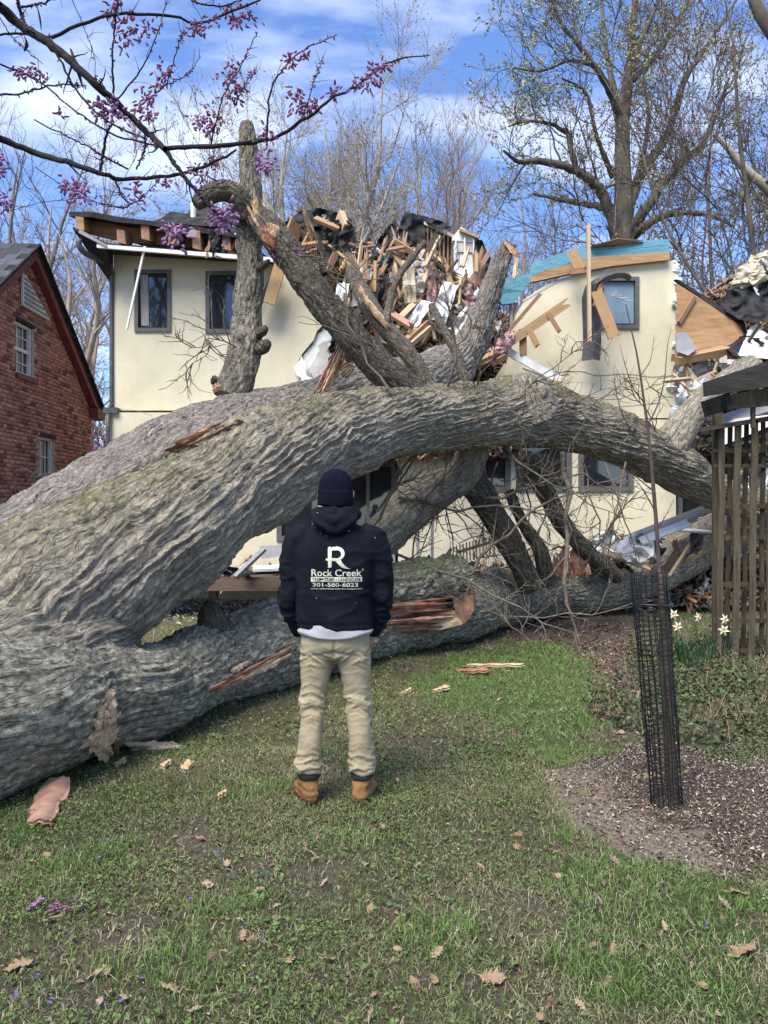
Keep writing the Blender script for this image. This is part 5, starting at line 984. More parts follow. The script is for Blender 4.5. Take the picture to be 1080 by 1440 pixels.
# hooks
SH = thing('shepherd_hook', 'black iron double shepherd hook standing before the brick wall', 'garden hook', (P(24, 712, 10)[0], 10, 0))
z0 = P(24, 712, 10)
V, Fc = tube(np.array([[z0[0], 10, -.05], z0, P(17, 678, 10), P(21, 665, 10), P(33, 660, 10), P(44, 664, 10), P(53, 674, 10)]), [.011]*7, 8, .03); obj('hook', V, Fc, IRON, SH, smooth=True)
q = P(46, 697, 10.05)
V, Fc = tube(np.array([[q[0], 10.05, -.05], q, P(47, 684, 10.05), P(55, 671, 10.05), P(70, 666, 10.05), P(82, 672, 10.05), P(85, 680, 10.05)]), [.011]*7, 8, .03); obj('hook', V, Fc, IRON, SH, smooth=True)
g = Geo(); a, b = P(-40, 715, 10.5), P(22, 722, 10.5); g.box((a[0], 10.5, b[2]), (b[0], 10.9, a[2])); g.box((a[0], 10.6, 0), (b[0]-.2, 10.8, b[2])); g.obj('wall_cap', TRIMW, None, label='white capped low wall end at the left edge', cat='garden wall')

# ---------------------------------------------------------------- trellis fence and arbor
TR = thing('trellis', 'weathered brown slatted garden trellis standing at right', 'trellis', (4.05, 8.4, 0))
def slat(name, x, D, y0, y1, wpx, dp, lean, mat=FENCEW):
    a, b = P(x-wpx/2, y0, D), P(x+wpx/2, y1, D); l = lean/F*D; z1 = max(b[2], -.03); n = 6; V = []
    for i in range(n+1):
        t = i/n; z = a[2]+(z1-a[2])*t; o = l*t+.006*math.sin(x+i*1.7); V += [(a[0]+o, D, z), (b[0]+o, D, z), (b[0]+o, D+dp, z), (a[0]+o, D+dp, z)]
    Fc = [(4*i+k, 4*i+4+k, 4*i+4+(k+1) % 4, 4*i+(k+1) % 4) for i in range(n) for k in range(4)]+[(0, 1, 2, 3), (4*n+3, 4*n+2, 4*n+1, 4*n)]
    obj(name, np.array(V), Fc, mat, TR)
for i, (x, y0, y1, w, D) in enumerate(((1008, 602, 912, 5, 8.62), (1016, 600, 922, 8, 8.4), (1028, 598, 922, 6, 8.6), (1038, 596, 926, 9, 8.36), (1050, 594, 925, 6, 8.58), (1062, 591, 932, 9, 8.3), (1074, 588, 930, 6, 8.5), (1086, 586, 936, 9, 8.25), (1098, 584, 936, 6, 8.5), (1110, 582, 940, 9, 8.2), (1134, 578, 942, 9, 8.2), (1122, 580, 938, 6, 8.5))):
    slat('slat', x, D, y0, y1, w, .022, -3-(i % 3))
for y, w in ((634, 6), (655, 5), (712, 6), (756, 6), (822, 6), (873, 6), (915, 5)):
    a, b = P(1004, y-w/2, 8.47), P(1140, y+w/2, 8.47); g = Geo(); g.box((a[0], 8.46, b[2]), (b[0], 8.495, a[2])); g.obj('rail', FENCEW, TR)
V, Fc = extrude([PP([(1003, 598, 8.3), (1140, 575, 8.3), (1140, 583, 8.3), (1003, 604, 8.3)])], (0, .3, .01)); obj('top_rail', V, Fc, LUMBERD, TR)
for x in (1009, 1110): a = P(x, 575, 8.7); g = Geo(); g.box((a[0]-.045, 8.66, -.02), (a[0]+.045, 8.75, a[2])); g.obj('post', FENCEW, TR)
V, Fc = extrude([PP([(991, 537, 8.0), (1140, 488, 8.0), (1140, 535, 8.0), (992, 557, 8.0)])], (0, .05, 0)); obj('beam', V, Fc, BEAMD, TR, label='blackened slanting beam over the slats')
V, Fc = extrude([PP([(1022, 556, 8.15), (1140, 534, 8.15), (1140, 566, 8.15), (1026, 575, 8.15)])], (0, .04, 0)); obj('beam', V, Fc, FENCEW, TR)
V, Fc = extrude([PP([(1018, 554, 8.1), (1026, 552, 8.1), (1032, 574, 8.1), (1024, 577, 8.1)])], (0, .6, 0)); obj('beam', V, Fc, CHAR, TR)
a = P(1060, 545, 8.2); g = Geo(); g.box((a[0]-.02, 8.2, 2.5), (a[0]+.02, 8.24, a[2])); g.obj('strut', FENCEW, TR)

# ---------------------------------------------------------------- wire guarded sapling
b0, t0 = G(938, 1130), P(912, 806, 4.25)
TG = thing('tree_guard', 'tall black plastic mesh tube wrapped round the leaning sapling', 'tree guard', b0)
ax = t0-b0; L = np.linalg.norm(ax); ax /= L; U = np.cross(ax, [0, 1, 0]); U /= np.linalg.norm(U); W = np.cross(ax, U)
def cyl(t, a, r): return b0+ax*L*t+(U*math.cos(a)+W*math.sin(a))*r
parts, hp = [], []
def rr_(t): return .083+.012*t
for i in range(18):
    a = i/18*2*math.pi; hp.append([cyl(t, a+.05*math.sin(t*9+i), rr_(t)+.003*math.sin(t*14+i*2)) for t in np.linspace(-.01, 1, 16)])
parts.append(tubes(np.array(hp), np.full((18, 16), .0032), 4)); hp = []
for j in range(47): t = j/46; hp.append([cyl(t+.004*math.sin(3*a+j), a, rr_(t)+.003*math.sin(t*14+a*3)) for a in np.linspace(0, 2*math.pi, 19)])
parts.append(tubes(np.array(hp), np.full((47, 19), .0027), 4)); V, Fc = join(parts); obj('mesh_wire', V, Fc, NETB, TG, kind='stuff')
hp = [[cyl(.865+.006*math.sin(a*2), a, rr_(.86)+.004) for a in np.linspace(0, 2*math.pi, 19)] for _ in range(1)]; V, Fc = tubes(np.array(hp), np.full((1, 19), .008), 6); obj('tie', V, Fc, NETB, TG)
SK = thing('stake', 'brown wooden stake standing inside the black mesh tube', 'stake', G(949, 1128))
V, Fc = tube(np.array([G(949, 1129)-[0, 0, .02], P(940, 960, 4.22), P(929, 806, 4.24)]), [.021, .02, .019], 6, .06); obj('post', V, Fc, LUMBERD, SK)
SP = thing('sapling', 'bare young sapling rising out of the black mesh guard', 'sapling', G(940, 1126))
stem = [[(940, 1126, 4.27, .016), (932, 950, 4.25, .014), (927, 800, 4.25, .012), (920, 700, 4.25, .011), (912, 611, 4.25, .009), (905, 560, 4.25, .007), (897, 505, 4.25, .0055), (888, 465, 4.25, .004), (880, 428, 4.25, .0025)]]
A, R_ = paths_from(stem, 22); V, Fc = tubes(A, R_, 8); obj('trunk', V, Fc, STEMG, SP, smooth=True)
br = [[(913, 640, 4.25, .004), (890, 610, 4.2, .0035), (872, 575, 4.15, .0028), (866, 545, 4.1, .0018), (862, 515, 4.1, .001)], [(909, 600, 4.25, .005), (925, 570, 4.3, .004), (935, 530, 4.3, .003), (938, 490, 4.3, .0022), (944, 460, 4.3, .001)],
      [(905, 565, 4.25, .004), (890, 545, 4.2, .003), (878, 510, 4.2, .002), (872, 485, 4.2, .001)], [(916, 655, 4.25, .004), (940, 620, 4.2, .003), (955, 600, 4.2, .002), (968, 570, 4.2, .001)], [(922, 720, 4.25, .004), (905, 690, 4.2, .003), (890, 670, 4.2, .0015)],
      [(924, 745, 4.25, .003), (938, 722, 4.2, .002), (948, 700, 4.2, .001)], [(900, 530, 4.25, .003), (915, 505, 4.3, .002), (920, 470, 4.3, .001)], [(918, 690, 4.25, .004), (880, 660, 4.2, .003), (850, 650, 4.2, .002), (830, 630, 4.2, .001)]]
A, R_ = paths_from(br, 8); A2, R2 = sprout(A, R_, 3, .2, .95, 38, .12, 4, up=.15, wig=.15, rmin=.0012); V, Fc = join([tubes(A, R_, 5), tubes(A2, R2, 3)]); obj('twigs', V, Fc, STEMG, SP)

# ---------------------------------------------------------------- daffodils
r9 = random.Random(9)
def petal_flower(name, c, face, s, parent):
    z = Vector(face).normalized(); x = z.orthogonal().normalized(); y = z.cross(x); g = Geo()
    for i in range(6):
        a = i*math.pi/3+.1; d = x*math.cos(a)+y*math.sin(a); e = x*-math.sin(a)+y*math.cos(a); o = Vector(c)
        g.add([o+z*.002, o+d*s*.45+e*s*.2+z*s*.06, o+d*s-z*s*.08, o+d*s*.45-e*s*.2+z*s*.06], [(0, 1, 2), (0, 2, 3)])
    f = g.obj(name, DAFP, parent); g = Geo(); n = 10; V = []
    for j, (h, r) in enumerate(((0, .16), (.25, .2), (.42, .3))):
        for i in range(n): a = i/n*6.283; V.append(Vector(c)+z*s*h+(x*math.cos(a)+y*math.sin(a))*s*r*(1+.08*(i % 2)))
    g.add(V, grid_faces(3, n).tolist()); g.obj('trumpet', DAFC, f)
def daffodils(px0, px1, D, n, fl, label):
    base = P((px0+px1)/2, 720+CH*F/D, D); o = thing('daffodil_clump', label, 'daffodils', base)
    for i in range(n):
        x = r9.uniform(px0, px1); p = np.array([(x-540)/F*D, D+r9.uniform(-.15, .15), gz(np.array([(x-540)/F*D]), np.array([D]))[0]-.01]); h = r9.uniform(.28, .5); l = r9.uniform(-.22, .22); m = r9.uniform(-.15, .15); w = r9.uniform(.006, .011); V = []
        for k in range(6):
            t = k/5; c = p+[l*t**1.7, m*t**1.7, h*(t-.28*t**3)]; ww = w*(1-.75*t**2.5); V += [c-[ww, 0, 0], c+[ww, .004, 0]]
        obj('leaf', np.array(V), [(2*k, 2*k+1, 2*k+3, 2*k+2) for k in range(5)], DAFL, o)
    for x, y, fx in fl:
        c = P(x, y, D-.1); V, Fc = tube(np.array([[c[0]+.03, D, 0], [c[0]+.015, D-.02, c[2]*.6], [c[0], D-.07, c[2]-.005], c+[0, .02, 0]]), [.005]*4, 5, .06); st = obj('flower_stem', V, Fc, DAFL, o)
        petal_flower('flower', c, (fx, -1, .12), .062, o)
daffodils(942, 965, 8.2, 20, [(947, 864, -.2), (953, 881, .15)], 'left daffodil clump with two cream flowers beside the wire tree guard')
daffodils(962, 1016, 8.05, 58, [(1019, 871, .3), (1018, 886, -.4), (981, 868, .8)], 'dense dark green daffodil clump with flowers against the trellis foot')

# ---------------------------------------------------------------- things lying on the lawn
def bark_piece(name, a, b, w, mat, label, cat, seed, curl=.5):
    a, b = G(*a), G(*b); d = b-a; L = np.linalg.norm(d); d /= L; s = np.cross([0, 0, 1], d); n, m = 16, 9; V = []; r = np.random.default_rng(seed)
    e0, e1 = np.cumsum(r.normal(0, .015, n)), np.cumsum(r.normal(0, .015, n))
    for i in range(n):
        t = i/(n-1)
        for j in range(m):
            u = (j/(m-1)-.5)*2; ww = w*(.8+.3*math.sin(t*2.6))+(e0[i] if u < 0 else e1[i]); V.append(a+d*L*(t+.04*math.sin(j*2.1)*(i in (0, n-1)))+s*u*ww*.5*(1-.1*curl*u*u)+np.array([0, 0, .02+curl*w*.35*(1-u*u)+.012*math.sin(i*1.3+j)*.5+.03*t]))
    V = np.array(V); f = grid_faces(n, m, False).tolist(); Vb = V-[0, 0, .018]; o = n*m
    per = [i for i in range(m)]+[(j+1)*m-1 for j in range(1, n)]+[(n-1)*m+i for i in range(m-2, -1, -1)]+[j*m for j in range(n-2, 0, -1)]
    Fc = [tuple(q) for q in f]+[tuple(i+o for i in q[::-1]) for q in f]+[(per[k], per[(k+1) % len(per)], per[(k+1) % len(per)]+o, per[k]+o) for k in range(len(per))]
    return obj(name, np.vstack([V, Vb]), Fc, mat, smooth=True, label=label, cat=cat)
bark_piece('bark_slab', (52, 1168), (88, 1112), .15, PINKBARK, 'curved pinkish slab of bark lying on the grass at left', 'bark slab', 3, .7)
bark_piece('wood_splinter', (655, 938), (735, 941), .06, FRESH, 'long pale splinter lying on the grass in front of the log', 'splinter', 5, .5)
bark_piece('wood_splinter', (640, 946), (686, 948), .07, REDWOOD, 'short reddish splinter beside the long pale one', 'splinter', 6, .6)
bark_piece('wood_splinter', (608, 975), (626, 972), .05, FRESH, 'small pale wood chip on the grass right of the man', 'splinter', 7, .6)
for i, (x, y, a) in enumerate(((232, 1080, .3), (264, 1085, .9), (312, 1122, -.4), (570, 977, .5), (168, 1078, .4))):
    bark_piece('wood_chip', (x-7, y+2), (x+7, y-3*a), .03, FRESH, 'small pale wood chip lying on the lawn', 'wood chip', 20+i, .6)['group'] = 'pale wood chips on the lawn'
# oak leaves
def leaf_mesh(name, seed, mat, lobes=True):
    r = random.Random(seed); n = 13; pts = []
    prof = [(0, .02), (.1, .06), (.2, .22), (.27, .10), (.38, .34), (.47, .13), (.6, .38), (.68, .16), (.8, .24), (.87, .10), (1, .02)] if lobes else [(0, .02), (.15, .14), (.35, .24), (.55, .26), (.75, .2), (.9, .1), (1, .01)]
    V, Fc = [], []; b1, b2 = r.uniform(.1, .3), r.uniform(-.22, .25)
    for i, (t, w) in enumerate(prof):
        w *= r.uniform(.8, 1.2)
        for u in (-1, -.45, 0, .45, 1):
            x = t-.5+(.05*abs(u) if lobes and i % 2 == 0 else 0); y = u*w; V.append((x, y, b1*y*y*4*.5+b2*(t-.5)**2*2+.05*math.sin(9*t+u*3)*abs(u)))
    m = 5; Fc = grid_faces(len(prof), m, False).tolist(); k = len(V); V += [(-.5, -.012, b2*.5), (-.5, .012, b2*.5), (-.72, .008, b2*.6+.04), (-.72, -.008, b2*.6+.04)]; Fc.append([k, k+1, k+2, k+3])
    return mesh(name, V, Fc, mat, smooth=True)
LEAFPLACES = [(262, 1180, 'left of the pale standing leaf'), (170, 1180, 'right of the bark slab'), (110, 1290, 'by the fallen purple blossom'), (130, 1385, 'in the bare patch at lower left'), (95, 1420, 'at the bottom left corner'), (220, 1345, 'beside the bright grass tuft at left'), (350, 1280, 'in the weeds left of the middle'), (400, 1345, 'in the weeds near the bottom'), (500, 1350, 'in the weeds near the bottom middle'), (520, 1270, 'below the man in the middle of the lawn'), (545, 1165, 'right behind the right boot'), (680, 1240, 'by the bare soil right of the middle'), (615, 1030, 'on the grass right of the trousers'), (775, 1205, 'just left of the mulch rim'), (870, 1210, 'on the pale mulch rim'), (930, 1110, 'on the mulch by the wire guard'), (1030, 1290, 'near the large oak leaf'), (850, 1300, 'in the greener grass at right'), (615, 1365, 'in the straw patch'), (860, 1040, 'at the top edge of the mulch bed'), (970, 1060, 'between the ivy and the mulch'), (870, 1005, 'in the leaf litter strip'), (985, 1390, 'in the greener grass at the bottom right'), (700, 985, 'near the long pale splinter'), (510, 1040, 'between the legs of the man')]
def leaf_label(x, y, m): return ('pale' if 'pale' in m.materials[0].name else 'tan')+' '+{0: 'broad lobed', 1: 'narrow lobed', 2: 'curled lobed', 3: 'ragged lobed', 4: 'smooth oval'}[LM.index(m)]+' dead leaf '+min(LEAFPLACES, key=lambda q: (q[0]-x)**2+(q[1]-y)**2)[2]
LM = [leaf_mesh('oak_leaf', i, m, i != 4) for i, m in enumerate((DLEAF, DLEAFP, DLEAF, DLEAFP, DLEAF))]
def lay(px, py, s, me, lab, grp=None, name='dead_leaf', cat='leaf', tilt=.25):
    p = G(px, py); M = Matrix.Translation((p[0], p[1], gz(p[:1], p[1:2])[0]+.022)) @ Matrix.Rotation(rd.uniform(0, 6.28), 4, 'Z') @ Matrix.Rotation(rd.gauss(0, tilt), 4, 'X') @ Matrix.Rotation(rd.gauss(0, tilt), 4, 'Y') @ Matrix.Scale(s, 4)
    return inst(name, me, M, None, lab, cat, grp)
lay(1036, 1262, .115, LM[0], 'large lobed tan oak leaf near the right edge in the greener grass')
lay(1020, 1280, .07, LM[1], 'small lobed leaf overlapping the large oak leaf at right')
lay(692, 1378, .10, LM[2], 'brown curled leaf with a pale back near the bottom middle', tilt=.5)
lay(438, 1208, .10, LM[1], 'pale pointed leaf standing up on the lawn below the man', tilt=.6)
lay(28, 1370, .10, LM[0], 'orange tan leaf at the lower left edge')
lay(1045, 1345, .13, LM[2], 'long brown curled leaf lying beside a twig at right', tilt=.4)
for x, y in ((268, 1160), (250, 1205), (180, 1188), (165, 1172), (112, 1282), (125, 1330), (95, 1418), (145, 1375), (132, 1385), (205, 1345), (152, 1390), (295, 1250), (385, 1288), (360, 1265), (410, 1355), (465, 1355), (522, 1265), (520, 1285), (540, 1168), (553, 1170), (682, 1240), (628, 1030), (600, 1030), (778, 1200), (770, 1205), (865, 1212), (920, 1100), (930, 1212), (1015, 1290), (1060, 1295), (835, 1250), (615, 1350), (610, 1380), (830, 1330), (860, 1340), (985, 1390), (560, 1100), (200, 1140), (230, 1290), (75, 1300), (240, 1400), (320, 1300), (172, 1410), (340, 1330), (285, 1180), (440, 1160), (510, 1040), (880, 1042), (842, 1055), (700, 985), (950, 1050), (990, 1065), (870, 1030), (860, 1000), (965, 1088)):
    m_ = rd.choice(LM); lay(x+rd.uniform(-4, 4), y+rd.uniform(-4, 4), rd.uniform(.036, .072), m_, leaf_label(x, y, m_), 'dead leaves scattered over the lawn', tilt=.55)
for i in range(48):
    y = 1440-410*rd.random()**1.3; x = rd.uniform(20, 1060)
    if x < 620-(y-1030)*.2 and y < 1130: continue
    m_ = rd.choice(LM); lay(x, y, rd.uniform(.03, .06), m_, leaf_label(x, y, m_), 'dead leaves scattered over the lawn', tilt=.7)
# twigs on the grass
def twig(px, label, r=.004):
    pts = np.array([G(*q) for q in px]); pts[:, 2] += .02; V, Fc = tube(pts, np.linspace(r, r*.5, len(pts)), 5, .04); obj('twig', V, Fc, TWIG, label=label, cat='twig')
twig([(452, 1109), (490, 1100), (518, 1093), (548, 1081)], 'thin pale twig lying behind the boots', .003)
twig([(1000, 1342), (1020, 1338), (1050, 1322)], 'thin twig at the right edge of the greener grass'); twig([(886, 1204), (905, 1180), (930, 1152)], 'dry stick lying over the pale rim of the mulch bed')
twig([(945, 1085), (1000, 1065), (1040, 1060)], 'long thin stick lying across the mulch behind the guard'); twig([(1020, 1140), (1045, 1115), (1060, 1100)], 'short stick on the mulch right of the guard')
twig([(75, 1270), (120, 1268), (170, 1262)], 'thin straw coloured stalk at lower left by the purple petals', .0022)
# violets and fallen redbud sprays
def blossom(name, px, py, n, s, mat, label, cat, group=None, h=.03):
    p = G(px, py); g = Geo(); r = random.Random(int(px))
    for i in range(n):
        c = p+np.array([r.gauss(0, s), r.gauss(0, s), r.uniform(.012, h)]); a = r.uniform(0, 6.28); k = .0065 if mat is VIOLET else .009 if mat is not VIOLET else .0062
        for j in range(5): t = a+j*1.256; d = np.array([math.cos(t), math.sin(t), .3+.3*r.random()])*k; e = np.array([-math.sin(t), math.cos(t), 0])*k*.5; g.add([c, c+d*.6+e, c+d*1.15, c+d*.6-e], [(0, 1, 2, 3)])
    return g.obj(name, mat, None, label=label, cat=cat, group=group)
blossom('fallen_blossom', 52, 1278, 14, .014, BUD2, 'small pinkish purple fallen blossom spray at lower left', 'blossom'); blossom('fallen_blossom', 80, 1286, 18, .016, BUD, 'larger purple fallen blossom spray beside the small one', 'blossom')
for x, y in ((70, 1420), (199, 1384), (143, 1416), (170, 1416), (376, 1240), (268, 1270), (152, 1188), (165, 1186), (290, 1200), (303, 1206), (343, 1313), (370, 1330), (138, 1215), (210, 1162), (995, 1310), (20, 1412), (52, 1385)):
    blossom('violet', x, y, 3, .006, VIOLET, 'tiny blue violet flower growing in the lawn', 'violet', 'violets in the lawn', .035)
# ---------------------------------------------------------------- the man, seen from behind
MD = 4.30; MX = (472-540)/F*MD
MAN = thing('person', 'man seen from behind in a navy beanie and hoodie, khaki trousers and tan boots', 'person', (MX, MD, 0))
def remesh(parts, voxel, smooth=4):
    me = bpy.data.meshes.new('t'); V, Fc, o = [], [], 0
    for v, f in parts: V += np.asarray(v).tolist(); Fc += [tuple(i+o for i in q) for q in f]; o += len(v)
    me.from_pydata(V, [], Fc); bm = bmesh.new(); bm.from_mesh(me); bmesh.ops.recalc_face_normals(bm, faces=bm.faces); bm.to_mesh(me); bm.free()
    ob = link(bpy.data.objects.new('t', me)); m = ob.modifiers.new('r', 'REMESH'); m.mode = 'VOXEL'; m.voxel_size = voxel
    if smooth: s = ob.modifiers.new('s', 'SMOOTH'); s.factor = .5; s.iterations = smooth
    bpy.context.view_layer.update(); ev = ob.evaluated_get(bpy.context.evaluated_depsgraph_get()); e = ev.to_mesh()
    V = np.zeros(len(e.vertices)*3, np.float32); e.vertices.foreach_get('co', V); V = V.reshape(-1, 3).astype(float); Fc = [tuple(p.vertices) for p in e.polygons]; N = np.zeros(len(V)*3, np.float32); e.vertices.foreach_get('normal', N)
    ev.to_mesh_clear(); bpy.data.objects.remove(ob); bpy.data.meshes.remove(me); return V, Fc, N.reshape(-1, 3).astype(float)
def loft(rings, n=32, cap=True):
    """rings (cx,cy,cz,rx,ry[,squareness])"""
    V = []
    for q in rings:
        cx, cy, cz, rx, ry = q[:5]; p = q[5] if len(q) > 5 else 2.3
        for i in range(n):
            a = i/n*2*math.pi; c, s = math.cos(a), math.sin(a); V.append((cx+rx*abs(c)**(2/p)*np.sign(c), cy+ry*abs(s)**(2/p)*np.sign(s), cz))
    Fc = grid_faces(len(rings), n).tolist()
    if cap: Fc += [list(range(n))[::-1], [len(V)-n+i for i in range(n)]]
    return np.array(V), Fc
def smooth_loft(rings, k=5, n=32, cap=True):
    R = np.array([list(q)+([2.3] if len(q) < 6 else []) for q in rings]); t = np.linspace(0, len(R)-1, (len(R)-1)*k+1); return loft([[np.interp(x, range(len(R)), R[:, j]) for j in range(6)] for x in t] if k == 1 else [list(r) for r in _cr(R, k)], n, cap)
def _cr(R, k):
    e = np.vstack([2*R[0]-R[1], R, 2*R[-1]-R[-2]]); out = []
    for i in range(len(R)-1):
        p0, p1, p2, p3 = e[i:i+4]
        for j in range(k): t = j/k; out.append(.5*(2*p1+(p2-p0)*t+(2*p0-5*p1+4*p2-p3)*t*t+(3*p1-p0-3*p2+p3)*t**3))
    return out+[R[-1]]
def put(name, V, Fc, mat, parent=MAN, **k): return obj(name, np.asarray(V)+[MX, MD, 0], Fc, mat, parent, smooth=True, **k)
def tb(pts, radii, sides=20, ds=.02): return tube(np.array(pts, float), radii, sides, ds)
# body (one continuous surface, mostly clothed)
bp = [smooth_loft([(0, 0, .84, .15, .10), (0, 0, .98, .16, .11), (0, -.005, 1.15, .15, .105), (0, 0, 1.32, .175, .115), (0, 0, 1.44, .17, .10), (0, .0, 1.52, .09, .075), (0, .005, 1.57, .062, .064), (0, .012, 1.63, .060, .066)]),
      smooth_loft([(0, .02, 1.585, .045, .05), (0, .025, 1.62, .064, .08), (0, .022, 1.68, .076, .094), (0, .015, 1.74, .078, .098), (0, .008, 1.79, .066, .084), (0, .005, 1.822, .03, .04)])]
for s in (-1, 1):
    bp.append(tb([(s*.16, 0, 1.46), (s*.245, .0, 1.30), (s*.262, -.01, 1.14), (s*.245, .05, 1.02), (s*.205, .085, .92)], [.06, .055, .046, .042, .03]))
    bp.append(tb([(s*.20, .088, .93), (s*.178, .115, .86), (s*.165, .125, .82)], [.032, .040, .028], 14))
    for j in range(4): bp.append(tb([(s*(.188-.018*j), .10+.012*j, .85), (s*(.178-.017*j), .118+.01*j, .80-.004*(j in (1, 2))), (s*(.170-.017*j), .120+.006*j, .765-.008*(j in (1, 2)))], [.0105, .0095, .0075], 8, .01))
    bp.append(tb([(s*.185, .125, .89), (s*.155, .15, .85), (s*.15, .155, .815)], [.013, .011, .008], 8, .01))
    bp.append(tb([(s*.095, 0, .86), (s*.11, 0, .68), (s*.125, -.005, .48), (s*.14, -.02, .30), (s*.147, -.02, .12)], [.09, .075, .055, .05, .038]))
    bp.append(tb([(s*.075, .02, 1.73), (s*.085, .012, 1.70), (s*.077, .016, 1.655)], [.016, .022, .012], 10, .01))
bp.append(tb([(0, .105, 1.715), (0, .132, 1.675), (0, .112, 1.66)], [.010, .016, .012], 10, .01)); bp.append(tb([(-.022, .104, 1.635), (.022, .104, 1.635)], [.008, .008], 8, .01))
for s in (-1, 1): bp.append(tb([(s*.045, .098, 1.735), (s*.018, .106, 1.73)], [.007, .007], 8, .01))
V, Fc, N = remesh(bp, .0085, 2); put('body', V, Fc, SKIN)
for s in (-1, 1):
    V, Fc = loft([(s*.031, .104, 1.703, .012, .008), (s*.031, .104, 1.709, .014, .010), (s*.031, .104, 1.716, .010, .007)], 12); put('eye', V, Fc, TRIMW)
V, Fc = smooth_loft([(0, -.01, 1.60, .055, .052), (0, -.006, 1.64, .075, .086), (0, .0, 1.69, .082, .092)]); put('hair', V, Fc, HAIR)
# hat
def hatR(t): return t
V, Fc = smooth_loft([(0, -.004, 1.638, .088, .105), (0, -.006, 1.66, .094, .112), (0, -.004, 1.70, .0945, .113), (0, 0, 1.745, .093, .110), (0, .002, 1.79, .082, .096), (0, .002, 1.822, .058, .068), (0, .002, 1.838, .025, .03)], 8, 96)
V = V.copy(); a = np.arctan2(V[:, 1], V[:, 0]); rib = .0012*np.sign(np.sin(a*48)); V[:, 0] += np.cos(a)*(rib+.004*n2(a*2, V[:, 2]*14, 1., 4)); V[:, 1] += np.sin(a)*rib; V[:, 2] += .003*np.sin(a*3+1); hat = put('beanie', V, Fc, HAT)
V, Fc = smooth_loft([(0, -.007, 1.634, .090, .108), (0, -.007, 1.638, .097, .116), (0, -.007, 1.665, .1005, .120), (0, -.006, 1.695, .1005, .120), (0, -.006, 1.715, .099, .118), (0, -.004, 1.722, .094, .112)], 6, 96)
V = V.copy(); a = np.arctan2(V[:, 1], V[:, 0]); V[:, 0] += np.cos(a)*(.0012*np.sign(np.sin(a*48))+.003*np.sin(a*2+V[:, 2]*40)); V[:, 2] += .003*np.sin(a*2+.6)+.002*np.sin(a*5); put('cuff', V, Fc, HAT, hat)
# hoodie
hp = [smooth_loft([(0, -.004, .955, .204, .154, 2.6), (0, -.004, .98, .215, .164, 2.6), (0, -.004, 1.05, .216, .160, 2.6), (0, -.006, 1.16, .212, .155, 2.6), (0, -.012, 1.28, .222, .152, 2.6), (0, -.014, 1.38, .228, .148, 2.6), (0, -.012, 1.46, .205, .125), (0, -.008, 1.515, .150, .100), (0, -.0, 1.56, .098, .085), (0, .004, 1.60, .082, .08)])]
for s in (-1, 1):
    o = .008 if s > 0 else 0
    hp.append(tb([(s*.13, -.008, 1.475), (s*.20, -.008, 1.435), (s*.235, -.008, 1.35), (s*(.244+o), -.012, 1.25), (s*(.248+o), -.012, 1.16), (s*(.246+o), .012, 1.09), (s*(.237+o), .040, 1.02), (s*(.222+o), .062, .965), (s*.212, .074, .935)], [.075, .086, .078, .068, .062, .060, .056, .049, .043]))
V, Fc, N = remesh(hp, .0075, 5)
zz = V[:, 2]; side = np.clip((np.abs(V[:, 0])-.19)/.06, 0, 1)
cr = lambda k, o: np.clip(1-np.abs(pn(V*np.array(k)+o))*2.6, 0, 1)**1.6
w = .016*side*cr((8, 8, 17), 3)*np.clip((1.42-zz)*3, .25, 1)+.007*cr((5, 5, 9), 8)-.004+.010*fbm(V*np.array([5, 5, 3.2]), 3)+.003*np.clip((zz-.97)*30, 0, 1)*np.clip(1-(zz-.97)/.12, 0, 1)*np.sin(V[:, 0]*30+3*pn(V*4))*(1-side)+.004*np.sin(zz*26+V[:, 0]*16+3*pn(V*3+5))*(1-side)
cuff = np.exp(-((zz-.985)/.014)**2)*(1-side)*.006
V = V+N*(w-cuff)[:, None]; hood_o = put('hoodie', V, Fc, HOODIE); HV, HF = V.copy(), Fc
# hood: collar roll and hanging pouch
ring = []
for i in range(28):
    a = i/28*2*math.pi; back = max(0, -math.sin(a)); ring.append((math.cos(a)*.112, -.006+math.sin(a)*.098, 1.588+.012*math.sin(a)+.012*back, .034+.012*back))
q = np.array(ring+ring[:3]); c = [tube(q[:, :3], q[:, 3], 14, .02)]
c.append(smooth_loft([(0, -.118, 1.475, .012, .018), (0, -.128, 1.490, .040, .030), (0, -.128, 1.52, .082, .040), (0, -.115, 1.555, .118, .050), (0, -.09, 1.59, .128, .055), (0, -.07, 1.615, .115, .045)], 5, 28))
V, Fc, N = remesh(c, .0065, 5); e = np.abs(V[:, 0])-(V[:, 2]-1.47)*1.05
V = V+N*(.004*fbm(V*14, 2)+.006*np.sin(V[:, 2]*70-np.abs(V[:, 0])*60+2*pn(V*8))*np.clip(-V[:, 1]*8, 0, 1))[:, None]; put('hood', V, Fc, HOODIE, hood_o)
for s in (-1, 1):
    V, Fc = tb([(s*.223, .058, .968), (s*.212, .074, .935), (s*.206, .084, .912)], [.052, .048, .043], 20, .01); put('cuff', V, Fc, HOODIE, hood_o)
# shirt hem
V, Fc = smooth_loft([(0, -.008, .922, .204, .158, 2.5), (0, -.008, .932, .208, .163, 2.5), (0, -.006, .952, .206, .160, 2.5), (0, 0, 1.0, .19, .14, 2.5)], 6, 64)
V = V.copy(); a = np.arctan2(V[:, 1], V[:, 0]); d = .003*np.sin(a*9+2*np.sin(a*2))+.003*np.sin(V[:, 2]*130+np.sin(a*3)*2); V[:, 0] += np.cos(a)*d; V[:, 1] += np.sin(a)*d; V[:, 2] += .010*np.cos(a*2)*(V[:, 2] < .945); put('shirt', V, Fc, SHIRT)
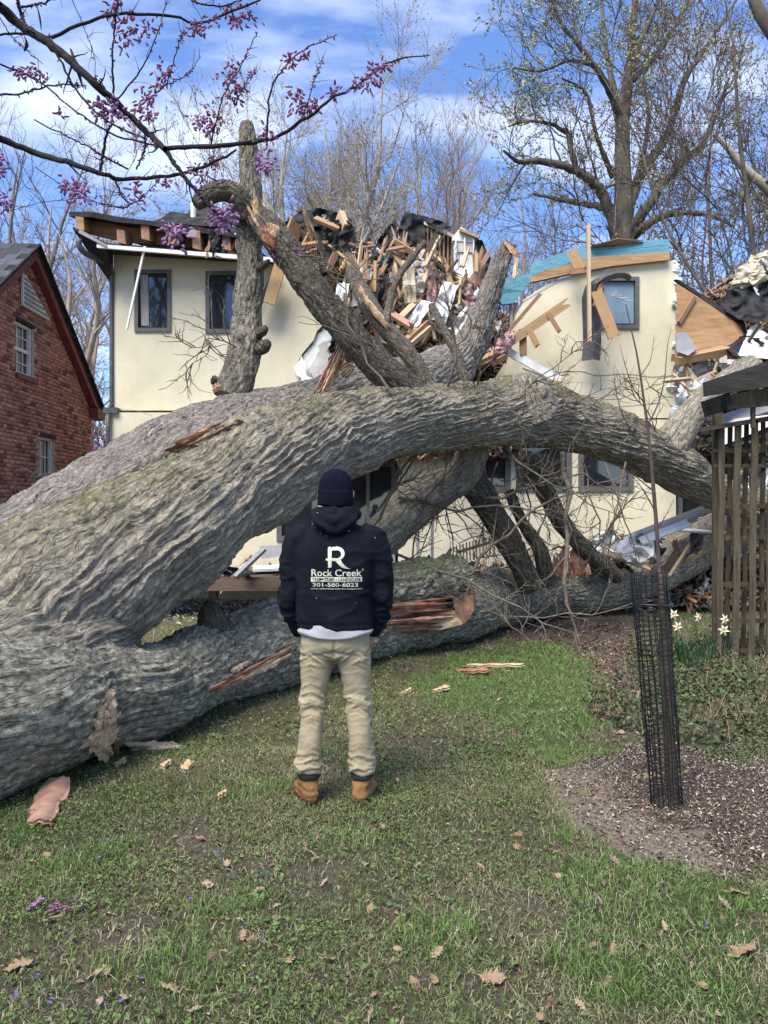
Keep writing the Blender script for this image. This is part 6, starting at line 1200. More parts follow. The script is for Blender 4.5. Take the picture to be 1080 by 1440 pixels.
# trousers
pp = [smooth_loft([(0, 0, .79, .165, .115), (0, -.008, .85, .192, .142), (0, -.008, .905, .194, .146), (0, 0, .96, .182, .135), (0, 0, .99, .17, .125)])]
for s in (-1, 1):
    pp.append(smooth_loft([(s*.150, -.018, .168, .062, .068), (s*.149, -.018, .195, .070, .076), (s*.146, -.02, .24, .064, .071), (s*.138, -.022, .34, .067, .078), (s*.130, -.014, .45, .066, .076), (s*.124, -.002, .55, .070, .076), (s*.113, -.004, .68, .082, .092), (s*.100, -.006, .80, .094, .112), (s*.094, -.01, .87, .098, .118)], 5, 28))
V, Fc, N = remesh(pp, .007, 4); z = V[:, 2]; leg = np.sign(V[:, 0])
fold = np.exp(-((z-.54)/.075)**2)*1.0+np.exp(-((z-.20)/.075)**2)*1.0+np.exp(-((z-.80)/.04)**2)*.6+.16
ph = z*92+np.where(leg > 0, 1, -1)*V[:, 0]*26+3.2*pn(V*np.array([7, 7, 5])+2)+leg
cr = lambda k, o: np.clip(1-np.abs(pn(V2*np.array(k)+o))*2.8, 0, 1)**1.5
V2 = V.copy(); V2[:, 2] += .45*np.abs(V[:, 0]-.13*leg)*np.where(V[:, 1] < 0, 1, -.5)
w = fold*(.013*cr((7, 7, 22), 3)+.007*cr((12, 12, 38), 9))-.003+.005*fbm(V*6, 3)
# seat crease
w -= .012*np.exp(-(V[:, 0]/.008)**2)*(V[:, 1] < 0)*np.clip((z-.80)/.03, 0, 1)*np.clip((.93-z)/.03, 0, 1)+.007*np.exp(-((z-.835+.15*np.abs(V[:, 0]))/.008)**2)*(V[:, 1] < 0)
tro = put('trousers', V+N*w[:, None], Fc, KHAKI)
for s in (-1, 1):
    g = Geo(); x0, x1 = s*.055, s*.145
    V, Fc = loft([(s*.148, -.018, .158, .064, .068), (s*.148, -.018, .163, .0735, .077), (s*.148, -.018, .182, .0735, .078), (s*.148, -.018, .190, .066, .07)], 32); V = V.copy(); a = np.arctan2(V[:, 1]+.018, V[:, 0]-s*.148); V[:, 2] += .008*np.sin(a*2+s)+.004*np.sin(a*5); put('hem', V, Fc, KHAKI, tro)
# boots
for s in (-1, 1):
    yaw = rad(-s*(24 if s < 0 else 17)); cs, sn = math.cos(yaw), math.sin(yaw); cx, cy = s*.150, -.02
    def T(V): V = np.asarray(V, float).copy(); x, y = V[:, 0].copy(), V[:, 1].copy(); V[:, 0] = cx+x*cs-y*sn; V[:, 1] = cy+x*sn+y*cs; return V
    up = [smooth_loft([(0, .055, .022, .047, .128, 2.6), (0, .055, .05, .048, .126, 2.5), (0, .035, .075, .046, .098), (0, .005, .11, .050, .064), (0, -.004, .14, .052, .058), (0, -.006, .17, .050, .056)], 5, 32)]
    up.append(smooth_loft([(0, -.030, .022, .046, .050), (0, -.032, .06, .046, .048), (0, -.026, .10, .046, .044), (0, -.016, .14, .048, .046)], 4, 24))
    V, Fc, N = remesh([(T(v), f) for v, f in up], .006, 3); V = V+N*(.003*fbm(V*22, 3)+.0022*np.sin(V[:, 2]*150+3*pn(V*12)))[:, None]; bt = put('boot', V, Fc, BOOT)
    V, Fc = loft([(0, .050, -.004, .047, .130, 2.6), (0, .050, .002, .050, .135, 2.6), (0, .050, .022, .0515, .137, 2.6), (0, .050, .026, .049, .133, 2.6)], 48); V = V.copy(); V[:, 0] *= np.interp(V[:, 1], [-.085, -.03, .05, .13, .19], [.92, .90, .93, 1.05, .98]); put('sole', T(V), Fc, SOLE, bt)
    V, Fc = smooth_loft([(0, -.006, .122, .050, .056), (0, -.006, .130, .058, .064), (0, -.006, .146, .060, .066), (0, -.006, .162, .056, .062), (0, -.006, .168, .048, .054)], 4, 32); put('collar', T(V), Fc, CHAR, bt)
    V, Fc = loft([(s*.148, -.018, .13, .04, .043), (s*.148, -.018, .22, .05, .055)], 20); put('sock', V, Fc, HAIR)
# ---- the print on the back, laid on the cloth
tree_ = BVHTree.FromPolygons([Vector(v) for v in HV], HF)
def on_back(x, z, lift=.0022):
    h = tree_.ray_cast(Vector((x, -1, z)), Vector((0, 1, 0))); return np.array([x, (h[0].y if h[0] else -.14)-lift, z])
def manx(px): return (px-540)/F*(MD-.155)-MX
def manz(py): return CH+(720-py)/F*(MD-.155)
def flat(name, polys, mat, lift=.0022, parent=None, step=.006):
    """2-D polygons in photo px of the back, cut fine and laid on the cloth"""
    bm = bmesh.new()
    for loops in polys:
        L = [[Vector((x, y, 0)) for x, y in l] for l in loops]; fl = [p for l in L for p in l]; vs = [bm.verts.new(p) for p in fl]
        for t in tessellate_polygon(L):
            try: bm.faces.new([vs[i] for i in t])
            except ValueError: pass
    return lay_bm(name, bm, mat, lift, parent)
def lay_bm(name, bm, mat, lift, parent):
    for _ in range(3):
        es = [e for e in bm.edges if e.calc_length() > 3.0]
        if es: bmesh.ops.subdivide_edges(bm, edges=es, cuts=1)
    bmesh.ops.triangulate(bm, faces=bm.faces); bm.verts.index_update()
    V = [on_back(manx(v.co.x), manz(v.co.y), lift) for v in bm.verts]; Fc = [[v.index for v in f.verts] for f in bm.faces]; bm.free()
    return put(name, V, Fc, mat, parent or hood_o)
def text(name, s, x0, x1, y_base, cap, mat, bold=.0, lift=.0022):
    cu = bpy.data.curves.new('t', 'FONT'); cu.body = s; cu.size = 1; cu.offset = bold; cu.resolution_u = 3; o = link(bpy.data.objects.new('t', cu)); bpy.context.view_layer.update()
    ev = o.evaluated_get(bpy.context.evaluated_depsgraph_get()); me = ev.to_mesh(); bm = bmesh.new(); bm.from_mesh(me); ev.to_mesh_clear(); bpy.data.objects.remove(o); bpy.data.curves.remove(cu)
    xs = [v.co.x for v in bm.verts]; a, b = min(xs), max(xs); h = .70
    for v in bm.verts: v.co = Vector((x0+(v.co.x-a)/(b-a)*(x1-x0), y_base-v.co.y/h*cap, 0))
    return lay_bm(name, bm, mat, lift, None)
text('lettering', 'Rock Creek', 437.5, 508.5, 810.2, 9.6, PRINT, .010)
flat('print_bar', [[rect(437, 811.6, 509, 818.2)]], PRINT)
text('lettering', 'TREE \u2022 TURF \u2022 LANDSCAPE', 438.5, 507.5, 817.3, 4.7, HOODIE, .012, .0036)
text('lettering', '301-580-6023', 439.5, 503.5, 825.0, 5.4, PRINT, .014)
text('lettering', 'www.rockcreektreeturflandscape.com', 437, 509, 828.9, 2.2, PRINT, .0)
text('lettering', '\u00ae', 508.6, 511.5, 803, 3, PRINT, .0)
arc = lambda cx, cy, rx, ry, a0, a1, n=14: [(cx+rx*math.cos(rad(a0+(a1-a0)*i/n)), cy+ry*math.sin(rad(a0+(a1-a0)*i/n))) for i in range(n+1)]
flat('logo', [[[(461, 770), (463.5, 768.4), (466, 770.2), (468.5, 768.6), (470.5, 769.6), (473, 768.2), (475.5, 769.0), (478, 769.4)]+arc(475, 778.5, 9.6, 9.3, -72, 60)+[(479.5, 787.2), (481.5, 791), (485, 795), (490, 798.6), (493.4, 799.8), (487, 799.6), (481, 797.8), (476, 793.5), (472.5, 789), (466.5, 788.6), (466.3, 797.6), (461.5, 798.4), (461.3, 788.4), (458.3, 788.2), (458.3, 785.2), (461.2, 785.4)],
  [(466.4, 774.2), (472, 773.8)]+arc(474.5, 779.3, 5.4, 5.4, -80, 70)+[(474, 784.9), (466.4, 784.6)]]], PRINT)
flat('logo_accent', [[[(463, 785.4), (474, 785.2)]+arc(474.8, 779.2, 6.1, 6.4, 70, 20, 6)+arc(475, 779, 8.6, 8.4, 20, 75, 6)+[(474, 788.2), (463, 788.0)]]], PRINTG, .0034)
# pale flecks of plaster on the cloth
r6 = random.Random(6)
flat('flecks', [[[(x, y-s), (x+s, y), (x, y+s), (x-s, y)]] for x, y, s in [(446, 721, .9), (490, 747, .8), (458, 754, .5), (445, 841, .6), (527, 757, .6)]+[(r6.uniform(425, 520), r6.uniform(750, 870), r6.uniform(.25, .5)) for _ in range(3)]], PRINT, .003)
# ---------------------------------------------------------------- background trees
def bud_quads(P_, R_, n, size, col, r=rng, t0=.4):
    N, K, _ = P_.shape; idx = r.integers(0, N, n); x = r.uniform(t0, 1, n)*(K-1); i = np.minimum(x.astype(int), K-2); f = (x-i)[:, None]
    c = P_[idx, i]*(1-f)+P_[idx, i+1]*f+r.normal(0, size*.5, (n, 3)); a = r.normal(size=(n, 3)); a /= np.linalg.norm(a, axis=1, keepdims=True); b = np.cross(a, r.normal(size=(n, 3))); b /= np.linalg.norm(b, axis=1, keepdims=True)
    s = (size*r.uniform(.5, 1.3, n))[:, None]; V = np.stack([c-a*s, c+b*s*.6, c+a*s, c-b*s*.6], 1).reshape(-1, 3); Fc = np.arange(4*n).reshape(-1, 4)
    pal = np.array(col); C = pal[r.integers(0, len(pal), n)]*r.uniform(.7, 1.25, (n, 1)); return V, Fc, np.repeat(C, 4, axis=0)
FOL = pmat('spring_leaf', (1, 1, 1), (.8, .8, .8), 3, .8, 0, attr=True)
def make_tree(name, label, group, base, trunks, levels, bark, twig, buds=None, K=12, cat='tree', trunk_sides=10, seed=1):
    """trunks: world paths [(x,y,z,r)...]; levels: sprout args per level"""
    r = np.random.default_rng(seed); o = thing(name, label, cat, base, group)
    A, R_ = [], []
    for l in trunks:
        q = catmull(np.array(l, float), .35); s = np.concatenate([[0], np.cumsum(np.linalg.norm(np.diff(q[:, :3], axis=0), axis=1))]); t = np.linspace(0, s[-1], 30)
        A.append(np.stack([np.interp(t, s, q[:, k]) for k in range(3)], -1)); R_.append(np.interp(t, s, q[:, 3]))
    A, R_ = np.array(A), np.array(R_); A[:, 1:-1] += r.normal(0, .02, A[:, 1:-1].shape)*np.minimum(1, R_[:, 1:-1, None]*6)
    for i in range(len(A)): V, Fc = tubes(A[i:i+1], R_[i:i+1], trunk_sides if i == 0 else 8); obj('limb' if i else 'trunk', V, Fc, bark, o, smooth=True)
    S = []; last = None
    for n, t0, t1, ang, ln, k, kw, sides in levels:
        A, R_ = sprout(A, R_, n, t0, t1, ang, ln, k, r=r, **kw); S.append(tubes(A, R_, sides)); last = (A, R_)
    V, Fc = join(S[:1]); obj('boughs', V, Fc, bark, o, smooth=True, kind='stuff')
    V, Fc = join(S[1:]); obj('crown', V, Fc, twig, o, kind='stuff')
    if buds:
        V, Fc, C = bud_quads(*last, buds[0], buds[1], buds[2], r); obj('foliage', V, Fc, FOL, o, cols=C, kind='stuff')
    return o
def pxw(lst): return [tuple(P(a, b, d))+(r,) for a, b, d, r in lst]
# the great half-leafed tree behind the right wing
D = 25
big = [[(875, 720, D, .62), (875, 480, D, .52), (876, 340, D, .46), (877, 280, D, .36), (876, 220, D, .31), (876, 170, D, .27), (882, 120, D, .21), (888, 60, D, .15), (893, 0, D, .11), (897, -90, D, .05)],
 [(868, 345, D, .25), (862, 310, D-.2, .24), (840, 262, D-.6, .20), (805, 238, D-1, .17), (760, 226, D-1.4, .13), (730, 228, D-1.7, .09), (708, 212, D-2, .05)],
 [(864, 325, D, .17), (850, 293, D+.4, .15), (820, 287, D+.8, .12), (780, 279, D+1, .09), (750, 272, D+1.2, .05)],
 [(812, 243, D-1, .14), (801, 205, D-1, .11), (800, 188, D-1, .10), (780, 176, D-1, .08), (745, 170, D-1.2, .05), (715, 178, D-1.4, .03)],
 [(874, 165, D, .18), (858, 130, D-.5, .15), (838, 95, D-1, .12), (812, 62, D-1.3, .09), (785, 25, D-1.6, .06), (770, -20, D-2, .03)],
 [(875, 205, D, .18), (862, 120, D+.7, .14), (853, 75, D+1, .11), (846, 0, D+1.3, .07), (842, -70, D+1.6, .03)],
 [(880, 315, D, .26), (890, 270, D+.3, .23), (912, 228, D+.4, .20), (938, 190, D+.5, .17), (962, 115, D+.6, .12), (1000, 55, D+.7, .08), (1042, -10, D+.8, .04)],
 [(884, 330, D, .24), (905, 298, D-.5, .21), (935, 256, D-.8, .18), (962, 222, D-1, .16), (984, 208, D-1.1, .12), (1005, 165, D-1.2, .09), (1025, 110, D-1.4, .05)],
 [(888, 335, D, .19), (912, 315, D-.7, .17), (945, 300, D-1, .13), (995, 302, D-1.4, .08), (1030, 318, D-1.6, .04)],
 [(880, 170, D, .16), (890, 95, D-.5, .13), (905, 50, D-.8, .10), (926, 0, D-1, .07), (940, -60, D-1.2, .03)],
 [(862, 250, D-.2, .12), (848, 215, D-.5, .10), (836, 180, D-.9, .08), (824, 130, D-1.2, .06), (790, 110, D-1.6, .035)],
 [(893, 260, D+.2, .12), (905, 215, D-.2, .10), (912, 160, D-.6, .08), (905, 105, D-.8, .05), (915, 60, D-1, .03)],
 [(830, 90, D-1, .09), (800, 85, D-1.3, .07), (760, 100, D-1.6, .05), (720, 95, D-1.8, .03)],
 [(884, 120, D, .10), (930, 70, D+.4, .08), (960, 20, D+.6, .05), (985, -30, D+.8, .03)]]
make_tree('tulip_tree', 'large spreading tree with small pale green new leaves behind the right wing', None, (P(875, 720, D)[0], D, 0), [[(a, b, c, d*.8) for a, b, c, d in pxw(l)] for l in big],
 [(8, .22, 1, 46, 3.0, 8, dict(up=.16, wig=.22, rr=.32, rmin=.016, shrink=.35), 5), (6, .15, 1, 44, 1.5, 6, dict(up=.12, wig=.25, rr=.55, rmin=.010, shrink=.4), 4), (5, .2, 1, 42, .75, 4, dict(up=.1, wig=.25, rmin=.007), 3)],
 TREEBARK, TREEBARK, (26000, .038, [(.42, .43, .20), (.50, .50, .27), (.36, .37, .18), (.44, .40, .22)]), seed=3)
def upright(x, D, h, r0, lean=0., fork=3, spread=.25, seed=0):
    r = random.Random(seed); s0 = h*r.uniform(.30, .42); w = r.uniform(-.3, .3)
    T = [[(x, D, -.1, r0), (x+lean*s0*.4, D, s0*.4, r0*.85), (x+lean*s0+w*.5, D, s0, r0*.7), (x+lean*h*.6+w*1.6, D, h*.66, r0*.42), (x+lean*h*.8+w, D, h*.86, r0*.22), (x+lean*h+w*2, D, h, r0*.06)]]
    for i in range(fork):
        t = r.uniform(.5, 1.25); z = s0*t; a = i*6.283/fork+r.uniform(-.4, .4); s = spread*h*r.uniform(.55, 1.25); X = x+lean*z; k = r.uniform(.8, 1.1); c, d = math.cos(a)*s, math.sin(a)*s*.8; q = r.uniform(-.12, .12)*h
        T.append([(X, D, z, r0*.5), (X+c*.35, D+d*.35, z+h*.10*k, r0*.42), (X+c*.62+q*.25, D+d*.6, z+h*.24*k, r0*.32), (X+c*.85+q*.1, D+d*.85, z+h*.38*k, r0*.2), (X+c*1.2+q*.4, D+d*1.1, min(h*1.02, z+h*.56*k), r0*.05)])
    return T
def bare(name, label, group, px, D, h, r0, bark, twig, seed, buds=None, lean=0., fork=5, spread=.22, dens=(8, 7, 6), tw=1.):
    x = P(px, 720, D)[0]; k = h/12
    return make_tree(name, label, group, (x, D, 0), upright(x, D, h, r0, lean, fork, spread, seed),
     [(dens[0], .18, 1, 44, 3.2*k, 8, dict(up=.16, wig=.18, rr=.5, rmin=.02*tw, shrink=.4), 5), (dens[1], .15, 1, 40, 1.7*k, 5, dict(up=.12, wig=.2, rr=.55, rmin=.012*tw, shrink=.4), 3), (dens[2], .15, 1, 38, .85*k, 3, dict(up=.1, wig=.2, rmin=.008*tw), 3)], bark, twig, buds, seed=seed)
BGR = 'bare trees behind the houses'
GB = [(.30, .29, .19), (.36, .33, .24), (.28, .24, .17)]
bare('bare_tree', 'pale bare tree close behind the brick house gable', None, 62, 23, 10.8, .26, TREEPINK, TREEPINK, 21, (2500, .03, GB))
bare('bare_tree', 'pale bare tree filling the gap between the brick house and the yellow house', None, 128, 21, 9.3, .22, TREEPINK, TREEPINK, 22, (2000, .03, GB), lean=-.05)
bare('bare_tree', 'tall grey bare tree at the far left behind the slate roof', None, 5, 27, 14.0, .28, TREEGREY, TREEGREY, 23)
bare('bare_tree', 'slim bare tree rising behind the torn left roof', None, 190, 30, 12.0, .2, TREEGREY, TREEPINK, 24, (1500, .03, GB))
bare('bare_tree', 'leafing tree behind the snapped pole branch', None, 385, 27, 15.2, .34, TREEPALE, TREEPALE, 25, (7000, .036, [(.40, .38, .24), (.46, .42, .3), (.36, .33, .2)]), spread=.26, dens=(10, 9, 7))
bare('bare_tree', 'leafing tree with curving limbs behind the sagging roof remnant', None, 470, 29, 16.2, .36, TREEPALE, TREEPALE, 26, (8000, .036, [(.40, .38, .24), (.46, .42, .3), (.36, .33, .2)]), spread=.26, dens=(10, 9, 7))
bare('bare_tree', 'broad bare tree behind the stud wall', None, 585, 33, 16.8, .36, TREEPINK, TREEPINK, 27, None, spread=.24, fork=8, dens=(11, 9, 8))
bare('bare_tree', 'fine twigged grey tree left of the great tree', None, 745, 36, 16.5, .28, TREEGREY, TREEGREY, 28, (1500, .035, GB), fork=7)
bare('bare_tree', 'fine twigged tree right behind the snapped rear stem', None, 690, 40, 15, .28, TREEGREY, TREEGREY, 29, None, fork=7)
RB = [(.26, .12, .11), (.30, .15, .13), (.22, .12, .10), (.28, .25, .15)]
bare('maple_tree', 'red budded tree at the right edge behind the foam heap', None, 1015, 22, 16.0, .10, TREEGREY, TREEBARK, 31, (9000, .032, RB), fork=8, spread=.2)
bare('maple_tree', 'dark red budded tree partly outside the right edge', None, 1125, 18, 15.0, .11, TREEBARK, TREEBARK, 32, (8000, .032, RB), fork=8, spread=.22, lean=-.12)
bare('bare_tree', 'yellow green budded small tree right of the wing', None, 985, 26, 9.2, .16, TREEGREY, TREEPALE, 33, (5000, .035, [(.26, .25, .10), (.32, .28, .13)]), fork=8, dens=(9, 7, 6))
bare('bare_tree', 'low bare tree behind the roofing sheet at right', None, 1065, 25, 9.0, .16, TREEGREY, TREEPALE, 34, (4000, .035, [(.26, .25, .10), (.24, .15, .10)]), fork=8)
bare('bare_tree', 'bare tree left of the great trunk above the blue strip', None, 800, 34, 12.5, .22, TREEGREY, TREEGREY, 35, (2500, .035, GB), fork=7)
# snapped leaning trunk at the right
o = thing('leaning_tree', 'snapped grey trunk leaning in from the right edge among the budded trees', 'tree', (P(1180, 720, 20)[0], 20, 0))
A, R_ = paths_from([[(1004, 188, 20, .05), (1030, 215, 20, .09), (1050, 240, 20, .11), (1090, 275, 20, .14), (1140, 340, 20, .2), (1180, 500, 20, .3), (1180, 722, 20, .35)]], 30); V, Fc = tubes(A, R_, 10); obj('trunk', V, Fc, TREEPALE, o, smooth=True)
A, R_ = sprout(A, R_, 14, .1, .8, 50, 2.2, 6, up=.15, wig=.2, rmin=.02); V, Fc = join([tubes(A, R_, 4), tubes(*sprout(A, R_, 6, .2, 1, 40, .8, 4, up=.1, wig=.2, rmin=.009), 3)]); obj('crown', V, Fc, TREEBARK, o, kind='stuff')
o = thing('corner_tree', 'thick dark limb crossing the top right corner of a tree outside the frame', 'tree', (P(1210, 720, 14)[0], 14, 0))
A, R_ = paths_from([[(1052, -30, 14, .10), (1066, 15, 14, .11), (1090, 50, 14, .14), (1150, 160, 14, .2), (1205, 400, 14, .26), (1210, 722, 14, .3)]], 30); V, Fc = tubes(A, R_, 10); obj('trunk', V, Fc, TREEBARK, o, smooth=True)
# a far wood that reads as one mass
wp = []
for i in range(230):
    x = rng.uniform(-75, 75); d = rng.uniform(55, 85); h = rng.uniform(8, 13.5)
    wp.append([(x+rng.normal(0, .3)*k, d, h*k/5) for k in range(6)])
A = np.array(wp); R_ = np.linspace(.22, .05, 6)[None].repeat(len(A), 0); S = [tubes(A, R_, 4)]
for n, L_, k in ((10, 3.4, 4), (8, 1.9, 3)): A, R_ = sprout(A, R_, n, .25, 1, 42, L_, k, up=.15, wig=.15, rmin=.028); S.append(tubes(A, R_, 3))
V, Fc = join(S); obj('far_wood', V, Fc, TUFT, kind='stuff', loc=(0, 70, 0), label='distant bare wood behind the gardens')
# purple redbud between the houses, and its blossom far left
def redbud_far(label, px, D, h, seed):
    x = P(px, 720, D)[0]
    return make_tree('redbud_tree', label, None, (x, D, 0), upright(x, D, h, .1, 0, 5, .2, seed), [(7, .2, 1, 42, 1.2, 6, dict(up=.12, wig=.2, rmin=.014), 4), (6, .2, 1, 40, .6, 4, dict(up=.1, wig=.2, rmin=.008), 3)], TREEGREY, TREEGREY, (2600, .04, [(.30, .12, .30), (.38, .17, .38), (.26, .10, .24)]), seed=seed)
redbud_far('purple flowering small tree in the gap between the two houses', 138, 18.5, 3.8, 41)
# trees behind the photographer, mirrored in the panes
for i, (x, d, h) in enumerate(((-9, -14, 15), (-2, -18, 17), (5, -15, 15), (12, -17, 16), (-16, -18, 15))):
    if i == 0:
        x0 = x; src = bare('bare_tree', 'bare tree behind the photographer mirrored in the window panes', 'trees mirrored in the window panes', 540, 20, h*1.7, .4, TREEGREY, TREEGREY, 50, None, fork=9); src.location = (x, d, 0)
    else:
        c = src.copy(); link(c); c.location = (x, d, 0); c.rotation_euler.z = i*1.3
        for ch in src.children: q = ch.copy(); link(q); q.parent = c

# ---------------------------------------------------------------- the redbud branches hanging into the top left
RD = 2.6
RBT = thing('redbud_tree', 'redbud tree with purple blossom branches hanging into the top left of view', 'tree', (P(-420, 720, 3.0)[0], 3.0, 0))
S_ = RD/F
def rb(pts, r0, r1, dz=0.):
    n = len(pts); return [(x, y, RD+dz+.05*math.sin(i*1.3+x*.01), r0+(r1-r0)*i/(n-1)) for i, (x, y) in enumerate(pts)]
trunk = [[(-420, 1860, 3.0, .11), (-415, 1300, 3.0, .10), (-400, 800, 3.0, .09), (-370, 400, 2.9, .08), (-300, 100, 2.8, .06), (-180, -40, 2.7, .035), (-60, -25, 2.62, .019), (0, 10, 2.6, .0165)]]
tk2 = [[(-385, 500, 2.95, .06), (-300, 300, 2.8, .035), (-150, 190, 2.7, .018), (-60, 182, 2.63, .013), (0, 195, 2.6, .0115)]]
main = [rb([(0, 10), (30, 37), (75, 65), (130, 115), (170, 150), (205, 185), (232, 210)], .0165, .0095), rb([(232, 210), (260, 250), (300, 295), (325, 315), (345, 322)], .008, .003),
 rb([(0, 195), (50, 215), (100, 230), (145, 245), (175, 252), (250, 245), (300, 228), (332, 211)], .0115, .0035),
 rb([(232, 209), (300, 206), (350, 200), (385, 195), (425, 170), (465, 140), (500, 122), (540, 92), (575, 80), (604, 78)], .0085, .0016)]
side = [rb([(375, 196), (380, 130), (400, 95), (430, 68), (474, 49)], .004, .0015), rb([(425, 170), (440, 120), (455, 80)], .0022, .001), rb([(72, 53), (125, 30), (170, 20), (240, 23), (275, 33), (330, 15), (366, 0)], .006, .003), rb([(160, 137), (158, 75), (165, 0), (166, -30)], .004, .002),
 rb([(165, 140), (200, 95), (220, 50), (235, 0)], .003, .0015), rb([(205, 142), (235, 115), (250, 65), (260, 42)], .0028, .0012), rb([(236, 118), (262, 106), (282, 80)], .002, .001), rb([(140, 243), (150, 190), (157, 175)], .005, .0035), rb([(192, 238), (205, 205), (204, 190)], .003, .0025),
 rb([(296, 206), (312, 140), (340, 90), (362, 45)], .003, .0013), rb([(330, 150), (345, 118), (360, 95)], .002, .001), rb([(-20, 50), (30, 47), (72, 52)], .004, .004, .1), rb([(-20, 128), (20, 133), (75, 120), (120, 120)], .004, .002), rb([(0, 90), (45, 108), (100, 150), (150, 185), (200, 200), (232, 207)], .003, .003, -.05),
 rb([(75, 65), (110, 130), (150, 170), (205, 195)], .004, .003, -.08), rb([(48, 168), (80, 185), (130, 210), (150, 222), (180, 238)], .0022, .003), rb([(160, 250), (172, 275), (182, 290), (165, 292), (130, 283)], .004, .0013), rb([(182, 288), (200, 278), (225, 250)], .002, .0015), rb([(50, 235), (90, 262), (130, 283), (180, 292)], .0016, .0016, .2),
 rb([(20, -15), (30, 20), (38, 42)], .006, .006), rb([(30, 10), (60, 4), (86, -6)], .004, .003), rb([(258, -8), (280, 5), (320, 8), (345, -4)], .003, .0025), rb([(100, -5), (118, 40), (132, 75), (134, 110)], .0016, .001), rb([(0, 25), (20, 55), (60, 90)], .002, .0012), rb([(0, 300), (60, 285), (150, 275)], .0012, .001, .3), rb([(345, 322), (370, 340), (395, 352), (480, 352)], .0022, .001),
 rb([(325, 315), (375, 357), (430, 362)], .0012, .0008, .3)]
S = []
for lst, sd_ in ((trunk, 12), (tk2, 10), (main, 8)):
    A, R_ = paths_from(lst, 40); A[:, 1:-1] += rng.normal(0, .0016, A[:, 1:-1].shape); R_ *= 1+rng.normal(0, .05, R_.shape)
    V, Fc = tubes(A, R_, sd_); obj('trunk' if sd_ > 8 else 'branch', V, Fc, TWIGR, RBT, smooth=True)
Am, Rm = A, R_
A, R_ = paths_from(side, 24); A[:, 1:-1] += rng.normal(0, .0016, A[:, 1:-1].shape); As, Rs = A, R_
S.append(tubes(A, R_, 6))
for A0, R0, n, L_ in ((Am, Rm, 7, .14), (As, Rs, 5, .10)): a, b = sprout(A0, R0, n, .1, .98, 50, L_, 6, up=.12, wig=.22, rmin=.0013, rr=.4); S.append(tubes(a, b, 4))
a, b = sprout(As, Rs, 14, .05, 1, 55, .012, 3, up=.1, wig=.1, rmin=.0012, rr=.5); S.append(tubes(a, b, 4)); a, b = sprout(Am, Rm, 22, .05, 1, 60, .014, 3, up=.1, wig=.1, rmin=.0016, rr=.3); S.append(tubes(a, b, 4))
V, Fc = join(S); obj('twigs', V, Fc, TWIGR, RBT, kind='stuff')
for pts, w in ((((100, 70), (108, 95), (116, 122)), .021), (((52, 8), (56, 25), (58, 42)), .008), (((35, 52), (38, 62), (34, 72)), .012)):
    c = PP([(x, y, RD-.02) for x, y in pts]); V, Fc = tube(c, [w*.5, w, w*.35], 8, .012, flat=.25); obj('seed_pod', V, Fc, POD, RBT, smooth=True)
# flower clusters: many little bud shapes in each
bm = bmesh.new(); bmesh.ops.create_icosphere(bm, subdivisions=1, radius=1); IB = np.array([v.co for v in bm.verts]); IF = np.array([[v.index for v in f.verts] for f in bm.faces]); bm.free()
def cluster(x, y, n, spx, mat, open_=False, dz=0., ang=None):
    c = P(x, y, RD+dz); s = spx*S_; p = c+rng.normal(0, 1, (n, 3))*[s*.62, s*.4, s*.62]
    if ang is not None: t = rng.normal(0, 1, n)*spx*S_*1.5; p = c+np.outer(t, [math.cos(ang), 0, math.sin(ang)])+rng.normal(0, s*.33, (n, 3))
    d = (p-c)/(s+1e-9)*.8+rng.normal(0, .6, (n, 3))+[0, 0, -.5]; d /= np.linalg.norm(d, axis=1, keepdims=True); u = np.cross(d, [.3, .2, .9]); u /= np.linalg.norm(u, axis=1, keepdims=True); w = np.cross(d, u)
    L_ = rng.uniform(.0075, .0115, n); W_ = rng.uniform(.003, .0046, n)*(1.35 if open_ else 1)
    V = p[:, None]+IB[None, :, 0:1]*u[:, None]*W_[:, None, None]+IB[None, :, 1:2]*w[:, None]*W_[:, None, None]+IB[None, :, 2:3]*d[:, None]*L_[:, None, None]
    V += d[:, None]*np.clip(IB[None, :, 2:3], 0, 1)*.0016
    Fc = (np.arange(n)[:, None, None]*len(IB)+IF[None]).reshape(-1, 3); obj('blossom', V.reshape(-1, 3), Fc, mat, RBT, kind='stuff')
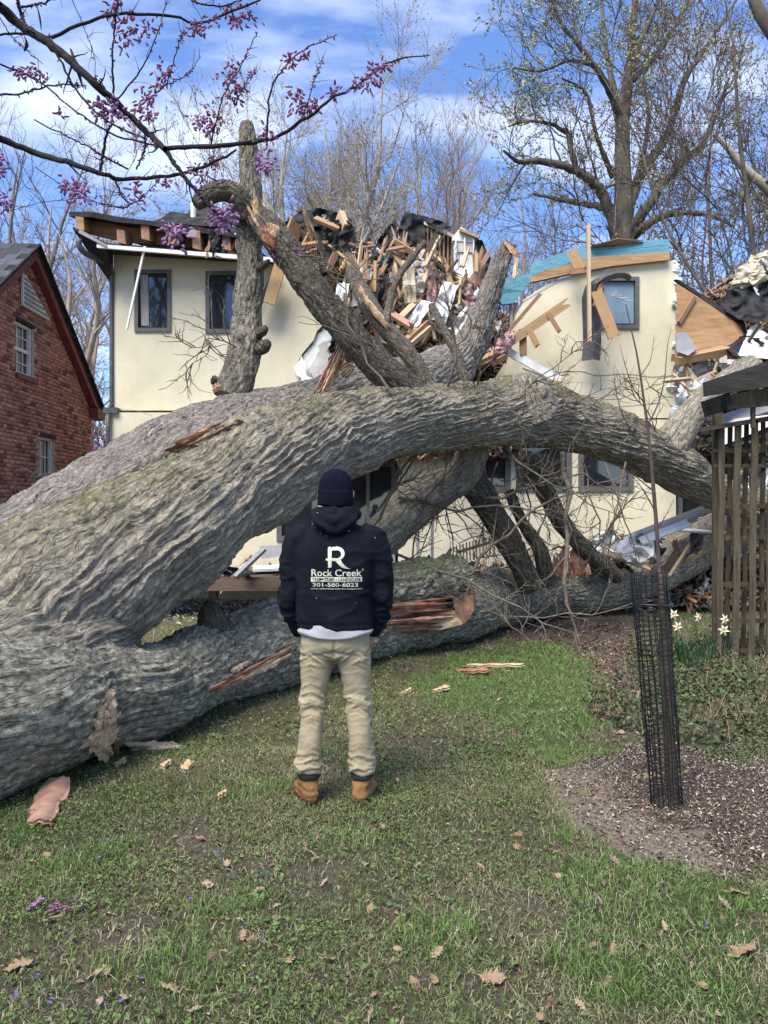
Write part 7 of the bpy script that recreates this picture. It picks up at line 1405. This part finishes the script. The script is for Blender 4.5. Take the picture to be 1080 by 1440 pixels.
for q in [(40, 100, 26, 12), (25, 103, 12, 8), (60, 108, 16, 9), (178, 28, 20, 11), (175, 60, 26, 14), (190, 48, 24, 12), (150, 20, 14, 9), (165, 5, 18, 9), (205, 40, 14, 9), (230, 105, 26, 11), (222, 120, 16, 8), (205, 135, 26, 13), (200, 155, 30, 13), (212, 165, 18, 10), (300, 170, 30, 14), (325, 135, 36, 13), (320, 110, 26, 11), (328, 95, 16, 9), (335, 125, 16, 9), (345, 20, 36, 15), (332, 30, 20, 11), (318, 15, 14, 8), (280, 38, 26, 11), (275, 45, 14, 8), (300, 30, 12, 8), (410, 85, 26, 11), (428, 77, 14, 7), (425, 150, 36, 14), (415, 130, 14, 8), (445, 150, 14, 8), (375, 190, 20, 11), (285, 245, 26, 14), (300, 225, 16, 9), (270, 240, 14, 8), (525, 110, 40, 14), (540, 95, 20, 9), (510, 120, 20, 9), (470, 130, 16, 9), (85, 160, 8, 5), (192, 275, 24, 13), (190, 262, 12, 7), (140, 115, 8, 6), (235, 258, 10, 7), (160, 22, 10, 8)]:
    cluster(*q, BUD)
for q in [(150, 152, 46, 16, 0), (165, 162, 30, 12, 0), (140, 148, 20, 10, 0), (290, 180, 34, 14, 0), (245, 328, 60, 15, 0), (312, 310, 60, 18, 0), (318, 298, 26, 11, 0), (372, 232, 40, 13, 0), (95, 265, 30, 14, .1), (120, 275, 16, 10, .1), (112, 262, 14, 8, .1), (5, 285, 36, 12, .1), (0, 225, 16, 9, .1), (-5, 240, 20, 9, .1), (430, 155, 20, 10, 0)]:
    cluster(q[0], q[1], q[2], q[3], BUD2, True, q[4])

# single buds sitting along the twigs
for i, (A0, n) in enumerate(((As, 620), (Am, 260))):
    N, K, _ = A0.shape; ix = rng.integers(0, N, n); x = rng.beta(2, 1.3, n)*(K-1); k = np.minimum(x.astype(int), K-2); f = (x-k)[:, None]; on = pn(np.column_stack([A0[ix, k]*9]))>-.08
    p = (A0[ix, k]*(1-f)+A0[ix, k+1]*f)[on]; m = len(p); d = rng.normal(0, 1, (m, 3))+[0, 0, -.2]; d /= np.linalg.norm(d, axis=1, keepdims=True); u = np.cross(d, [.3, .2, .9]); u /= np.linalg.norm(u, axis=1, keepdims=True); w = np.cross(d, u); p = p+d*.007
    V = p[:, None]+IB[None, :, 0:1]*u[:, None]*.0028+IB[None, :, 1:2]*w[:, None]*.0028+IB[None, :, 2:3]*d[:, None]*rng.uniform(.005, .008, (m, 1, 1)); Fc = (np.arange(m)[:, None, None]*len(IB)+IF[None]).reshape(-1, 3); obj('buds', V.reshape(-1, 3), Fc, BUD, RBT, kind='stuff')
